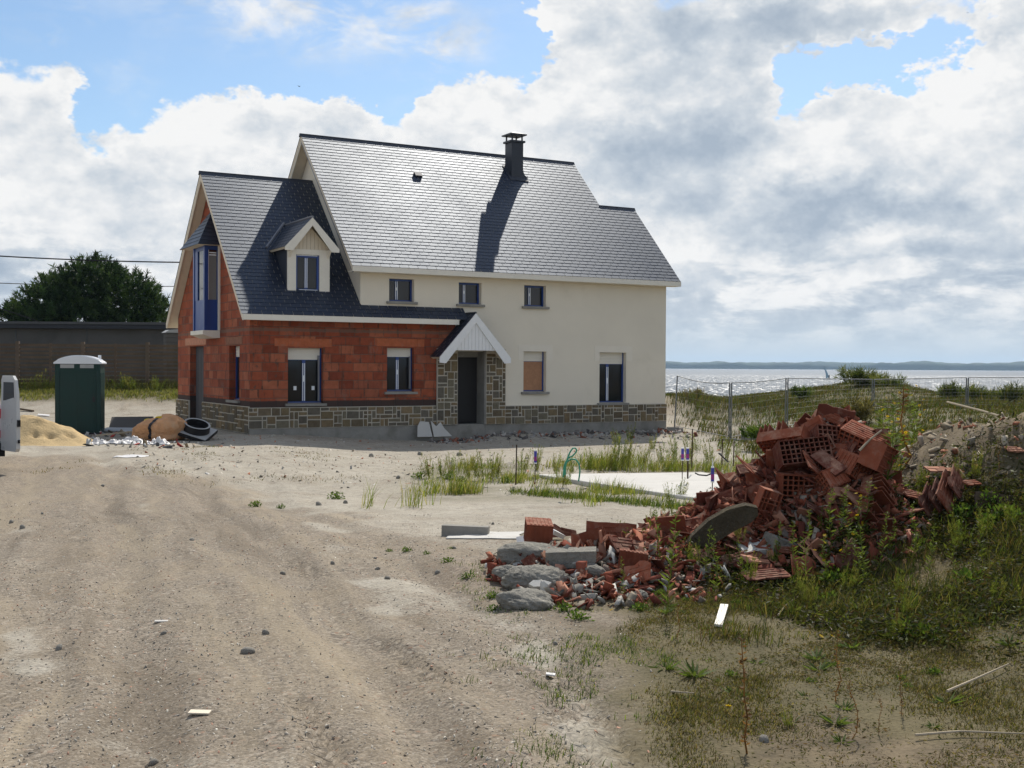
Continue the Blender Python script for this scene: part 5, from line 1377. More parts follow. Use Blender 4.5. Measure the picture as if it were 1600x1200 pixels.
HX = math.atan2(RT[1], RT[0])
plate('board', 205, 668, (1.3, 0.7, 0.05), (math.radians(32), 0, HX + .2), 'greywall', 'dark grey sheet propped up behind the orange sack', 'board', dz=0.1)
plate('board', 190, 676, (1.2, 0.5, 0.04), (math.radians(8), 0, HX - .15), 'greyplastic', 'pale grey board lying behind the white plastic sheet', 'board', dz=0.06)
plate('board', 196, 686, (1.5, 0.09, 0.04), (0, -.1, HX + .35), 'deadwood', 'narrow timber batten lying across the white plastic sheet', 'batten', dz=0.16)
plate('tile_scrap', 68, 651, (0.42, 0.28, 0.03), (.12, .1, HX + .3), 'plastic', 'white board offcut on the rubble strip behind the sand heap', 'board offcut', dz=0.04)
plate('timber_offcut', 38, 643, (0.9, 0.1, 0.06), (0, 0.1, HX - .4), 'bark', 'dark timber offcut lying on the rubble strip behind the van door', 'timber', dz=0.03)


def manhole_riser():
    g = G(306, 688); root = thing('manhole_riser', 'black plastic manhole riser with a square base tipped on the ground by the brick corner', 'manhole riser', g + np.array([0, 0, .26]))
    M = Matrix.Translation(g + np.array([0, 0, .26])) @ Matrix.Rotation(HX - 0.05, 4, 'Z') @ Matrix.Rotation(math.radians(17), 4, 'Y') @ Matrix.Rotation(math.radians(16), 4, 'X')
    b = 0.45; m = MB(); n = 40
    cor = [(-b, -b), (b, -b), (b, b), (-b, b)]; r0 = .36
    m.box(-b, b, -b, b, -0.09, 0.0, M=M); m.build('base_plate', MT['blackplastic'], root)
    m = MB(); m.box(-b + .01, b - .01, -b + .01, b - .01, 0.001, 0.012, M=M); m.build('grey_top', MT['greyplastic'], root)  # thin grey plate over the black base
    m = MB()
    for k in range(n):
        a0, a1 = 2 * math.pi * k / n, 2 * math.pi * (k + 1) / n; q = lambda a, r, z: tuple(M @ Vector((r * math.cos(a), r * math.sin(a), z)))
        m.face([q(a0, .36, .012), q(a1, .36, .012), q(a1, .345, .2), q(a0, .345, .2)]); m.face([q(a1, .30, .2), q(a0, .30, .2), q(a0, .30, .013), q(a1, .30, .013)][::-1])
        m.face([q(a0, .30, .0135), q(a1, .30, .0135), q(a1, 0, .0135), q(a0, 0, .0135)])
    m.build('collar', MT['blackplastic'], root)
    m = MB()
    for k in range(n):
        a0, a1 = 2 * math.pi * k / n, 2 * math.pi * (k + 1) / n; q = lambda a, r, z: tuple(M @ Vector((r * math.cos(a), r * math.sin(a), z)))
        m.face([q(a0, .352, .201), q(a1, .352, .201), q(a1, .325, .216), q(a0, .325, .216)]); m.face([q(a0, .325, .216), q(a1, .325, .216), q(a1, .298, .2), q(a0, .298, .2)])
    m.build('rim', MT['greyplastic'], root)


manhole_riser()
# broken plasterboard leaning on the plinth by the porch
def at_y(px, py, y):
    d = ray(px, py); return CAM + d * (y / d[1])


for (pts, lab) in (([(652, 681), (655, 664), (660, 656), (674, 657), (676, 681)], 'broad broken grey plasterboard piece leaning on the plinth left of the porch'),
                   ([(678, 681), (677, 655), (684, 664), (692, 657), (697, 668), (707, 680)], 'jagged broken plasterboard piece leaning on the plinth beside the porch pier')):
    q = [at_y(a, b, YF - 0.32) for a, b in pts]; o0 = np.array([q[0][0], YF - 0.32, q[0][2]]); m = MB()
    m.prism([(p[0] - o0[0], 0, p[2] - o0[2] - .03) for p in q], (0, 0.018, 0)); o = m.build('plasterboard', MT['slabtop'], loc=o0); o.rotation_euler = (-0.32, 0, 0.05); tag(o, lab, 'plasterboard')

# ------------------------------------------------------------------ concrete slab with stakes, site fence
SLABP = []
def on_slab(u, w):
    ins = np.ones(np.shape(u), bool)
    for i in range(4):
        a, b = SLABP[i], SLABP[(i + 1) % 4]; ins &= ((b[0] - a[0]) * (w - a[1]) - (b[1] - a[1]) * (u - a[0])) > -.04
    return ins
def slab():
    c0 = G(838, 745); c1 = G(1090, 783); d1 = c1 - c0; 
    c2 = c1 + np.array([RT[0], RT[1], 0]) * 1.9 + np.array([FW[0], FW[1], 0]) * 2.9; c3 = c0 + np.array([RT[0], RT[1], 0]) * 3.6 + np.array([FW[0], FW[1], 0]) * 0.55
    zt = max(c0[2], c1[2]) + 0.10
    root_loc = (c0[0], c0[1], zt - .1); m = MB(); p = [c1, c2, c3, c0]; cen = (c0 + c1 + c2 + c3) / 4
    tz = lambda q: c0[2] + .05 + (c1[2] - c0[2]) * ((q - c0)[:2] @ d1[:2]) / (d1[:2] @ d1[:2]) - root_loc[2]
    lo = [(q[0] - root_loc[0], q[1] - root_loc[1], tz(q) - .35) for q in p]; hi = [(q[0] - root_loc[0], q[1] - root_loc[1], tz(q) - .012) for q in p]
    inn = [(q[0] - root_loc[0] + (cen - q)[0] * .006, q[1] - root_loc[1] + (cen - q)[1] * .006, tz(q)) for q in p]
    m.face(lo[::-1]); m.face(inn)
    for i in range(4): j = (i + 1) % 4; m.face([lo[i], lo[j], hi[j], hi[i]]); m.face([hi[i], hi[j], inn[j], inn[i]])
    o = m.build('concrete_slab', MT['slabtop'], loc=root_loc); tag(o, 'pale concrete slab on the ground in front of the house', 'slab')
    SLABP.extend([np.array([q[:2] @ RT, q[:2] @ FW]) for q in p])
    return zt


ZSLAB = slab()
MT['cartblue'] = mat('blue_violet_label', (0.06, 0.06, 0.36), rough=0.4, spec=0.4, var=0.15, vscale=8)
MT['cartred'] = mat('red_violet_label', (0.30, 0.03, 0.22), rough=0.4, spec=0.4, var=0.15, vscale=8)
MT['rust'] = mat('rusty_rebar', (0.055, 0.035, 0.026), rough=0.9, spec=0.2, var=0.2)


def cartridge_stake(px, py, w, rodh, label, nozzle=False, rods=1):
    q = P(px, py, w); z = q[2]
    root = thing('cartridge_stake', label, 'stake', q)
    m = MB()
    for k in range(rods): m.tube([q + np.array([.02 * k, 0, -.15]), q + np.array([.02 * k + .01, .01, rodh + .05])], .008, 6)
    m.build('rod', MT['rust'], root)
    b = q + np.array([.012, .01, rodh]); m = MB(); m.tube([b, b + (0, 0, .21)], .027, 12); m.build('cartridge', MT['cartblue'], root)
    m = MB(); m.tube([b + (0, 0, .03), b + (0, 0, .11)], .0278, 12, cap=False); m.build('label_band', MT['cartred'], root)
    m = MB()
    if nozzle: m.tube([b + (0, 0, .21), b + (0, 0, .235), b + (0, 0, .24), b + (0, 0, .36)], [.027, .022, .012, .004], 10)
    else: m.tube([b + (0, 0, .211), b + (0, 0, .235)], .029, 12)
    m.tube([b + (0, 0, -.02), b], .029, 12)
    m.build('cap', MT['white'], root)


cartridge_stake(836, 743, 21.9, 0.24, 'blue cartridge capping a rod at the far left slab corner')
cartridge_stake(1066, 736, 22.8, 0.22, 'left one of two blue cartridges standing side by side on the slab edge')
cartridge_stake(1074, 736, 22.9, 0.22, 'right one of two blue cartridges standing side by side on the slab edge', rods=2)
cartridge_stake(1113, 754, 18.6, 0.02, 'blue cartridge with a pointed white nozzle beside the brick heap', nozzle=True)
MT['hose'] = mat('green_hose', (0.04, 0.30, 0.18), rough=0.4, spec=0.4, var=0.1)
m = MB(); b0 = P(904, 752, 20.0)
pp = [P(x, y, 20.0 + dw) for (x, y, dw) in ((904, 752, 0), (906, 735, 0), (903, 722, .02), (895, 717, .05), (886, 722, .03), (881, 732, 0), (883, 742, -.03), (884, 728, -.05), (889, 710, -.04), (896, 700, 0), (901, 704, .04), (895, 712, .05), (888, 716, .03), (882, 728, 0), (880, 748, 0))]
pc = []
for i in range(len(pp) - 1):
    pm1 = pp[max(i - 1, 0)]; p2 = pp[min(i + 2, len(pp) - 1)]
    for t in np.linspace(0, 1, 6, endpoint=False):
        a, b, c, d = pm1, pp[i], pp[i + 1], p2; pc.append(0.5 * ((2 * b) + (-a + c) * t + (2 * a - 5 * b + 4 * c - d) * t * t + (-a + 3 * b - 3 * c + d) * t ** 3))
m.tube([q - b0 for q in pc], .013, 8); tag(m.build('green_hose', MT['hose'], loc=b0, smooth=True), 'green plastic hose looped up out of the weeds at the slab edge', 'hose')
# thin rods standing in the weeds
for i, (px, py, w, h, lab) in enumerate(((1081, 716, 25, .62, 'tallest rusty rod standing in the weeds behind the slab'), (1128, 712, 25.5, .36, 'short rusty rod in the weeds left of the brick heap'), (1146, 714, 25.5, .34, 'short rusty rod in the weeds closest to the brick heap'), (806, 741, 22, .55, 'thin rusty rod standing left of the slab corner'))):
    q = P(px, py, w); m = MB(); m.tube([(0, 0, -.2), (.02, .01, h)], .012, 6); tag(m.build('rebar_rod', MT['rust'], loc=q), lab, 'rod')
m = MB(); p0 = P(1092, 742, 21.0); pts = [P(x, y, 21.0) - p0 for x, y in ((1086, 739), (1092, 742), (1104, 743), (1112, 740))]; m.tube(pts, .014, 6); tag(m.build('black_pipe_end', MT['blackplastic'], loc=p0), 'bent black pipe end lying on the slab beside the brick heap', 'pipe')
m = MB(); p0 = P(1138, 722, 22); m.tube([(0, 0, 0), (-.19, .05, .17)], .015, 6); tag(m.build('black_pipe_end', MT['blackplastic'], loc=p0), 'short black pipe end sticking out of the weeds above the slab', 'pipe')


def site_fence():
    posts = [(1052, 664, 587, 41.0), (1141, 678, 598, 37.5), (1229, 650, 591, 40.5), (1364, 652, 593, 41.5), (1511, 648, 590, 42.0), (1660, 640, 590, 43.0)]
    labs = ['wire mesh fence panel beside the corner of the house', 'sagging wire mesh fence panel left of the grassy dune', 'wire mesh fence panel in front of the grassy dune bush', 'wide wire mesh fence panel right of the grassy dune bush', 'wire mesh fence panel at the right edge of the photo']
    for i in range(5):
        (xa, ba, ta, wa), (xb, bb, tb, wb) = posts[i], posts[i + 1]
        def foot(x, w, o): q = P(x + o, 600, w); return np.array([q[0], q[1], H1(q[0], q[1])])
        fa, fb = foot(xa, wa, 1.5 if i else 2), foot(xb, wb, -1.5); top_a, top_b = P(xa, ta, wa)[2], P(xb, tb, wb)[2]
        lean = 0.12 if i == 0 else 0.02
        root = thing('mesh_fence_panel', labs[i], 'fence panel', fa, 'site fence panels along the dunes')
        ha = fa + np.array([lean, 0, top_a - fa[2]]); hb = fb + np.array([0.02, 0, top_b - fb[2]])
        def part_tube(nm, pts, r): m = MB(); m.tube(pts, r, 7); m.build(nm, MT['steel'], root)
        part_tube('post', [fa - (0, 0, .1), ha], .023); part_tube('post', [fb - (0, 0, .1), hb], .023)
        rail = [ha * (1 - t) + hb * t - np.array([0, 0, (.10 if i == 0 else .04 if i == 1 else 0) * 4 * t * (1 - t)]) for t in np.linspace(0, 1, 9)]
        part_tube('rail', rail, .014)
        part_tube('rail', [fa + (0.02, 0, .18), fb + (0, 0, .18)], .010)
        m = MB()
        for t in np.linspace(0.02, .98, 30): m.tube([fa * (1 - t) + fb * t + (0, 0, .18), ha * (1 - t) + hb * t - (0, 0, (.10 if i == 0 else .04 if i == 1 else 0) * 4 * t * (1 - t))], .0022, 3, cap=False)
        for t in np.linspace(0.15, .95, 8): m.tube([(fa + (0, 0, .1)) * (1 - t) + ha * t, (fb + (0, 0, .1)) * (1 - t) + hb * t], .0022, 3, cap=False)
        m.build('wire_mesh', MT['steel'], root)
    for (x, b, t, w), lab in zip(posts[:5], ('concrete fence foot nearest the house corner', 'concrete fence foot under the second pair of posts from the house', 'concrete fence foot under the middle pair of posts', 'concrete fence foot hidden behind the brick heap', 'concrete fence foot at the posts on the right')):
        q = P(x, 600, w); z = H1(q[0], q[1]); m = MB(); m.box(-.34, .34, -.11, .11, 0, .13); m.box(-.2, .2, -.09, .09, .131, .16)
        o = m.build('fence_foot', MT['concrete'], loc=(q[0], q[1], z - .02)); o.rotation_euler = (0, 0, HX + .1); tag(o, lab, 'fence foot', 'concrete feet of the site fence')


site_fence()
plate('concrete_block', 1180, 682, (0.75, 0.22, 0.22), (0, 0, HX - .1), 'concrete', 'pale concrete block lying left of the brick heap behind the weeds', 'block', wld=P(1178, 687, 34))

# ------------------------------------------------------------------ the brick heap
def hollow_block(L=0.50, Hh=0.24, D=0.26, nx=10, nz=5, seed=0, broken=False):
    """perforated clay block: shell and webs, ribbed flanks; cells run along local Y, face L x Hh"""
    r = random.Random(seed); m = MB(); t = 0.012
    x = [-L / 2 + L * i / nx for i in range(nx + 1)]; z = [Hh * j / nz for j in range(nz + 1)]
    def d(a): return D * (1 if not broken else r.uniform(.45, 1.0))
    for i in range(nx + 1):
        inner = 0 < i < nx; e = 0.003 if inner else 0.0
        if broken and inner and r.random() < .25: continue
        m.box(x[i] - t / 2, x[i] + t / 2, -D / 2 + e, -D / 2 + d(i) - e, 0.001, Hh - .001)
    for j in range(nz + 1):
        inner = 0 < j < nz; e = 0.005 if inner else -0.002
        if broken and inner and r.random() < .25: continue
        m.box(-L / 2 - (0 if inner else .006), L / 2 + (0 if inner else .006), -D / 2 + e, -D / 2 + d(j) - e, z[j] - t / 2, z[j] + t / 2)
    for s in (0, 1):
        for i in range(6):
            y0 = -D / 2 + .015 + i * (D - .03) / 6; zz = Hh + t / 2 if s else -t / 2 - .005
            if not broken: m.box(-L / 2 + .01, L / 2 - .01, y0, y0 + (D - .03) / 6 * .55, zz, zz + .005)
    for s in (-1, 1):
        for i in range(5):
            y0 = -D / 2 + .015 + i * (D - .03) / 5
            if not broken: m.box(s * (L / 2 + .006) - (.005 if s < 0 else 0), s * (L / 2 + .006) + (.005 if s > 0 else 0), y0, y0 + (D - .03) / 5 * .5, .015, Hh - .015)
    return m


def mesh_of(m, name, mt): o = m.build(name, MT[mt]); me = o.data; bpy.data.objects.remove(o); return me


def ribbed_plate(L, W_, seed, t=0.014, jag=0.3, ribs=True):
    """a broken wall of a block: irregular outline, ribs on one face"""
    r = random.Random(seed); m = MB(); n = 5; up, lo = [], []
    for i in range(n + 1):
        x = -L / 2 + L * i / n; up.append((x, W_ / 2 * (1 - jag * r.random()))); lo.append((x, -W_ / 2 * (1 - jag * r.random() * .6)))
    for i in range(n):
        (x0, a0), (x1, a1) = up[i], up[i + 1]; (_, b0), (_, b1) = lo[i], lo[i + 1]
        m.hull8([(x0, b0, 0), (x1, b1, 0), (x1, a1, 0), (x0, a0, 0), (x0, b0, t), (x1, b1, t), (x1, a1, t), (x0, a0, t)])
    if ribs:
        k = max(3, int(W_ / .045))
        for j in range(k):
            y0 = -W_ / 2 * .9 + j * W_ * .9 / k; y1 = y0 + W_ * .9 / k * .55
            i0, i1 = r.randint(0, 1), r.randint(n - 1, n)
            if j < k * .2 or j > k * .7: i0, i1 = i0 + 1, i1 - 1
            m.box(-L / 2 + L * i0 / n + .01, -L / 2 + L * i1 / n - .01, y0, y1, t + .0005, t + .006)
    return m


BLK = [mesh_of(hollow_block(seed=1), 'hollow_block', 'clay_dark'), mesh_of(hollow_block(L=.42, Hh=.20, nx=8, nz=4, seed=2), 'hollow_block', 'clay'), mesh_of(hollow_block(L=.5, Hh=.26, seed=5, broken=True), 'hollow_block', 'clay'),
       mesh_of(hollow_block(L=.33, Hh=.22, D=.3, nx=6, nz=4, seed=9, broken=True), 'hollow_block', 'clay_dark'), mesh_of(hollow_block(L=.28, Hh=.16, D=.22, nx=6, nz=3, seed=4, broken=True), 'hollow_block', 'clay_pale')]
PLT = [mesh_of(ribbed_plate(l, w, s, jag=j), 'brick_plate', mt) for (l, w, s, j, mt) in ((.50, .26, 1, .1, 'clay'), (.42, .24, 2, .35, 'clay_dark'), (.30, .22, 3, .45, 'clay'), (.36, .18, 4, .5, 'clay_pale'), (.25, .2, 5, .6, 'clay_dark'), (.20, .12, 6, .6, 'clay'), (.28, .10, 7, .4, 'clay'), (.17, .14, 8, .7, 'clay_pale'))]
vdir = math.atan2(FW[1], FW[0])
# large pieces one can point at: (pixel x, y, metres ahead, mesh, yaw rel. to the view, tilt x, tilt y, label)
BIG = [(1258, 697, 11.75, BLK[0], 4, -22, -6, 'big hollow clay block showing its grid of cells near the top of the heap'),
       (1310, 690, 11.95, BLK[0], 8, -26, 5, 'hollow clay block showing its grid, right of the biggest block on the heap'),
       (1272, 668, 12.3, BLK[1], 55, 58, 12, 'ribbed clay block standing tilted on the very top of the heap'),
       (1238, 676, 12.2, BLK[2], -40, 50, -10, 'dark broken clay block left of the topmost block'),
       (1345, 684, 11.9, BLK[1], -35, 20, 22, 'clay block tipped on its corner at the right shoulder of the heap'),
       (1328, 676, 12.2, BLK[2], 20, 70, 20, 'broken clay block leaning against the right shoulder of the heap'),
       (1290, 706, 11.45, BLK[4], -20, -24, -30, 'pale half block with snapped cells lying tilted in front of the big grid block'),
       (1257, 722, 11.4, BLK[4], 10, -10, -24, 'pale broken block row with a toothed edge below the big grid block'),
       (1222, 735, 11.5, BLK[1], 84, 80, 4, 'upright smooth clay block standing on end in the middle of the heap'),
       (1318, 716, 11.5, PLT[0], -2, 76, 0, 'long clay plate lying level at the right of the grid blocks'),
       (1258, 728, 11.3, BLK[3], 25, -15, 40, 'dark broken block sunk in the hollow of the heap'),
       (1300, 732, 11.3, BLK[3], -50, 30, 30, 'small perforated block turned on its side in the hollow of the heap'),
       (1330, 740, 11.2, BLK[1], 40, 15, 28, 'block sloping down the right flank of the heap'),
       (1360, 712, 11.6, BLK[2], 60, 20, 10, 'broken whitish block at the right end of the heap'),
       (1205, 760, 11.1, PLT[0], -3, 70, -3, 'long clay plate across the middle of the heap above the curved concrete piece'),
       (1250, 765, 10.9, BLK[1], 2, 0, 2, 'clay block lying flat under the long plate in the middle of the heap'),
       (1195, 690, 12.1, PLT[1], 60, 50, 25, 'clay plate sliding down the left shoulder of the heap'),
       (1180, 708, 12.0, PLT[0], 40, 35, 30, 'large clay plate on the left shoulder of the heap'),
       (1160, 722, 12.2, PLT[3], 28, 18, -24, 'long pale ribbed plate sticking out from the left side of the heap'),
       (840, 828, 11.8, BLK[1], 92, 4, -3, 'clay block lying with its ribbed side forward at the left end of the rubble'),
       (910, 834, 11.5, BLK[2], 70, 70, 10, 'open broken block beside the white scraps in the low rubble'),
       (968, 840, 11.5, PLT[0], 10, 14, 4, 'pale topped clay plate bridging the low rubble'),
       (955, 828, 11.7, PLT[0], 0, 66, 3, 'whitish plate standing on edge at the back of the low rubble'),
       (880, 838, 11.4, PLT[1], 35, 60, 15, 'clay plate leaning in the middle of the low rubble'),
       (930, 862, 11.0, PLT[0], 20, 60, 10, 'clay plate leaning behind the grey concrete lumps'),
       (985, 885, 10.6, BLK[1], 86, 8, 4, 'clay block lying at the front of the heap right of the concrete lumps'),
       (996, 915, 10.1, PLT[2], -40, 60, -20, 'pale clay plate propped up at the front foot of the heap'),
       (1160, 892, 10.0, PLT[1], 25, 18, -10, 'flat clay plate lying in the grass below the heap'),
       (1188, 895, 9.9, PLT[3], 15, 14, 8, 'speckled pale plate lying in the grass below the heap'),
       (1195, 918, 9.6, PLT[1], 12, 12, -3, 'lowest clay plate lying in the grass in front of the heap'),
       (1255, 905, 10.0, PLT[2], 30, 70, 12, 'dark plate standing in the weeds right of the plates in the grass'),
       (1325, 893, 10.2, PLT[1], 50, 66, -25, 'dark red plate standing slanted in the weeds below the mound'),
       (1230, 880, 10.4, PLT[6], 30, 40, 10, 'thin clay strip in the weeds below the heap'),
       (1202, 812, 10.7, PLT[0], 38, 22, -20, 'bright edged clay plate sliding down the front of the heap'),
       (1232, 834, 10.6, PLT[7], 10, 18, 5, 'small pale ribbed plate beside the white concrete scrap'),
       (1296, 812, 10.8, PLT[6], 60, 70, 10, 'clay splinter standing in the weeds right of the heap'),
       (1310, 775, 11.1, BLK[4], 15, 40, 10, 'broken block with pale snapped edges low on the right flank'),
       (1330, 780, 11.1, BLK[4], -30, 30, 40, 'second broken block with pale edges low on the right flank'),
       (1475, 694, 12.0, PLT[3], 5, 12, 2, 'pale flat plate lying on the sandy mound above the leaning plates'),
       (1450, 722, 11.6, PLT[1], 58, 62, -24, 'leftmost of the plates leaning in a row on the sandy mound'),
       (1465, 716, 11.6, PLT[1], 60, 60, -22, 'second of the plates leaning in a row on the sandy mound'),
       (1480, 715, 11.6, PLT[0], 60, 62, -26, 'third of the plates leaning in a row on the sandy mound'),
       (1494, 706, 11.7, PLT[1], 62, 60, -24, 'rightmost of the plates leaning in a row on the sandy mound'),
       (1428, 712, 11.7, PLT[2], 20, 20, 10, 'broken plate lying left of the plates leaning on the mound'),
       (1518, 728, 11.6, PLT[5], 30, 20, 0, 'small red shard right of the plates leaning on the mound'),
       (1585, 700, 12.0, PLT[7], 10, 20, 0, 'bright orange shard high on the sandy mound at the right')]
for (px, py, w, me, yaw, tx, ty, lab) in BIG:
    isb = me.name.startswith('hollow'); q = G(px, py, 14.6); hit = (q[:2] @ FW) < 14.4 and (w < 11.6 or py > 740)
    if not hit: q = P(px, py, w)
    z = q[2] - (0.12 if isb else 0.02) if not hit else q[2] - (0.06 if isb else (-0.11 if py > 870 else -0.015))
    z = min(z, H1(q[0], q[1]) + 0.16)
    put('hollow_block' if isb else 'brick_plate', me, (q[0], q[1], z), Euler((math.radians(tx), math.radians(ty), HX + math.radians(yaw))), lab, 'clay block' if isb else 'brick plate', 'pieces of the clay brick heap')

rr = random.Random(5)
def scatter(n, fn, meshes, name, label, cat, group, lift, smin, smax, tilt):
    k = 0
    while k < n:
        u, w = fn()
        if u is None: continue
        p = uw(u, w); z = H1(p[0], p[1]); s = rr.uniform(smin, smax)
        put(name, rr.choice(meshes), (p[0], p[1], z + rr.uniform(*lift)), Euler((rr.gauss(0, tilt), rr.gauss(0, tilt), rr.uniform(0, 6.3))), label, cat, group, s); k += 1


def on_heap(lo=0.18):
    u, w = rr.uniform(-.3, 4.3), rr.uniform(10.3, 13.6)
    return (u, w) if float(heap(u, w)) > lo * rr.uniform(.6, 1.6) else (None, None)


scatter(215, lambda: on_heap(.2), PLT, 'brick_shard', 'broken piece of red clay brick somewhere in the rubble heap', 'brick shard', 'loose shards of the rubble heap', (-.02, .12), .6, 1.15, .7)
scatter(10, lambda: on_heap(.6), BLK, 'broken_block', 'broken hollow clay block half buried in the rubble heap', 'clay block', 'half buried blocks of the rubble heap', (-.10, .06), .7, 1.05, .6)
# the small stuff nobody could count
def fragments(n, fn, seed, name, cols, smin, smax, lift=0.0, flat=.35, mt='frag'):
    r = np.random.default_rng(seed); V = []; F = []; C = []; b = 0; k = 0
    base = np.array([(-1, -.6, -.5), (1, -.7, -.5), (.9, .6, -.5), (-.8, .7, -.5), (-.9, -.6, .5), (.8, -.6, .5), (1, .7, .5), (-.9, .5, .5)]) * .5
    fc = np.array([(3, 2, 1, 0), (4, 5, 6, 7), (0, 1, 5, 4), (1, 2, 6, 5), (2, 3, 7, 6), (3, 0, 4, 7)])
    while k < n:
        q = fn(r)
        if q is None: continue
        u, w = q; p = uw(u, w); k += 1; s = smin + (smax - smin) * r.random() ** 2.2
        v = base * (1 + .5 * (r.random((8, 3)) - .5)) * np.array([s * r.uniform(.8, 1.8), s * r.uniform(.5, 1), s * flat * r.uniform(.4, 1.2)])
        R_ = np.array(Euler((r.normal() * .7, r.normal() * .7, r.uniform(0, 6.3))).to_matrix()); v = v @ R_.T
        V.append(v + [p[0], p[1], 0]); F.append(fc + b); b += 8; c = np.array(cols[r.integers(len(cols))]) * r.uniform(.7, 1.25); C.append(np.tile(c, (6, 1)))
    V = np.array(V); cen = V.mean(1); z = land(cen[:, 0], cen[:, 1]) + lift * r.random(len(cen)); V[:, :, 2] += z[:, None]
    return npmesh(name, V.reshape(-1, 3), np.concatenate(F), MT[mt], np.concatenate(C))


CL = [(.24, .07, .04), (.18, .05, .03), (.32, .12, .07), (.15, .045, .03), (.42, .21, .14), (.22, .07, .045)]
def fh(r):
    u, w = r.uniform(-.6, 4.4), r.uniform(10.0, 13.8); h = float(heap(u, w)); return (u, w) if h > .07 + .25 * r.random() ** 2 else None
tag(fragments(6500, fh, 91, 'brick_fragments', CL + [(.20, .16, .13), (.30, .26, .21)], .03, .16, lift=.05), 'small clay fragments covering the rubble heap', 'rubble', kind='stuff')
def fl(r):
    t = r.random(); u = 1.15 + 1.5 * t + r.normal() * .16; w = 11.75 + .3 * t + r.normal() * .38; return (u, w)
tag(fragments(3200, fl, 92, 'brick_splinters', CL, .05, .19, lift=.12, flat=.2), 'thin clay splinters sliding down the left slope of the heap', 'rubble', kind='stuff')

def on_low():
    u, w = rr.gauss(.65, .55), rr.gauss(11.1, .5); return (u, w) if -.25 < u < 1.7 and 10.0 < w < 12.2 and u > -.3 - .6 * (w - 11.5) else (None, None)
scatter(60, on_low, PLT, 'brick_shard', 'broken piece of red clay brick in the low rubble at the left of the heap', 'brick shard', 'loose shards of the low rubble', (-.02, .10), .45, .85, .6)
def flow(r):
    u, w = .6 + r.normal() * .55, 10.9 + r.normal() * .55; return (u, w) if u > -.25 and 9.8 < w < 12.4 and u > -.35 - .5 * (w - 11.2) else None
tag(fragments(1500, flow, 93, 'low_rubble', CL + [(.34, .32, .28), (.24, .23, .2), (.5, .48, .44), (.2, .17, .13)], .02, .15, lift=.07), 'mixed fragments of clay, concrete and plaster in the low rubble', 'rubble', kind='stuff')

# grey concrete lumps, scraps and the curved broken concrete piece
for i, (px, py, w, rad, lab) in enumerate(((838, 905, 10.3, (.30, .22, .12), 'smooth folded grey concrete lump lying on top of the other lumps'), (832, 866, 10.9, (.34, .20, .12), 'rough grey concrete lump behind the folded one'),
                                           (822, 938, 9.95, (.26, .18, .10), 'low crumbly grey concrete lump at the front of the rubble'), (795, 895, 10.6, (.15, .15, .09), 'small grey concrete lump at the left end of the rubble'),
                                           (925, 890, 10.6, (.14, .12, .08), 'grey concrete lump between the clay block and the folded lump'), (1000, 925, 10.0, (.09, .07, .05), 'fist sized grey lump at the front foot of the heap'))):
    q = G(px, py + 10, 14.5); me = lump_mesh('concrete_lump', rad, i + 2, 5, .22 if i else .12, 1.5, MT['lump'], folds=.10 if i == 0 else .04)
    put('concrete_lump', me, (q[0], q[1], q[2] + rad[2] * .35), (0.1, .05 * i, HX + .3 * i), lab, 'concrete lump', 'concrete lumps at the left of the heap')
plate('concrete_block', 893, 877, (.46, .22, .15), (.05, -.05, HX - .08), 'lump', 'flat grey concrete block lying right of the rough lump', 'concrete block', wld=G(893, 892) + (0, 0, .03))
plate('kerb_stone', 727, 828, (.56, .12, .14), (.0, .02, HX - .12), 'concrete', 'pale kerb stone lying on the sand left of the rubble', 'kerb stone', wld=G(727, 837) - (0, 0, .02))
sheet('plastic_sheet', 760, 838, .42, .35, .02, 31, 'slabtop', 'thin sheet standing in for white sand behind the low rubble', 'plastic sheet', lift=.012)  # added sheet stands in for a pale patch of sand
plate('concrete_scrap', 1183, 853, (.36, .22, .14), (.3, -.1, HX + .2), 'slabtop', 'white broken concrete scrap at the front of the heap', 'concrete scrap', wld=G(1183, 872) - (0, 0, .03))
plate('concrete_scrap', 1210, 850, (.3, .22, .16), (.2, .3, HX + .5), 'lump', 'grey broken concrete scrap beside the white one', 'concrete scrap', wld=G(1214, 866) - (0, 0, .03))
plate('white_scrap', 845, 918, (.22, .10, .03), (.6, .0, HX + .1), 'slabtop', 'white painted scrap propped on the front concrete lump', 'scrap', wld=G(842, 934) + (0, 0, .10), sides=6)
for i, (px, py, w, lab) in enumerate(((822, 846, 11.2, 'white angular scrap at the back left of the low rubble'), (845, 838, 11.3, 'white square scrap beside the flat clay block'), (866, 832, 11.35, 'small white scrap under the edge of the flat clay block'))):
    plate('white_scrap', px, py, (.20, .14, .05), (.7 - .2 * i, .3 * i - .2, HX + .4 * i), 'plastic', lab, 'scrap', wld=G(px, py + 12) + (0, 0, .06), seed=i + 3)
MT['mossy'] = mat('mossy_concrete', (0.085, 0.070, 0.046), rough=0.97, spec=0.1, var=0.35, vscale=5, bump=1.0, bscale=14, bdist=0.05, fine=(40, 0.25), stain=(3, 0.5, 0.7, (0.12, 0.105, 0.08), 0.6))
def curved_piece():
    pts = [(1052, 872), (1062, 846), (1082, 816), (1108, 792), (1138, 775), (1166, 768), (1184, 772), (1185, 784), (1174, 795), (1150, 807), (1124, 823), (1096, 847), (1070, 873)]
    q = [P(x, y, 11.12 + .05 * (y - 768) / 116) for x, y in pts]; o0 = q[0]; m = MB(); m.prism([p - o0 for p in q], np.array([FW[0], FW[1], .25]) * .075)
    tag(m.build('curved_concrete_piece', MT['mossy'], loc=o0 - np.array([0, 0, .13])), 'mossy curved slab of broken concrete lying on the left slope of the heap', 'concrete piece')


curved_piece()

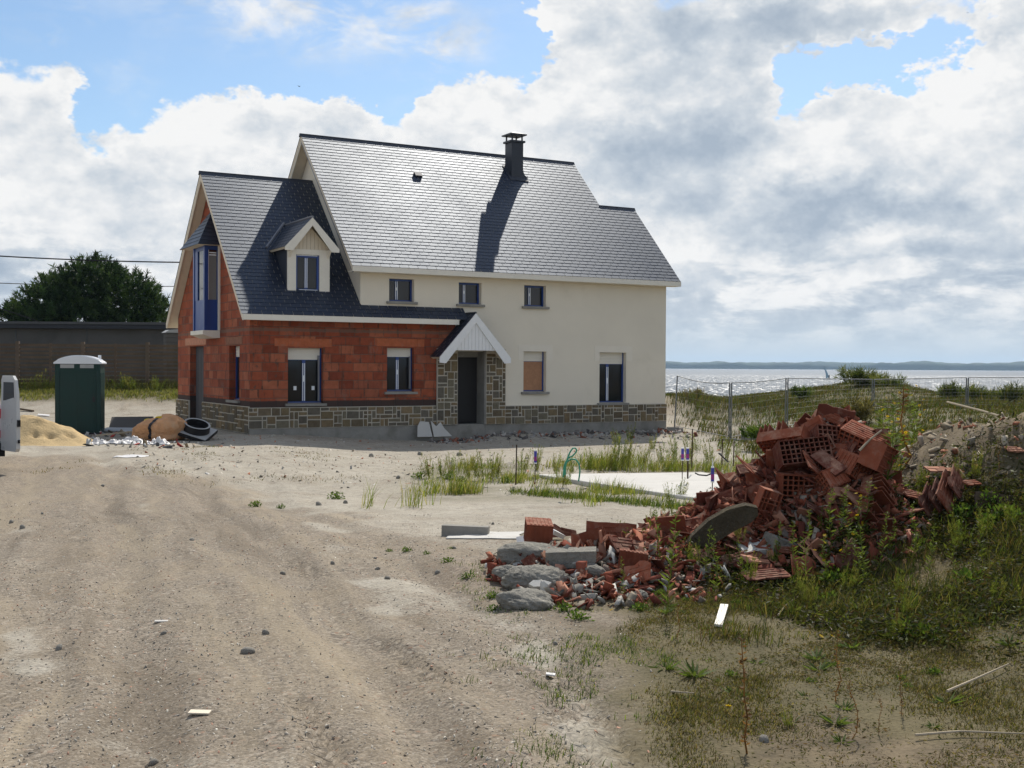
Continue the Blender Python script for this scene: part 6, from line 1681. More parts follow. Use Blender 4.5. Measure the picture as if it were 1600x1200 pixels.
# ------------------------------------------------------------------ loose stones, litter and wood on the ground
RK = [lump_mesh('stone', (1, .8, .6), s, 2, .3, 1.3, MT['rock']) for s in (3, 5, 8, 13)]
STN = [(388, 1020, .075), (605, 905, .055), (255, 992, .04), (92, 1016, .05), (35, 826, .06), (18, 818, .06), (66, 804, .04), (415, 992, .045), (520, 882, .05), (586, 874, .03), (684, 896, .05), (442, 898, .05), (590, 890, .04),
       (1193, 1160, .05), (498, 790, .09), (540, 787, .07), (580, 714, .12), (656, 711, .13), (622, 748, .09), (160, 760, .06), (300, 845, .05), (718, 712, .14), (240, 1196, .04), (868, 1008, .035), (710, 858, .04), (770, 820, .05)]
for i, (px, py, s) in enumerate(STN):
    g = G(px, py); put('stone', RK[i % 4], g + np.array([0, 0, s * .10]), (0.2 * i, .3 * i, i * 1.3), 'loose grey stone lying on the sandy track or forecourt', 'stone', 'loose stones on the sand', s * .72)
plate('tile_scrap', 312, 1115, (.12, .06, .008), (.03, .02, HX), 'soffit', 'pale cream tile scrap lying on the gravel track in the foreground', 'tile scrap', dz=.004)
plate('white_scrap', 252, 972, (.10, .04, .008), (.05, .02, HX + .2), 'slabtop', 'thin white scrap on the gravel track, middle left', 'scrap')
plate('wood_lath', 1127, 970, (.62, .062, .018), (0.0, -.06, HX + 1.32), 'paint', 'white painted lath lying in the sparse grass', 'lath', wld=G(1127, 970) + (0, 0, .03))
plate('pebble_chip', 860, 1058, (.08, .06, .008), (.1, .1, 1), 'plastic', 'white chip on the track edge near the grass', 'chip')
def stick(pts, r, lab, mt='deadwood', nm='dry_stick', lift=.02):
    q = []
    for (x, y) in pts: g = G(x, y); q.append(g + (0, 0, lift + r))
    o0 = q[0]; m = MB(); m.tube([p - o0 for p in q], np.linspace(r, r * .5, len(q)), 6); tag(m.build(nm, MT[mt], loc=o0), lab, 'stick')


for (pts, r, lab) in (([(1480, 1088), (1525, 1068), (1576, 1045)], .009, 'straight dry stick lying on the sand at the lower right'), ([(1430, 1158), (1500, 1152), (1600, 1156)], .008, 'long dry stem lying near the bottom right corner'),
                      ([(1352, 946), (1400, 941), (1452, 930), (1478, 918)], .008, 'bleached stem lying right of the hoop shaped one'), ([(1216, 966), (1228, 950), (1246, 940), (1262, 925)], .008, 'bleached stem right of the white lath'),
                      ([(1484, 956), (1515, 950), (1550, 950)], .007, 'bleached stem lying under the dark grassy bank'), ([(1275, 932), (1280, 950), (1290, 956)], .009, 'short pale bent stem at the foot of the weeds'),
                      ([(1380, 976), (1378, 962), (1386, 954), (1396, 974)], .010, 'pale hooked root curling from the soil'), ([(1426, 978), (1429, 942)], .008, 'short pale peg of root beside the hooked one'),
                      ([(1252, 960), (1268, 975), (1290, 978), (1300, 990)], .006, 'thin branching root lying on the dark soil'), ([(1550, 945), (1553, 930), (1540, 922)], .006, 'thin pale twig bent upwards at the right'),
                      ([(1048, 1088), (1085, 1090)], .006, 'short twig among the grass near the track edge')):
    stick(pts, r, lab)
m = MB(); p0 = P(1390, 700, 11.4); pts = [P(x, y, 11.4) - p0 for x, y in ((1343, 704), (1358, 688), (1378, 672))]; m.tube(pts, [.012, .01, .008], 6); tag(m.build('dry_stick', MT['deadwood'], loc=p0), 'dry stick poking out of the right end of the brick heap', 'stick')
m = MB(); a = P(1480, 628, 24); b = P(1600, 662, 21); m.tube([(0, 0, 0), (b - a) * .5 + (0, 0, .02), (b - a)], .02, 6); tag(m.build('long_pole', MT['deadwood'], loc=a), 'long thin pole slanting down over the dune at the right edge', 'pole')
pl_ = plate('dark_board', 1578, 768, (.7, .45, .03), (math.radians(64), .1, HX - .2), 'bark', 'dark triangular board end sticking out of the mound at the right', 'board', wld=G(1580, 792, 14) - (0, 0, .12), seed=3)

# pebbles: too many to count
def fp(r):
    w = 5.2 + 12 * r.random() ** 1.4; s = r.uniform(-.47, .12); u = s * w
    if s > .06 and r.random() < .8: return None
    d = fbm(np.array([u * .8]), np.array([w * .8]), 3, 123)[0]
    return (u, w) if r.random() < .45 + d * 1.6 else None
PBC = [(.30, .27, .225), (.24, .22, .185), (.38, .34, .28), (.50, .47, .40), (.36, .30, .23), (.30, .27, .235), (.34, .30, .25), (.40, .35, .28), (.46, .42, .35), (.40, .23, .16)]
tag(fragments(20000, fp, 95, 'pebbles', PBC, .004, .023, flat=.45, mt='pebble'), 'fine gravel and pebbles strewn over the sandy track', 'pebbles', kind='stuff')
def fd(r):
    w = r.uniform(22, 44); s = r.uniform(-.33, .2); u = s * w; p = uw(u, w)
    if p[1] > 33.2 and 9.8 < p[0] < 25.3: return None
    return (u, w)
tag(fragments(2600, fd, 96, 'forecourt_rubble', PBC[2:] + [(.38, .15, .08), (.5, .48, .44)], .015, .10, flat=.35, mt='pebble'), 'building rubble strewn over the forecourt of the house', 'rubble', kind='stuff')
def fw(r):
    x = r.uniform(15.5, 25.0); y = 32.5 + r.normal() * .45
    if y > 33.25: return None
    return (x * RT[0] + y * RT[1], x * FW[0] + y * FW[1])
tag(fragments(900, fw, 97, 'wall_foot_rubble', [(.30, .28, .25), (.2, .18, .16), (.40, .37, .33), (.26, .10, .06), (.10, .09, .085)], .04, .22, flat=.6, mt='pebble'), 'pale spoil and rubble along the foot of the front wall', 'rubble', kind='stuff')
def fmound(r):
    u, w = r.uniform(3.6, 7.2), r.uniform(10.5, 14.5); return (u, w) if float(mound(u, w)) > .35 else None
tag(fragments(900, fmound, 98, 'mound_clods', [(.30, .25, .18), (.22, .18, .13), (.36, .31, .24), (.34, .14, .08), (.16, .13, .09)], .02, .14, flat=.7, mt='pebble'), 'clods and crumbs on the sandy mound', 'clods', kind='stuff')

# ------------------------------------------------------------------ grass and weeds
def blades(base, hgt, wid, lean, cols, seed, name, curve=.5):
    """base (n,3), hgt (n,), wid (n,) -> one mesh of bent tapering blades"""
    r = np.random.default_rng(seed); n = len(base); a = r.uniform(0, 2 * np.pi, n); d = np.stack([np.cos(a), np.sin(a), 0 * a], 1)
    b2 = a + r.uniform(.9, 2.2, n); s = np.stack([np.cos(b2), np.sin(b2), 0 * a], 1) * wid[:, None] * .5
    ln = (lean * r.uniform(.2, 1.3, n) * hgt)[:, None]; up = np.array([0, 0, 1.0]) * hgt[:, None]
    wind = np.array([RT[0], RT[1], 0]) * (hgt * .18)[:, None]
    p1 = base + up * .5 + d * ln * (.5 - .3 * curve) + wind * .3; p2 = base + up * r.uniform(.8, 1.05, n)[:, None] + d * ln + wind
    V = np.stack([base - s, base + s, p1 + s * .8, p1 - s * .8, p2], 1).reshape(-1, 3)
    i = np.arange(n)[:, None] * 5; F = np.concatenate([i + np.array([[0, 1, 2, 3]]), i + np.array([[3, 2, 4, 4]])], 1)
    quad = (i + np.array([[0, 1, 2, 3]])); tri = (i + np.array([[3, 2, 4]]))
    C = np.array(cols)[r.integers(0, len(cols), n)] * r.uniform(.7, 1.3, n)[:, None]
    me = bpy.data.meshes.new(name); me.vertices.add(len(V)); me.vertices.foreach_set('co', V.astype(np.float32).ravel())
    li = np.concatenate([quad, tri], 1).ravel().astype(np.int32); me.loops.add(len(li)); me.loops.foreach_set('vertex_index', li)
    ls = (np.arange(n)[:, None] * 7 + np.array([[0, 4]])).ravel().astype(np.int32); me.polygons.add(2 * n); me.polygons.foreach_set('loop_start', ls); me.polygons.foreach_set('loop_total', np.tile([4, 3], n).astype(np.int32))
    me.update(calc_edges=True)
    at = me.attributes.new('Col', 'FLOAT_COLOR', 'FACE'); CC = np.repeat(C, 2, 0); at.data.foreach_set('color', np.concatenate([CC, np.ones((2 * n, 1))], 1).astype(np.float32).ravel())
    me.materials.append(MT['grass']); o = bpy.data.objects.new(name, me); COL.objects.link(o); return o


def grass_zone(name, label, n, urange, dens, k, h, wd, spread, cols, seed, lean=.7):
    """n tufts of k blades inside a (u,w) box where dens(u,w) allows; h(u,w) gives the height"""
    r = np.random.default_rng(seed); U = []; Wd = []; need = n
    while need > 0:
        u = r.uniform(urange[0], urange[1], 4 * n); w = r.uniform(urange[2], urange[3], 4 * n); ok = r.random(4 * n) < dens(u, w); u, w = u[ok][:need], w[ok][:need]
        U.append(u); Wd.append(w); need -= len(u)
        if len(u) == 0: break
    u = np.concatenate(U); w = np.concatenate(Wd); hh = h(u, w) * r.uniform(.6, 1.4, len(u))
    u = np.repeat(u, k) + r.normal(size=len(u) * k) * spread; w = np.repeat(w, k) + r.normal(size=len(w) * k) * spread; hh = np.repeat(hh, k) * r.uniform(.5, 1.15, len(u))
    x = RT[0] * u + FW[0] * w; y = RT[1] * u + FW[1] * w; base = np.stack([x, y, land(x, y) - .01], 1)
    return tag(blades(base, hh, wd * r.uniform(.6, 1.4, len(u)), lean, cols, seed + 1, name), label, 'grass', kind='stuff')


OL = [(.10, .12, .030), (.14, .15, .045), (.19, .17, .07), (.075, .10, .025), (.25, .21, .11)]
GR = [(.055, .10, .020), (.085, .14, .028), (.12, .16, .035), (.045, .08, .018), (.16, .17, .05)]
DG = [(.065, .08, .022), (.085, .088, .03), (.05, .068, .018), (.12, .10, .045), (.045, .065, .016), (.075, .055, .027)]
OLD = [(.085, .09, .022), (.11, .11, .03), (.14, .12, .045), (.06, .07, .016), (.19, .155, .075), (.10, .068, .032)]
inb = lambda u, w, off=.0: S((u / w - (.085 + .03 * S((9 - w) / 4)) + off + .05 * fbm(u * .9, w * .9, 3, 141)) / .03)
def d_fore(u, w): return inb(u, w) * S((fbm(u * 1.5, w * 1.5, 4, 151) + .10) / .30) * S((11.2 - w) / 1.0)
grass_zone('short_grass', 'short sparse grass on the sandy soil in the right foreground', 13000, (.2, 7.2, 4.9, 11), d_fore, 13, lambda u, w: .034 + 0 * u, .005, .05, OLD, 161, .9)
def d_fringe(u, w): return np.exp(-((u / w - .075) / .06) ** 2) * S((fbm(u * 1.2, w * 1.2, 3, 158) + .0) / .2) * .7 + 0.2 * np.exp(-((u - .1) / .8) ** 2 - ((w - 11) / .8) ** 2)
grass_zone('short_grass', 'low green growth along the edge between track and soil', 500, (-.5, 1.5, 5, 12), d_fringe, 12, lambda u, w: .05 + 0 * u, .005, .04, GR, 163, 1.0)
GRD = [(.045, .075, .018), (.07, .10, .024), (.095, .115, .03), (.04, .06, .016)]
def d_bank(u, w): return S((u - 1.3 - .3 * (w - 9.4)) / .8) * S((fbm(u * 1.1, w * 1.1, 3, 171) + .14) / .25) * (1 - .85 * S((heap(u, w) - .3) / .4)) * S((w - 7.9 + 1.2 * fbm(u * .8, w * .8, 2, 173)) / 1.2) * (.35 + .65 * S((u - 3.8) / 1.0) * S((12 - w) / 1.5)) * (1 - .93 * S((mound(u, w) - .35) / .25))
grass_zone('weedy_grass', 'rank grass and weeds on the bank below the brick heap and mound', 2600, (1.2, 7.0, 7.6, 12.6), d_bank, 14, lambda u, w: .09 + .10 * S((fbm(u * .7, w * .7, 2, 175) + .1) / .3), .006, .06, GRD + OLD, 177, .9)
def d_dark(u, w): return S((u - 4.45 - .25 * fbm(u * 1.3, w * 1.3, 2, 178)) / .5) * S((11.45 - w + .5 * fbm(u, w, 2, 176)) / .5) * S((w - 9.6) / .6) * S((fbm(u * 1.6, w * 1.6, 3, 174) + .16) / .25)
grass_zone('weedy_grass', 'dense dark grass on the steep face of the mound at the right', 900, (4.0, 6.8, 9.3, 12.4), d_dark, 18, lambda u, w: .12 + 0 * u, .006, .07, [(.05, .065, .016), (.08, .10, .025), (.10, .105, .03), (.13, .12, .05)], 179, .9)
def d_dune(u, w):
    n = fbm(u * .35, w * .35, 4, 181); sandy = S((u - 11.5) / 2) * 0 + 1
    bare = np.exp(-((u - 8.8) / 2.2) ** 2 - ((w - 42.5) / 4.2) ** 2)
    return S((u - 5.2 - .02 * w) / 1.6) * S((n + .42) / .24) * (1 - .95 * bare) * S((66 - w) / 4) * (w / 64) ** .6
grass_zone('dune_grass', 'olive and straw coloured grass covering the dunes', 24000, (4.5, 42, 15, 66), d_dune, 9, lambda u, w: .15 + .22 * S((fbm(u * .22, w * .22, 3, 185) + .1) / .3), .022, .16, DG, 187, .6)
def d_near(u, w): return (1 - .8 * S((mound(u, w) - .45) / .2)) * S((u / w - .29) / .05) * S((fbm(u * .6, w * .6, 3, 191) + .2) / .25)
grass_zone('tall_grass', 'tall weedy grass behind the brick heap and mound', 2600, (4.4, 14, 13.8, 30), d_near, 12, lambda u, w: .35 + .25 * S(fbm(u * .5, w * .5, 2, 195) / .3 + .5), .012, .12, GR + DG, 197, .55)
def d_left(u, w): return S((w - 48.6 - 1.6 * fbm(u * .5, w * .5, 2, 201)) / 1.5) * S((-7.5 - u) / 1.5)
grass_zone('bank_grass', 'green grass strip at the foot of the slat fence', 2600, (-27, -7, 42, 53.5), d_left, 10, lambda u, w: .16 + .35 * S((w - 51.5) / 1.5), .022, .15, [(.15, .16, .05), (.11, .14, .035), (.20, .185, .08)], 203, .7)
def d_mid(u, w): return (1.0 - on_slab(u, w)) * S((u + 2.4 - .12 * (w - 20)) / 1.2) * S((fbm(u * .7, w * .7, 3, 211) + .02) / .25) * np.exp(-((w - 23.8) / 3.0) ** 2) * S((8 - u) / 2)
grass_zone('wispy_grass', 'wispy yellow green grass around the concrete slab', 850, (-2.5, 8, 17, 31), d_mid, 12, lambda u, w: .17 + .2 * S(fbm(u * .8, w * .8, 2, 215) / .3 + .4), .010, .08, [(.20, .22, .05), (.15, .19, .045), (.26, .24, .09), (.11, .16, .04)], 217, .6)
def slab_edge(u, w): return (1.0 - on_slab(u, w)) * np.exp(-(((u - .45) * .0 + (w - (21.4 - 1.35 * (u - .45)))) / .35) ** 2) * S((u + .2) / .5) * S((3.2 - u) / .3)
grass_zone('wispy_grass', 'tufts of grass growing along the near edge of the slab', 260, (-.2, 3.2, 17, 22), slab_edge, 12, lambda u, w: .13 + 0 * u, .009, .06, GR, 219, .7)


def weed_mesh(kind, seed):
    r = np.random.default_rng(seed); V = []; F = []; C = []; b = 0
    def quad(p, q, r_, s, c):
        nonlocal b
        V.extend([p, q, r_, s]); F.append((b, b + 1, b + 2, b + 3)); C.append(c); b += 4
    def leaf(p, d, L, w, c):
        d = d / np.linalg.norm(d); s = np.cross(d, r.normal(size=3)); s /= np.linalg.norm(s) + 1e-9
        quad(p, p + d * L * .45 + s * w, p + d * L, p + d * L * .5 - s * w, c)
    def stem(p, q, w, c):
        d = q - p; s = np.cross(d, [0.3, .9, .2]); s /= np.linalg.norm(s); t = np.cross(d, s); t /= np.linalg.norm(t)
        quad(p - s * w, p + s * w, q + s * w * .6, q - s * w * .6, c); quad(p - t * w, p + t * w, q + t * w * .6, q - t * w * .6, c)
    if kind == 'feathery':        # upright wispy clump
        for i in range(13):
            a = r.uniform(0, 6.28); o = np.array([math.cos(a), math.sin(a), 0]) * r.uniform(0, .14); top = o * 2.4 + np.array([r.normal() * .05 + .12, r.normal() * .05, r.uniform(.45, 1.0)])
            c = np.array([(.17, .20, .045), (.22, .22, .065), (.12, .17, .035)][r.integers(3)]) * r.uniform(.8, 1.2); stem(o, top, .005, c * .8)
            for j in range(34):
                t = r.uniform(.15, 1.02); p = o + (top - o) * t; d = np.array([r.normal() * .55, r.normal() * .55, 1.0]); leaf(p, d, .15 * (1.15 - .5 * t), .006, c * r.uniform(.8, 1.25))
    elif kind == 'leafy':         # low bushy, broad leaves
        for i in range(150):
            a = r.uniform(0, 6.28); e = r.uniform(.1, 1.35); d = np.array([math.cos(a) * math.cos(e), math.sin(a) * math.cos(e), math.sin(e)]); p = d * r.uniform(.08, .55) * np.array([.8, .8, .75]); p[2] = abs(p[2])
            c = np.array([(.05, .10, .02), (.075, .13, .026), (.11, .16, .035)][r.integers(3)]) * r.uniform(.75, 1.3); leaf(p, d + r.normal(size=3) * .5, r.uniform(.10, .20), r.uniform(.02, .045), c)
    elif kind == 'stalk':         # one tall leafy stem
        pts = [np.array([0, 0, 0.0])]; 
        for i in range(7): pts.append(pts[-1] + np.array([r.normal() * .02 + .012, r.normal() * .02, .143]))
        c0 = np.array((.11, .15, .035))
        for i in range(7): stem(pts[i], pts[i + 1], .007 * (1 - i / 9), c0 * .9)
        for i in range(70):
            t = r.random() ** .8 * 6.99; k = int(t); p = pts[k] + (pts[k + 1] - pts[k]) * (t - k); a = r.uniform(0, 6.28); leaf(p, np.array([math.cos(a), math.sin(a), r.uniform(.2, 1.1)]), .13 * (1.2 - t / 9) * r.uniform(.6, 1.2), .010, c0 * r.uniform(.7, 1.4))
    elif kind == 'drystalk':
        pts = [np.array([0, 0, 0.0])]
        for i in range(6): pts.append(pts[-1] + np.array([r.normal() * .03, r.normal() * .03, .166]))
        c0 = np.array((.13, .07, .035))
        for i in range(6): stem(pts[i], pts[i + 1], .011 * (1 - i / 9), c0)
        for i in range(60):
            t = r.uniform(.6, 5.99); k = int(t); p = pts[k] + (pts[k + 1] - pts[k]) * (t - k); a = r.uniform(0, 6.28); leaf(p, np.array([math.cos(a), math.sin(a), r.uniform(-.2, .9)]), .05, .010, c0 * r.uniform(.7, 1.7))
    elif kind == 'rosette':
        for i in range(26):
            a = r.uniform(0, 6.28); e = r.uniform(.05, .7); d = np.array([math.cos(a) * math.cos(e), math.sin(a) * math.cos(e), math.sin(e)]); leaf(np.array([0, 0, .01]), d, r.uniform(.5, 1.0), .06, np.array((.09, .13, .035)) * r.uniform(.7, 1.4))
    o = npmesh('weed', np.array(V), np.array(F), MT['leaf'], np.array(C)); me = o.data; bpy.data.objects.remove(o); return me


WEED = {k: [weed_mesh(k, s) for s in (1, 2, 3)] for k in ('feathery', 'leafy', 'stalk', 'drystalk', 'rosette')}
MT['petal'] = leaf_mat('yellow_petal', .35, (1, 1, 1), .05)
_fb = MB()
for i in range(9):
    a = 2 * math.pi * i / 9; _fb.face([(0, 0, .0), (.5 * math.cos(a - .25), .5 * math.sin(a - .25), .1), (1.0 * math.cos(a), math.sin(a), .16), (.5 * math.cos(a + .25), .5 * math.sin(a + .25), .1)], (.72, .50, .02))
_fb.tube([(0, 0, -.02), (0, 0, .09)], .3, 8, (.45, .28, .02))
_fo = _fb.build('flower', MT['petal']); FLOWER = _fo.data; bpy.data.objects.remove(_fo)
wr_ = random.Random(17)


def weeds(lst, kind, name, label, group, w=None):
    for i, (px, py, h) in enumerate(lst):
        g = G(px, py) if w is None else P(px, py, w); put(name, WEED[kind][i % 3], g - np.array([0, 0, .02]), (0, 0, wr_.uniform(0, 6.3)), label, 'weed', group, (h * wr_.uniform(.85, 1.15), h * wr_.uniform(.85, 1.15), h))


weeds([(672, 748, .55), (690, 747, .5), (708, 746, .55), (735, 751, .62), (755, 752, .7), (768, 750, .6), (775, 745, .55), (815, 742, .6), (838, 735, .6), (950, 735, .75), (965, 734, .9), (978, 733, .7), (1005, 728, .6), (1035, 728, .6), (920, 737, .55), (985, 690, .6), (965, 695, .55),
       (1052, 726, .75), (1075, 722, .8), (1110, 722, .6), (1135, 720, .6), (878, 762, .6), (1062, 778, .4), (1048, 792, .4), (870, 742, .55), (1125, 705, .5), (1090, 708, .5), (1020, 705, .5), (895, 742, .5), (1150, 718, .5)], 'feathery', 'wispy_weed', 'wispy upright yellow green weed in the strip of weeds around the slab', 'wispy weeds around the slab')
weeds([(655, 748, .38), (700, 750, .42), (525, 780, .36), (400, 792, .26), (438, 795, .2), (720, 752, .3), (790, 755, .35)], 'leafy', 'leafy_weed', 'low dark leafy weed growing out of the pale sand before the house', 'leafy weeds on the sand')
weeds([(635, 862, .16), (668, 866, .12), (700, 878, .16), (608, 862, .12), (730, 905, .18), (705, 858, .1), (770, 935, .18), (905, 968, .22), (770, 955, .16), (1000, 955, .2), (880, 955, .2)], 'leafy', 'small_weed', 'small green weed at the edge of the rubble and track', 'small weeds by the rubble')
weeds([(1040, 962, .85), (1036, 900, .6), (1110, 930, .55), (1100, 905, .5), (1240, 918, .6), (1262, 915, .7), (1210, 900, .5), (1290, 880, .7), (1330, 930, .6), (1352, 915, .55), (1375, 900, .6), (1400, 892, .5), (1160, 920, .45), (1310, 860, .6), (1420, 880, .55), (1450, 905, .5), (1490, 890, .5), (975, 940, .4), (1535, 880, .5)], 'stalk', 'tall_weed', 'tall thin green weed standing in front of the brick heap', 'tall weeds before the heap')
weeds([(1168, 1178, .62), (1305, 1098, .45), (1328, 1155, .35), (1410, 1120, .3)], 'drystalk', 'dry_stalk', 'thin reddish brown dry stalk standing in the sparse foreground grass', 'dry stalks in the foreground')
weeds([(1085, 1055, .20), (1040, 1045, .17), (1150, 1085, .13), (1320, 1108, .12), (1260, 1090, .10), (1515, 1092, .12), (1235, 1130, .1)], 'rosette', 'rosette_weed', 'flat green leaf rosette on the sandy foreground soil', 'leaf rosettes in the foreground')
for i, (px, py, w, h) in enumerate(((1385, 770, 11.6, .85), (1378, 740, 11.9, .75), (1400, 735, 12.3, .8), (1412, 748, 12.0, .7), (1355, 790, 11.1, .55), (1335, 800, 11.0, .5), (1395, 700, 13.5, .8), (1425, 705, 13.5, .7), (1440, 690, 14.5, .8), (1375, 690, 13.4, .8), (1320, 830, 10.7, .45), (1280, 840, 10.6, .45), (1480, 672, 15, .7), (1330, 800, 10.9, .6))):
    q = P(px, py, w); z = H1(q[0], q[1]); root = thing('yellow_flower_weed', 'leafy weed with small yellow flowers beside the brick heap', 'flowering weed', (q[0], q[1], z - .02), 'yellow flowering weeds by the heap')
    o = bpy.data.objects.new('stalk', WEED['stalk'][i % 3]); COL.objects.link(o); o.parent = root; o.scale = (h * 1.5, h * 1.5, h); o.rotation_euler = (0, 0, i * 1.1)
    for k in range(4):
        f = bpy.data.objects.new('flower', FLOWER); COL.objects.link(f); f.parent = root; a = i + k * 1.9; rad = .03 + .05 * k / 3
        f.location = (rad * math.cos(a) + .08 * h, rad * math.sin(a), h * (1.02 - .16 * k)); f.rotation_euler = (wr_.gauss(.5, .3), wr_.gauss(0, .4), a); f.scale = (.022,) * 3
q = P(1402, 690, 12.6); put('dry_stalk', WEED['drystalk'][1], (q[0], q[1], H1(q[0], q[1])), (0, 0, 1), 'tall brown seed stalk standing above the flowers right of the heap', 'weed', None, (1.6, 1.6, 1.05 * max(.3, (P(1402, 612, 12.6)[2] - H1(q[0], q[1])))))
for i, (px, py) in enumerate(((1283, 1006), (1300, 1006), (1138, 1117), (955, 963), (1410, 917), (1512, 932), (1190, 888))):
    g = G(px, py); o = put('yellow_flower', FLOWER, g + np.array([0, 0, .05]), (.5, .2, i), 'single small yellow flower low in the foreground grass', 'flower', 'low yellow flowers in the foreground', .024)


def bush(name, px, py, w, rx, ry, n, cols, label, group=None, size=.3, flat=0.0):
    s = w / FPX; base = P(px, py, w); base[2] = H1(base[0], base[1]) - .05; c = P(px, py, w); r = random.Random(int(px)); bl = []
    root = thing(name, label, 'bush', base, group)
    for k in range(6):
        a = r.uniform(-1, 1); bl.append((np.array([RT[0] * a * rx * s * .6, RT[1] * a * rx * s * .6, 0]) + np.array([FW[0], FW[1], 0]) * r.uniform(-.5, .5) * rx * s * .6 + np.array([0, 0, max(.1, c[2] - base[2]) * .6 + r.uniform(-.3, .3) * ry * s]), (rx * s * .55, rx * s * .55, ry * s * .75)))
    V, F, C = tufts(bl, n, int(px), size, spikes=22, spw=.022, cols=cols, up=.9); npmesh('foliage', V, F, MT['leaf'], C, parent=root)
    m = MB()
    for k in range(4): m.tube([base + (.05 * k, 0, 0), base + bl[k][0]], [.03, .012], 5)
    m.build('stem', MT['bark'], root)


BG = ((.05, .075, .018), (.085, .11, .03), (.14, .15, .05))
bush('dune_bush', 1344, 588, 54, 34, 16, 130, BG, 'wide green bush crowning the grassy dune against the sea', size=.5)
bush('dune_bush', 1385, 596, 53, 26, 10, 60, BG, 'low bush on the right shoulder of the grassy dune', size=.4)
bush('dune_bush', 1251, 607, 50, 15, 9, 50, ((.04, .075, .015), (.07, .11, .025), (.10, .14, .035)), 'small dark green bush left of the grassy dune', size=.35)
bush('dune_bush', 1338, 635, 38, 22, 17, 70, ((.09, .08, .03), (.13, .115, .05), (.17, .15, .07)), 'round brownish bush below the grassy dune behind the heap', size=.35)
bush('dune_bush', 1485, 608, 48, 28, 10, 70, BG, 'dark bush on the dune crest left of the right hand fence posts', size=.4)
bush('dune_bush', 1530, 610, 47, 24, 9, 60, BG, 'low bush on the dune crest right of the right hand fence posts', size=.4)
bush('dune_bush', 1580, 606, 47, 26, 13, 70, BG, 'taller bush on the dune crest at the right edge', size=.4)
bush('dune_bush', 1195, 662, 33, 34, 9, 80, ((.05, .09, .018), (.08, .13, .025), (.12, .16, .04)), 'low green bush patch on the sand left of the heap top', size=.3)
bush('dune_bush', 1085, 618, 52, 22, 8, 50, ((.12, .10, .05), (.16, .14, .06), (.10, .11, .035)), 'straw coloured bush on the dune ridge beside the house corner', size=.35)
for i, (px, h) in enumerate(((60, 34), (75, 26), (190, 24), (200, 30), (208, 26), (245, 26), (44, 24))):
    q = P(px, 618, 51.5); put('tall_weed', WEED['feathery'][i % 3], (q[0], q[1], H1(q[0], q[1])), (0, 0, i), 'tall pale weed growing at the foot of the slat fence', 'weed', 'pale weeds along the slat fence', (.9, .9, h * 51.5 / FPX * .95))

# ------------------------------------------------------------------ far small things: windsurfer, birds
def windsurfer():
    b = P(1292, 590, 420); z = -2.0; b = np.array([b[0], b[1], z])
    brd = MB(); brd.prism([b + RT3 * a + FW3 * c + (0, 0, .02) for a, c in ((-1.4, -.25), (1.1, -.3), (1.5, 0), (1.1, .3), (-1.4, .25))], (0, 0, .14)); o = brd.build('windsurf_board', MT['white'], loc=b, world=True); tag(o, 'small white windsurf board out on the water', 'windsurf board')
    root = thing('windsurf_sail', 'pale blue windsurf sail leaning over the water far out', 'sail', b + RT3 * -.2)
    o2 = np.array(ORG[root.name]); m = MB(); mast = [o2 + (0, 0, .16), o2 + RT3 * -.25 + (0, 0, 2.4), o2 + RT3 * -.9 + (0, 0, 4.7)]; m.tube(mast, .035, 6); m.build('mast', MT['rubber'], root)
    m = MB(); m.prism([o2 + (0, 0, .35), o2 + RT3 * .95 + (0, 0, 1.1), o2 + RT3 * .75 + (0, 0, 1.7), o2 + RT3 * -.1 + (0, 0, 3.6), o2 + RT3 * -.9 + (0, 0, 4.65), o2 + RT3 * -.25 + (0, 0, 2.4)], FW3 * .02); m.build('sail_cloth', MT['sailblue'], root)
    m = MB(); m.tube([o2 + RT3 * -.12 + (0, 0, 1.45), o2 + RT3 * .95 + FW3 * -.2 + (0, 0, 1.25)], .03, 6); m.build('boom', MT['rubber'], root)
    # the rider: one skinned body
    me = bpy.data.meshes.new('person'); p0 = b + RT3 * .75 + (0, 0, .16)
    J = [(0, 0, .92), (.05, 0, 1.15), (.14, 0, 1.40), (.17, 0, 1.52), (.20, 0, 1.68), (-.1, .10, .50), (-.06, .12, .05), (.16, -.10, .50), (.22, -.12, .05), (-.12, .16, 1.30), (-.38, .1, 1.28), (-.08, -.16, 1.30), (-.36, -.12, 1.26)]
    Ed = [(0, 1), (1, 2), (2, 3), (3, 4), (0, 5), (5, 6), (0, 7), (7, 8), (2, 9), (9, 10), (2, 11), (11, 12)]; rad = [.15, .14, .16, .06, .11, .08, .05, .08, .05, .055, .04, .055, .04]
    me.from_pydata([tuple(RT3 * j[0] + FW3 * j[1] + np.array([0, 0, j[2]])) for j in J], Ed, []); po = bpy.data.objects.new('person', me); COL.objects.link(po); po.location = p0
    md = po.modifiers.new('skin', 'SKIN'); sv = me.skin_vertices[0].data if me.skin_vertices else None
    if sv is None:
        bm = bmesh.new(); bm.from_mesh(me); lay = bm.verts.layers.skin.verify(); bm.to_mesh(me); bm.free(); sv = me.skin_vertices[0].data
    for i, q in enumerate(sv): q.radius = (rad[i], rad[i]); q.use_root = i == 0
    po.modifiers.new('sub', 'SUBSURF').levels = 1; me.materials.append(MT['rubber']); tag(po, 'distant person in a dark wetsuit leaning back on the windsurf board', 'person')


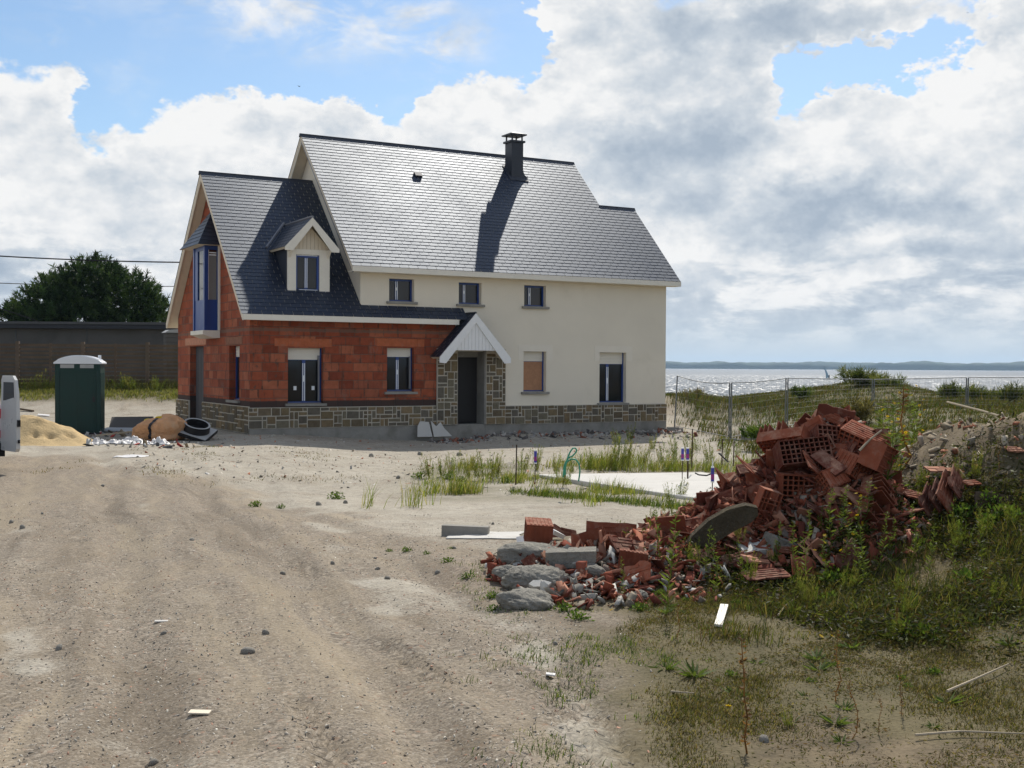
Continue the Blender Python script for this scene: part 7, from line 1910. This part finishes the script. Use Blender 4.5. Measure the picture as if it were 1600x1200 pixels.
RT3 = np.array([RT[0], RT[1], 0]); FW3 = np.array([FW[0], FW[1], 0])
MT['sailblue'] = mat('pale_blue_sailcloth', (.45, .62, .70), rough=.5, spec=.3, var=.05)
windsurfer()
def bird(px, py, w, span, lab):
    q = P(px, py, w); m = MB(); s = span / 2
    m.tube([(-.25 * s, 0, 0), (-.1 * s, 0, .0), (.2 * s, 0, .02), (.42 * s, 0, 0)], [.02 * s, .10 * s, .11 * s, .03 * s], 8)
    for g in (-1, 1): m.hull8([(-.08 * s, 0, 0), (.16 * s, 0, 0), (.16 * s, g * .5 * s, .22 * s), (0, g * .5 * s, .22 * s), (-.08 * s, 0, .03 * s), (.16 * s, 0, .03 * s), (.16 * s, g * .5 * s, .25 * s), (0, g * .5 * s, .25 * s)]); m.hull8([(0, g * .5 * s, .22 * s), (.16 * s, g * .5 * s, .22 * s), (-.05 * s, g * s, .10 * s), (-.08 * s, g * s, .10 * s), (0, g * .5 * s, .25 * s), (.16 * s, g * .5 * s, .25 * s), (-.05 * s, g * s, .115 * s), (-.08 * s, g * s, .115 * s)])
    o = m.build('bird', MT['rubber'], loc=q); o.rotation_euler = (.3, .2, HX + .9); tag(o, lab, 'bird')


bird(467, 135, 150, .75, 'dark bird flying high over the house ridge in front of white cloud')
bird(1512, 20, 200, .6, 'tiny dark bird near the top right of the sky')

# ------------------------------------------------------------------ air
def haze():
    m = bpy.data.materials.new('haze_air'); m.use_nodes = True; k = NT(m.node_tree); k.n.clear(); out = k.new('ShaderNodeOutputMaterial'); v = k.new('ShaderNodeVolumePrincipled')
    v.inputs['Color'].default_value = (.55, .76, 1.0, 1); v.inputs['Density'].default_value = HAZE; v.inputs['Anisotropy'].default_value = 0.25
    k.l.new(v.outputs[0], out.inputs['Volume']); mb = MB(); mb.box(-6900, 6900, -6900, 6900, -5.5, 82); o = mb.build('haze', m); o.display_type = 'WIRE'; tag(o, kind='stuff')


HAZE = 0.000085
haze()


def mat_cover(name, label, n, fn, cols, seed, smin, smax, lift):
    """matted low leaves: single small faces at all angles, close to the soil"""
    r = np.random.default_rng(seed); U = []; W_ = []; need = n
    while need > 0:
        u = r.uniform(.0, 7.4, 4 * n); w = r.uniform(4.9, 13.5, 4 * n); ok = r.random(4 * n) < fn(u, w); u, w = u[ok][:need], w[ok][:need]; U.append(u); W_.append(w); need -= len(u)
    u = np.concatenate(U); w = np.concatenate(W_); x = RT[0] * u + FW[0] * w; y = RT[1] * u + FW[1] * w; m = len(u)
    c = np.stack([x, y, land(x, y) + lift(u, w) * r.random(m) ** 1.5], 1); d = r.normal(size=(m, 3)) * [1, 1, .6]; d /= np.linalg.norm(d, axis=1)[:, None]; e = np.cross(d, r.normal(size=(m, 3))); e /= np.linalg.norm(e, axis=1)[:, None]
    L = r.uniform(smin, smax, m)[:, None]; wd = L * r.uniform(.12, .35, m)[:, None]
    V = np.stack([c - d * L, c + e * wd, c + d * L, c - e * wd], 1).reshape(-1, 3); F = np.arange(4 * m).reshape(-1, 4)
    C = np.array(cols)[r.integers(0, len(cols), m)] * r.uniform(.7, 1.3, m)[:, None]
    tag(npmesh(name, V, F, MT['leaf'], C), label, 'ground cover', kind='stuff')


def c_fore(u, w): return inb(u, w, -.01) * (.12 + .88 * S((fbm(u * 1.9, w * 1.9, 4, 231) + .10) / .26)) * (1 - S((heap(u, w) - .25) / .2)) * (.35 + .65 * S((u - 1.0 - .25 * (8.5 - w)) / 1.5)) * (1 - .9 * S((mound(u, w) - .5) / .3))
mat_cover('ground_cover', 'matted low olive brown ground cover on the right hand bank', 120000, c_fore, [(.075, .08, .024), (.10, .095, .034), (.13, .11, .05), (.05, .06, .016), (.12, .08, .045), (.17, .14, .075)], 233, .005, .017, lambda u, w: .02 + .05 * S((u - 2.5) / 2) * S((w - 7.5) / 1.5))
def c_scrub(u, w): return S((u - 1.9 - .5 * (9.4 - w) - .9 * fbm(u * .9, w * .9, 3, 241)) / .8) * S((w - 7.6) / 1.2) * S((12.9 - w) / .8) * (1 - S((heap(u, w) - .35) / .3)) * (1 - .72 * S((mound(u, w) - .45) / .25)) * S((fbm(u * 1.4, w * 1.4, 3, 243) + .18) / .25)
mat_cover('low_scrub', 'dark tangled scrub on the foot of the mound at the right', 80000, c_scrub, [(.028, .038, .010), (.045, .055, .015), (.07, .07, .022), (.024, .028, .010), (.07, .05, .025), (.10, .12, .03)], 245, .012, .038, lambda u, w: .10 + .14 * S((fbm(u * 1.2, w * 1.2, 2, 247) + .05) / .25))

# mixed small weeds and dry tufts over the right hand bank
def scatter_weeds(n, fn, kinds, name, label, group, h0, h1, sx):
    k = 0
    while k < n:
        u, w = rr.uniform(.6, 6.8), rr.uniform(5.2, 12.2)
        if rr.random() > float(fn(np.array([u]), np.array([w]))[0]): continue
        p = uw(u, w); h = rr.uniform(h0, h1); put(name, WEED[rr.choice(kinds)][k % 3], (p[0], p[1], H1(p[0], p[1]) - .01), (0, 0, rr.uniform(0, 6.3)), label, 'weed', group, (h * sx, h * sx, h)); k += 1


scatter_weeds(190, c_fore, ['leafy', 'leafy', 'rosette'], 'small_weed', 'small leafy weed on the sandy bank in the right foreground', 'small weeds on the right bank', .06, .15, 1.1)
scatter_weeds(70, c_scrub, ['leafy', 'feathery'], 'bushy_weed', 'bushy yellow green weed on the dark bank below the mound', 'bushy weeds on the dark bank', .22, .42, .9)
scatter_weeds(40, c_fore, ['drystalk', 'feathery'], 'dry_tuft', 'short dry brown stalk among the low grass in the right foreground', 'short dry stalks on the right bank', .12, .28, .9)
def flit(r):
    q = onz(r.uniform(135, 300), r.uniform(672, 700)); return (q[:2] @ RT, q[:2] @ FW)
tag(fragments(160, flit, 261, 'site_litter', [(.5, .5, .48), (.30, .05, .04), (.25, .19, .12), (.4, .4, .38), (.1, .1, .1)], .04, .22, lift=.05, flat=.25), 'scraps of plastic, wood and brick littering the ground by the sack', 'litter', kind='stuff')

def d_fc(u, w): return S((w - 20.5) / 1.5) * S((31 - w) / 2) * S((fbm(u * .9, w * .9, 3, 271) - .10) / .12) * (1.0 - on_slab(u, w)) * (fbm(u, w, 2, 273) > -.5)
def c_fc(u, w): return d_fc(u, w)
grass_zone('dry_growth', 'low dry growth dotted over the pale sand before the house', 260, (-9, 6, 19, 31), d_fc, 10, lambda u, w: .05 + 0 * u, .012, .12, OLD + [(.16, .11, .06)], 275, 1.2)
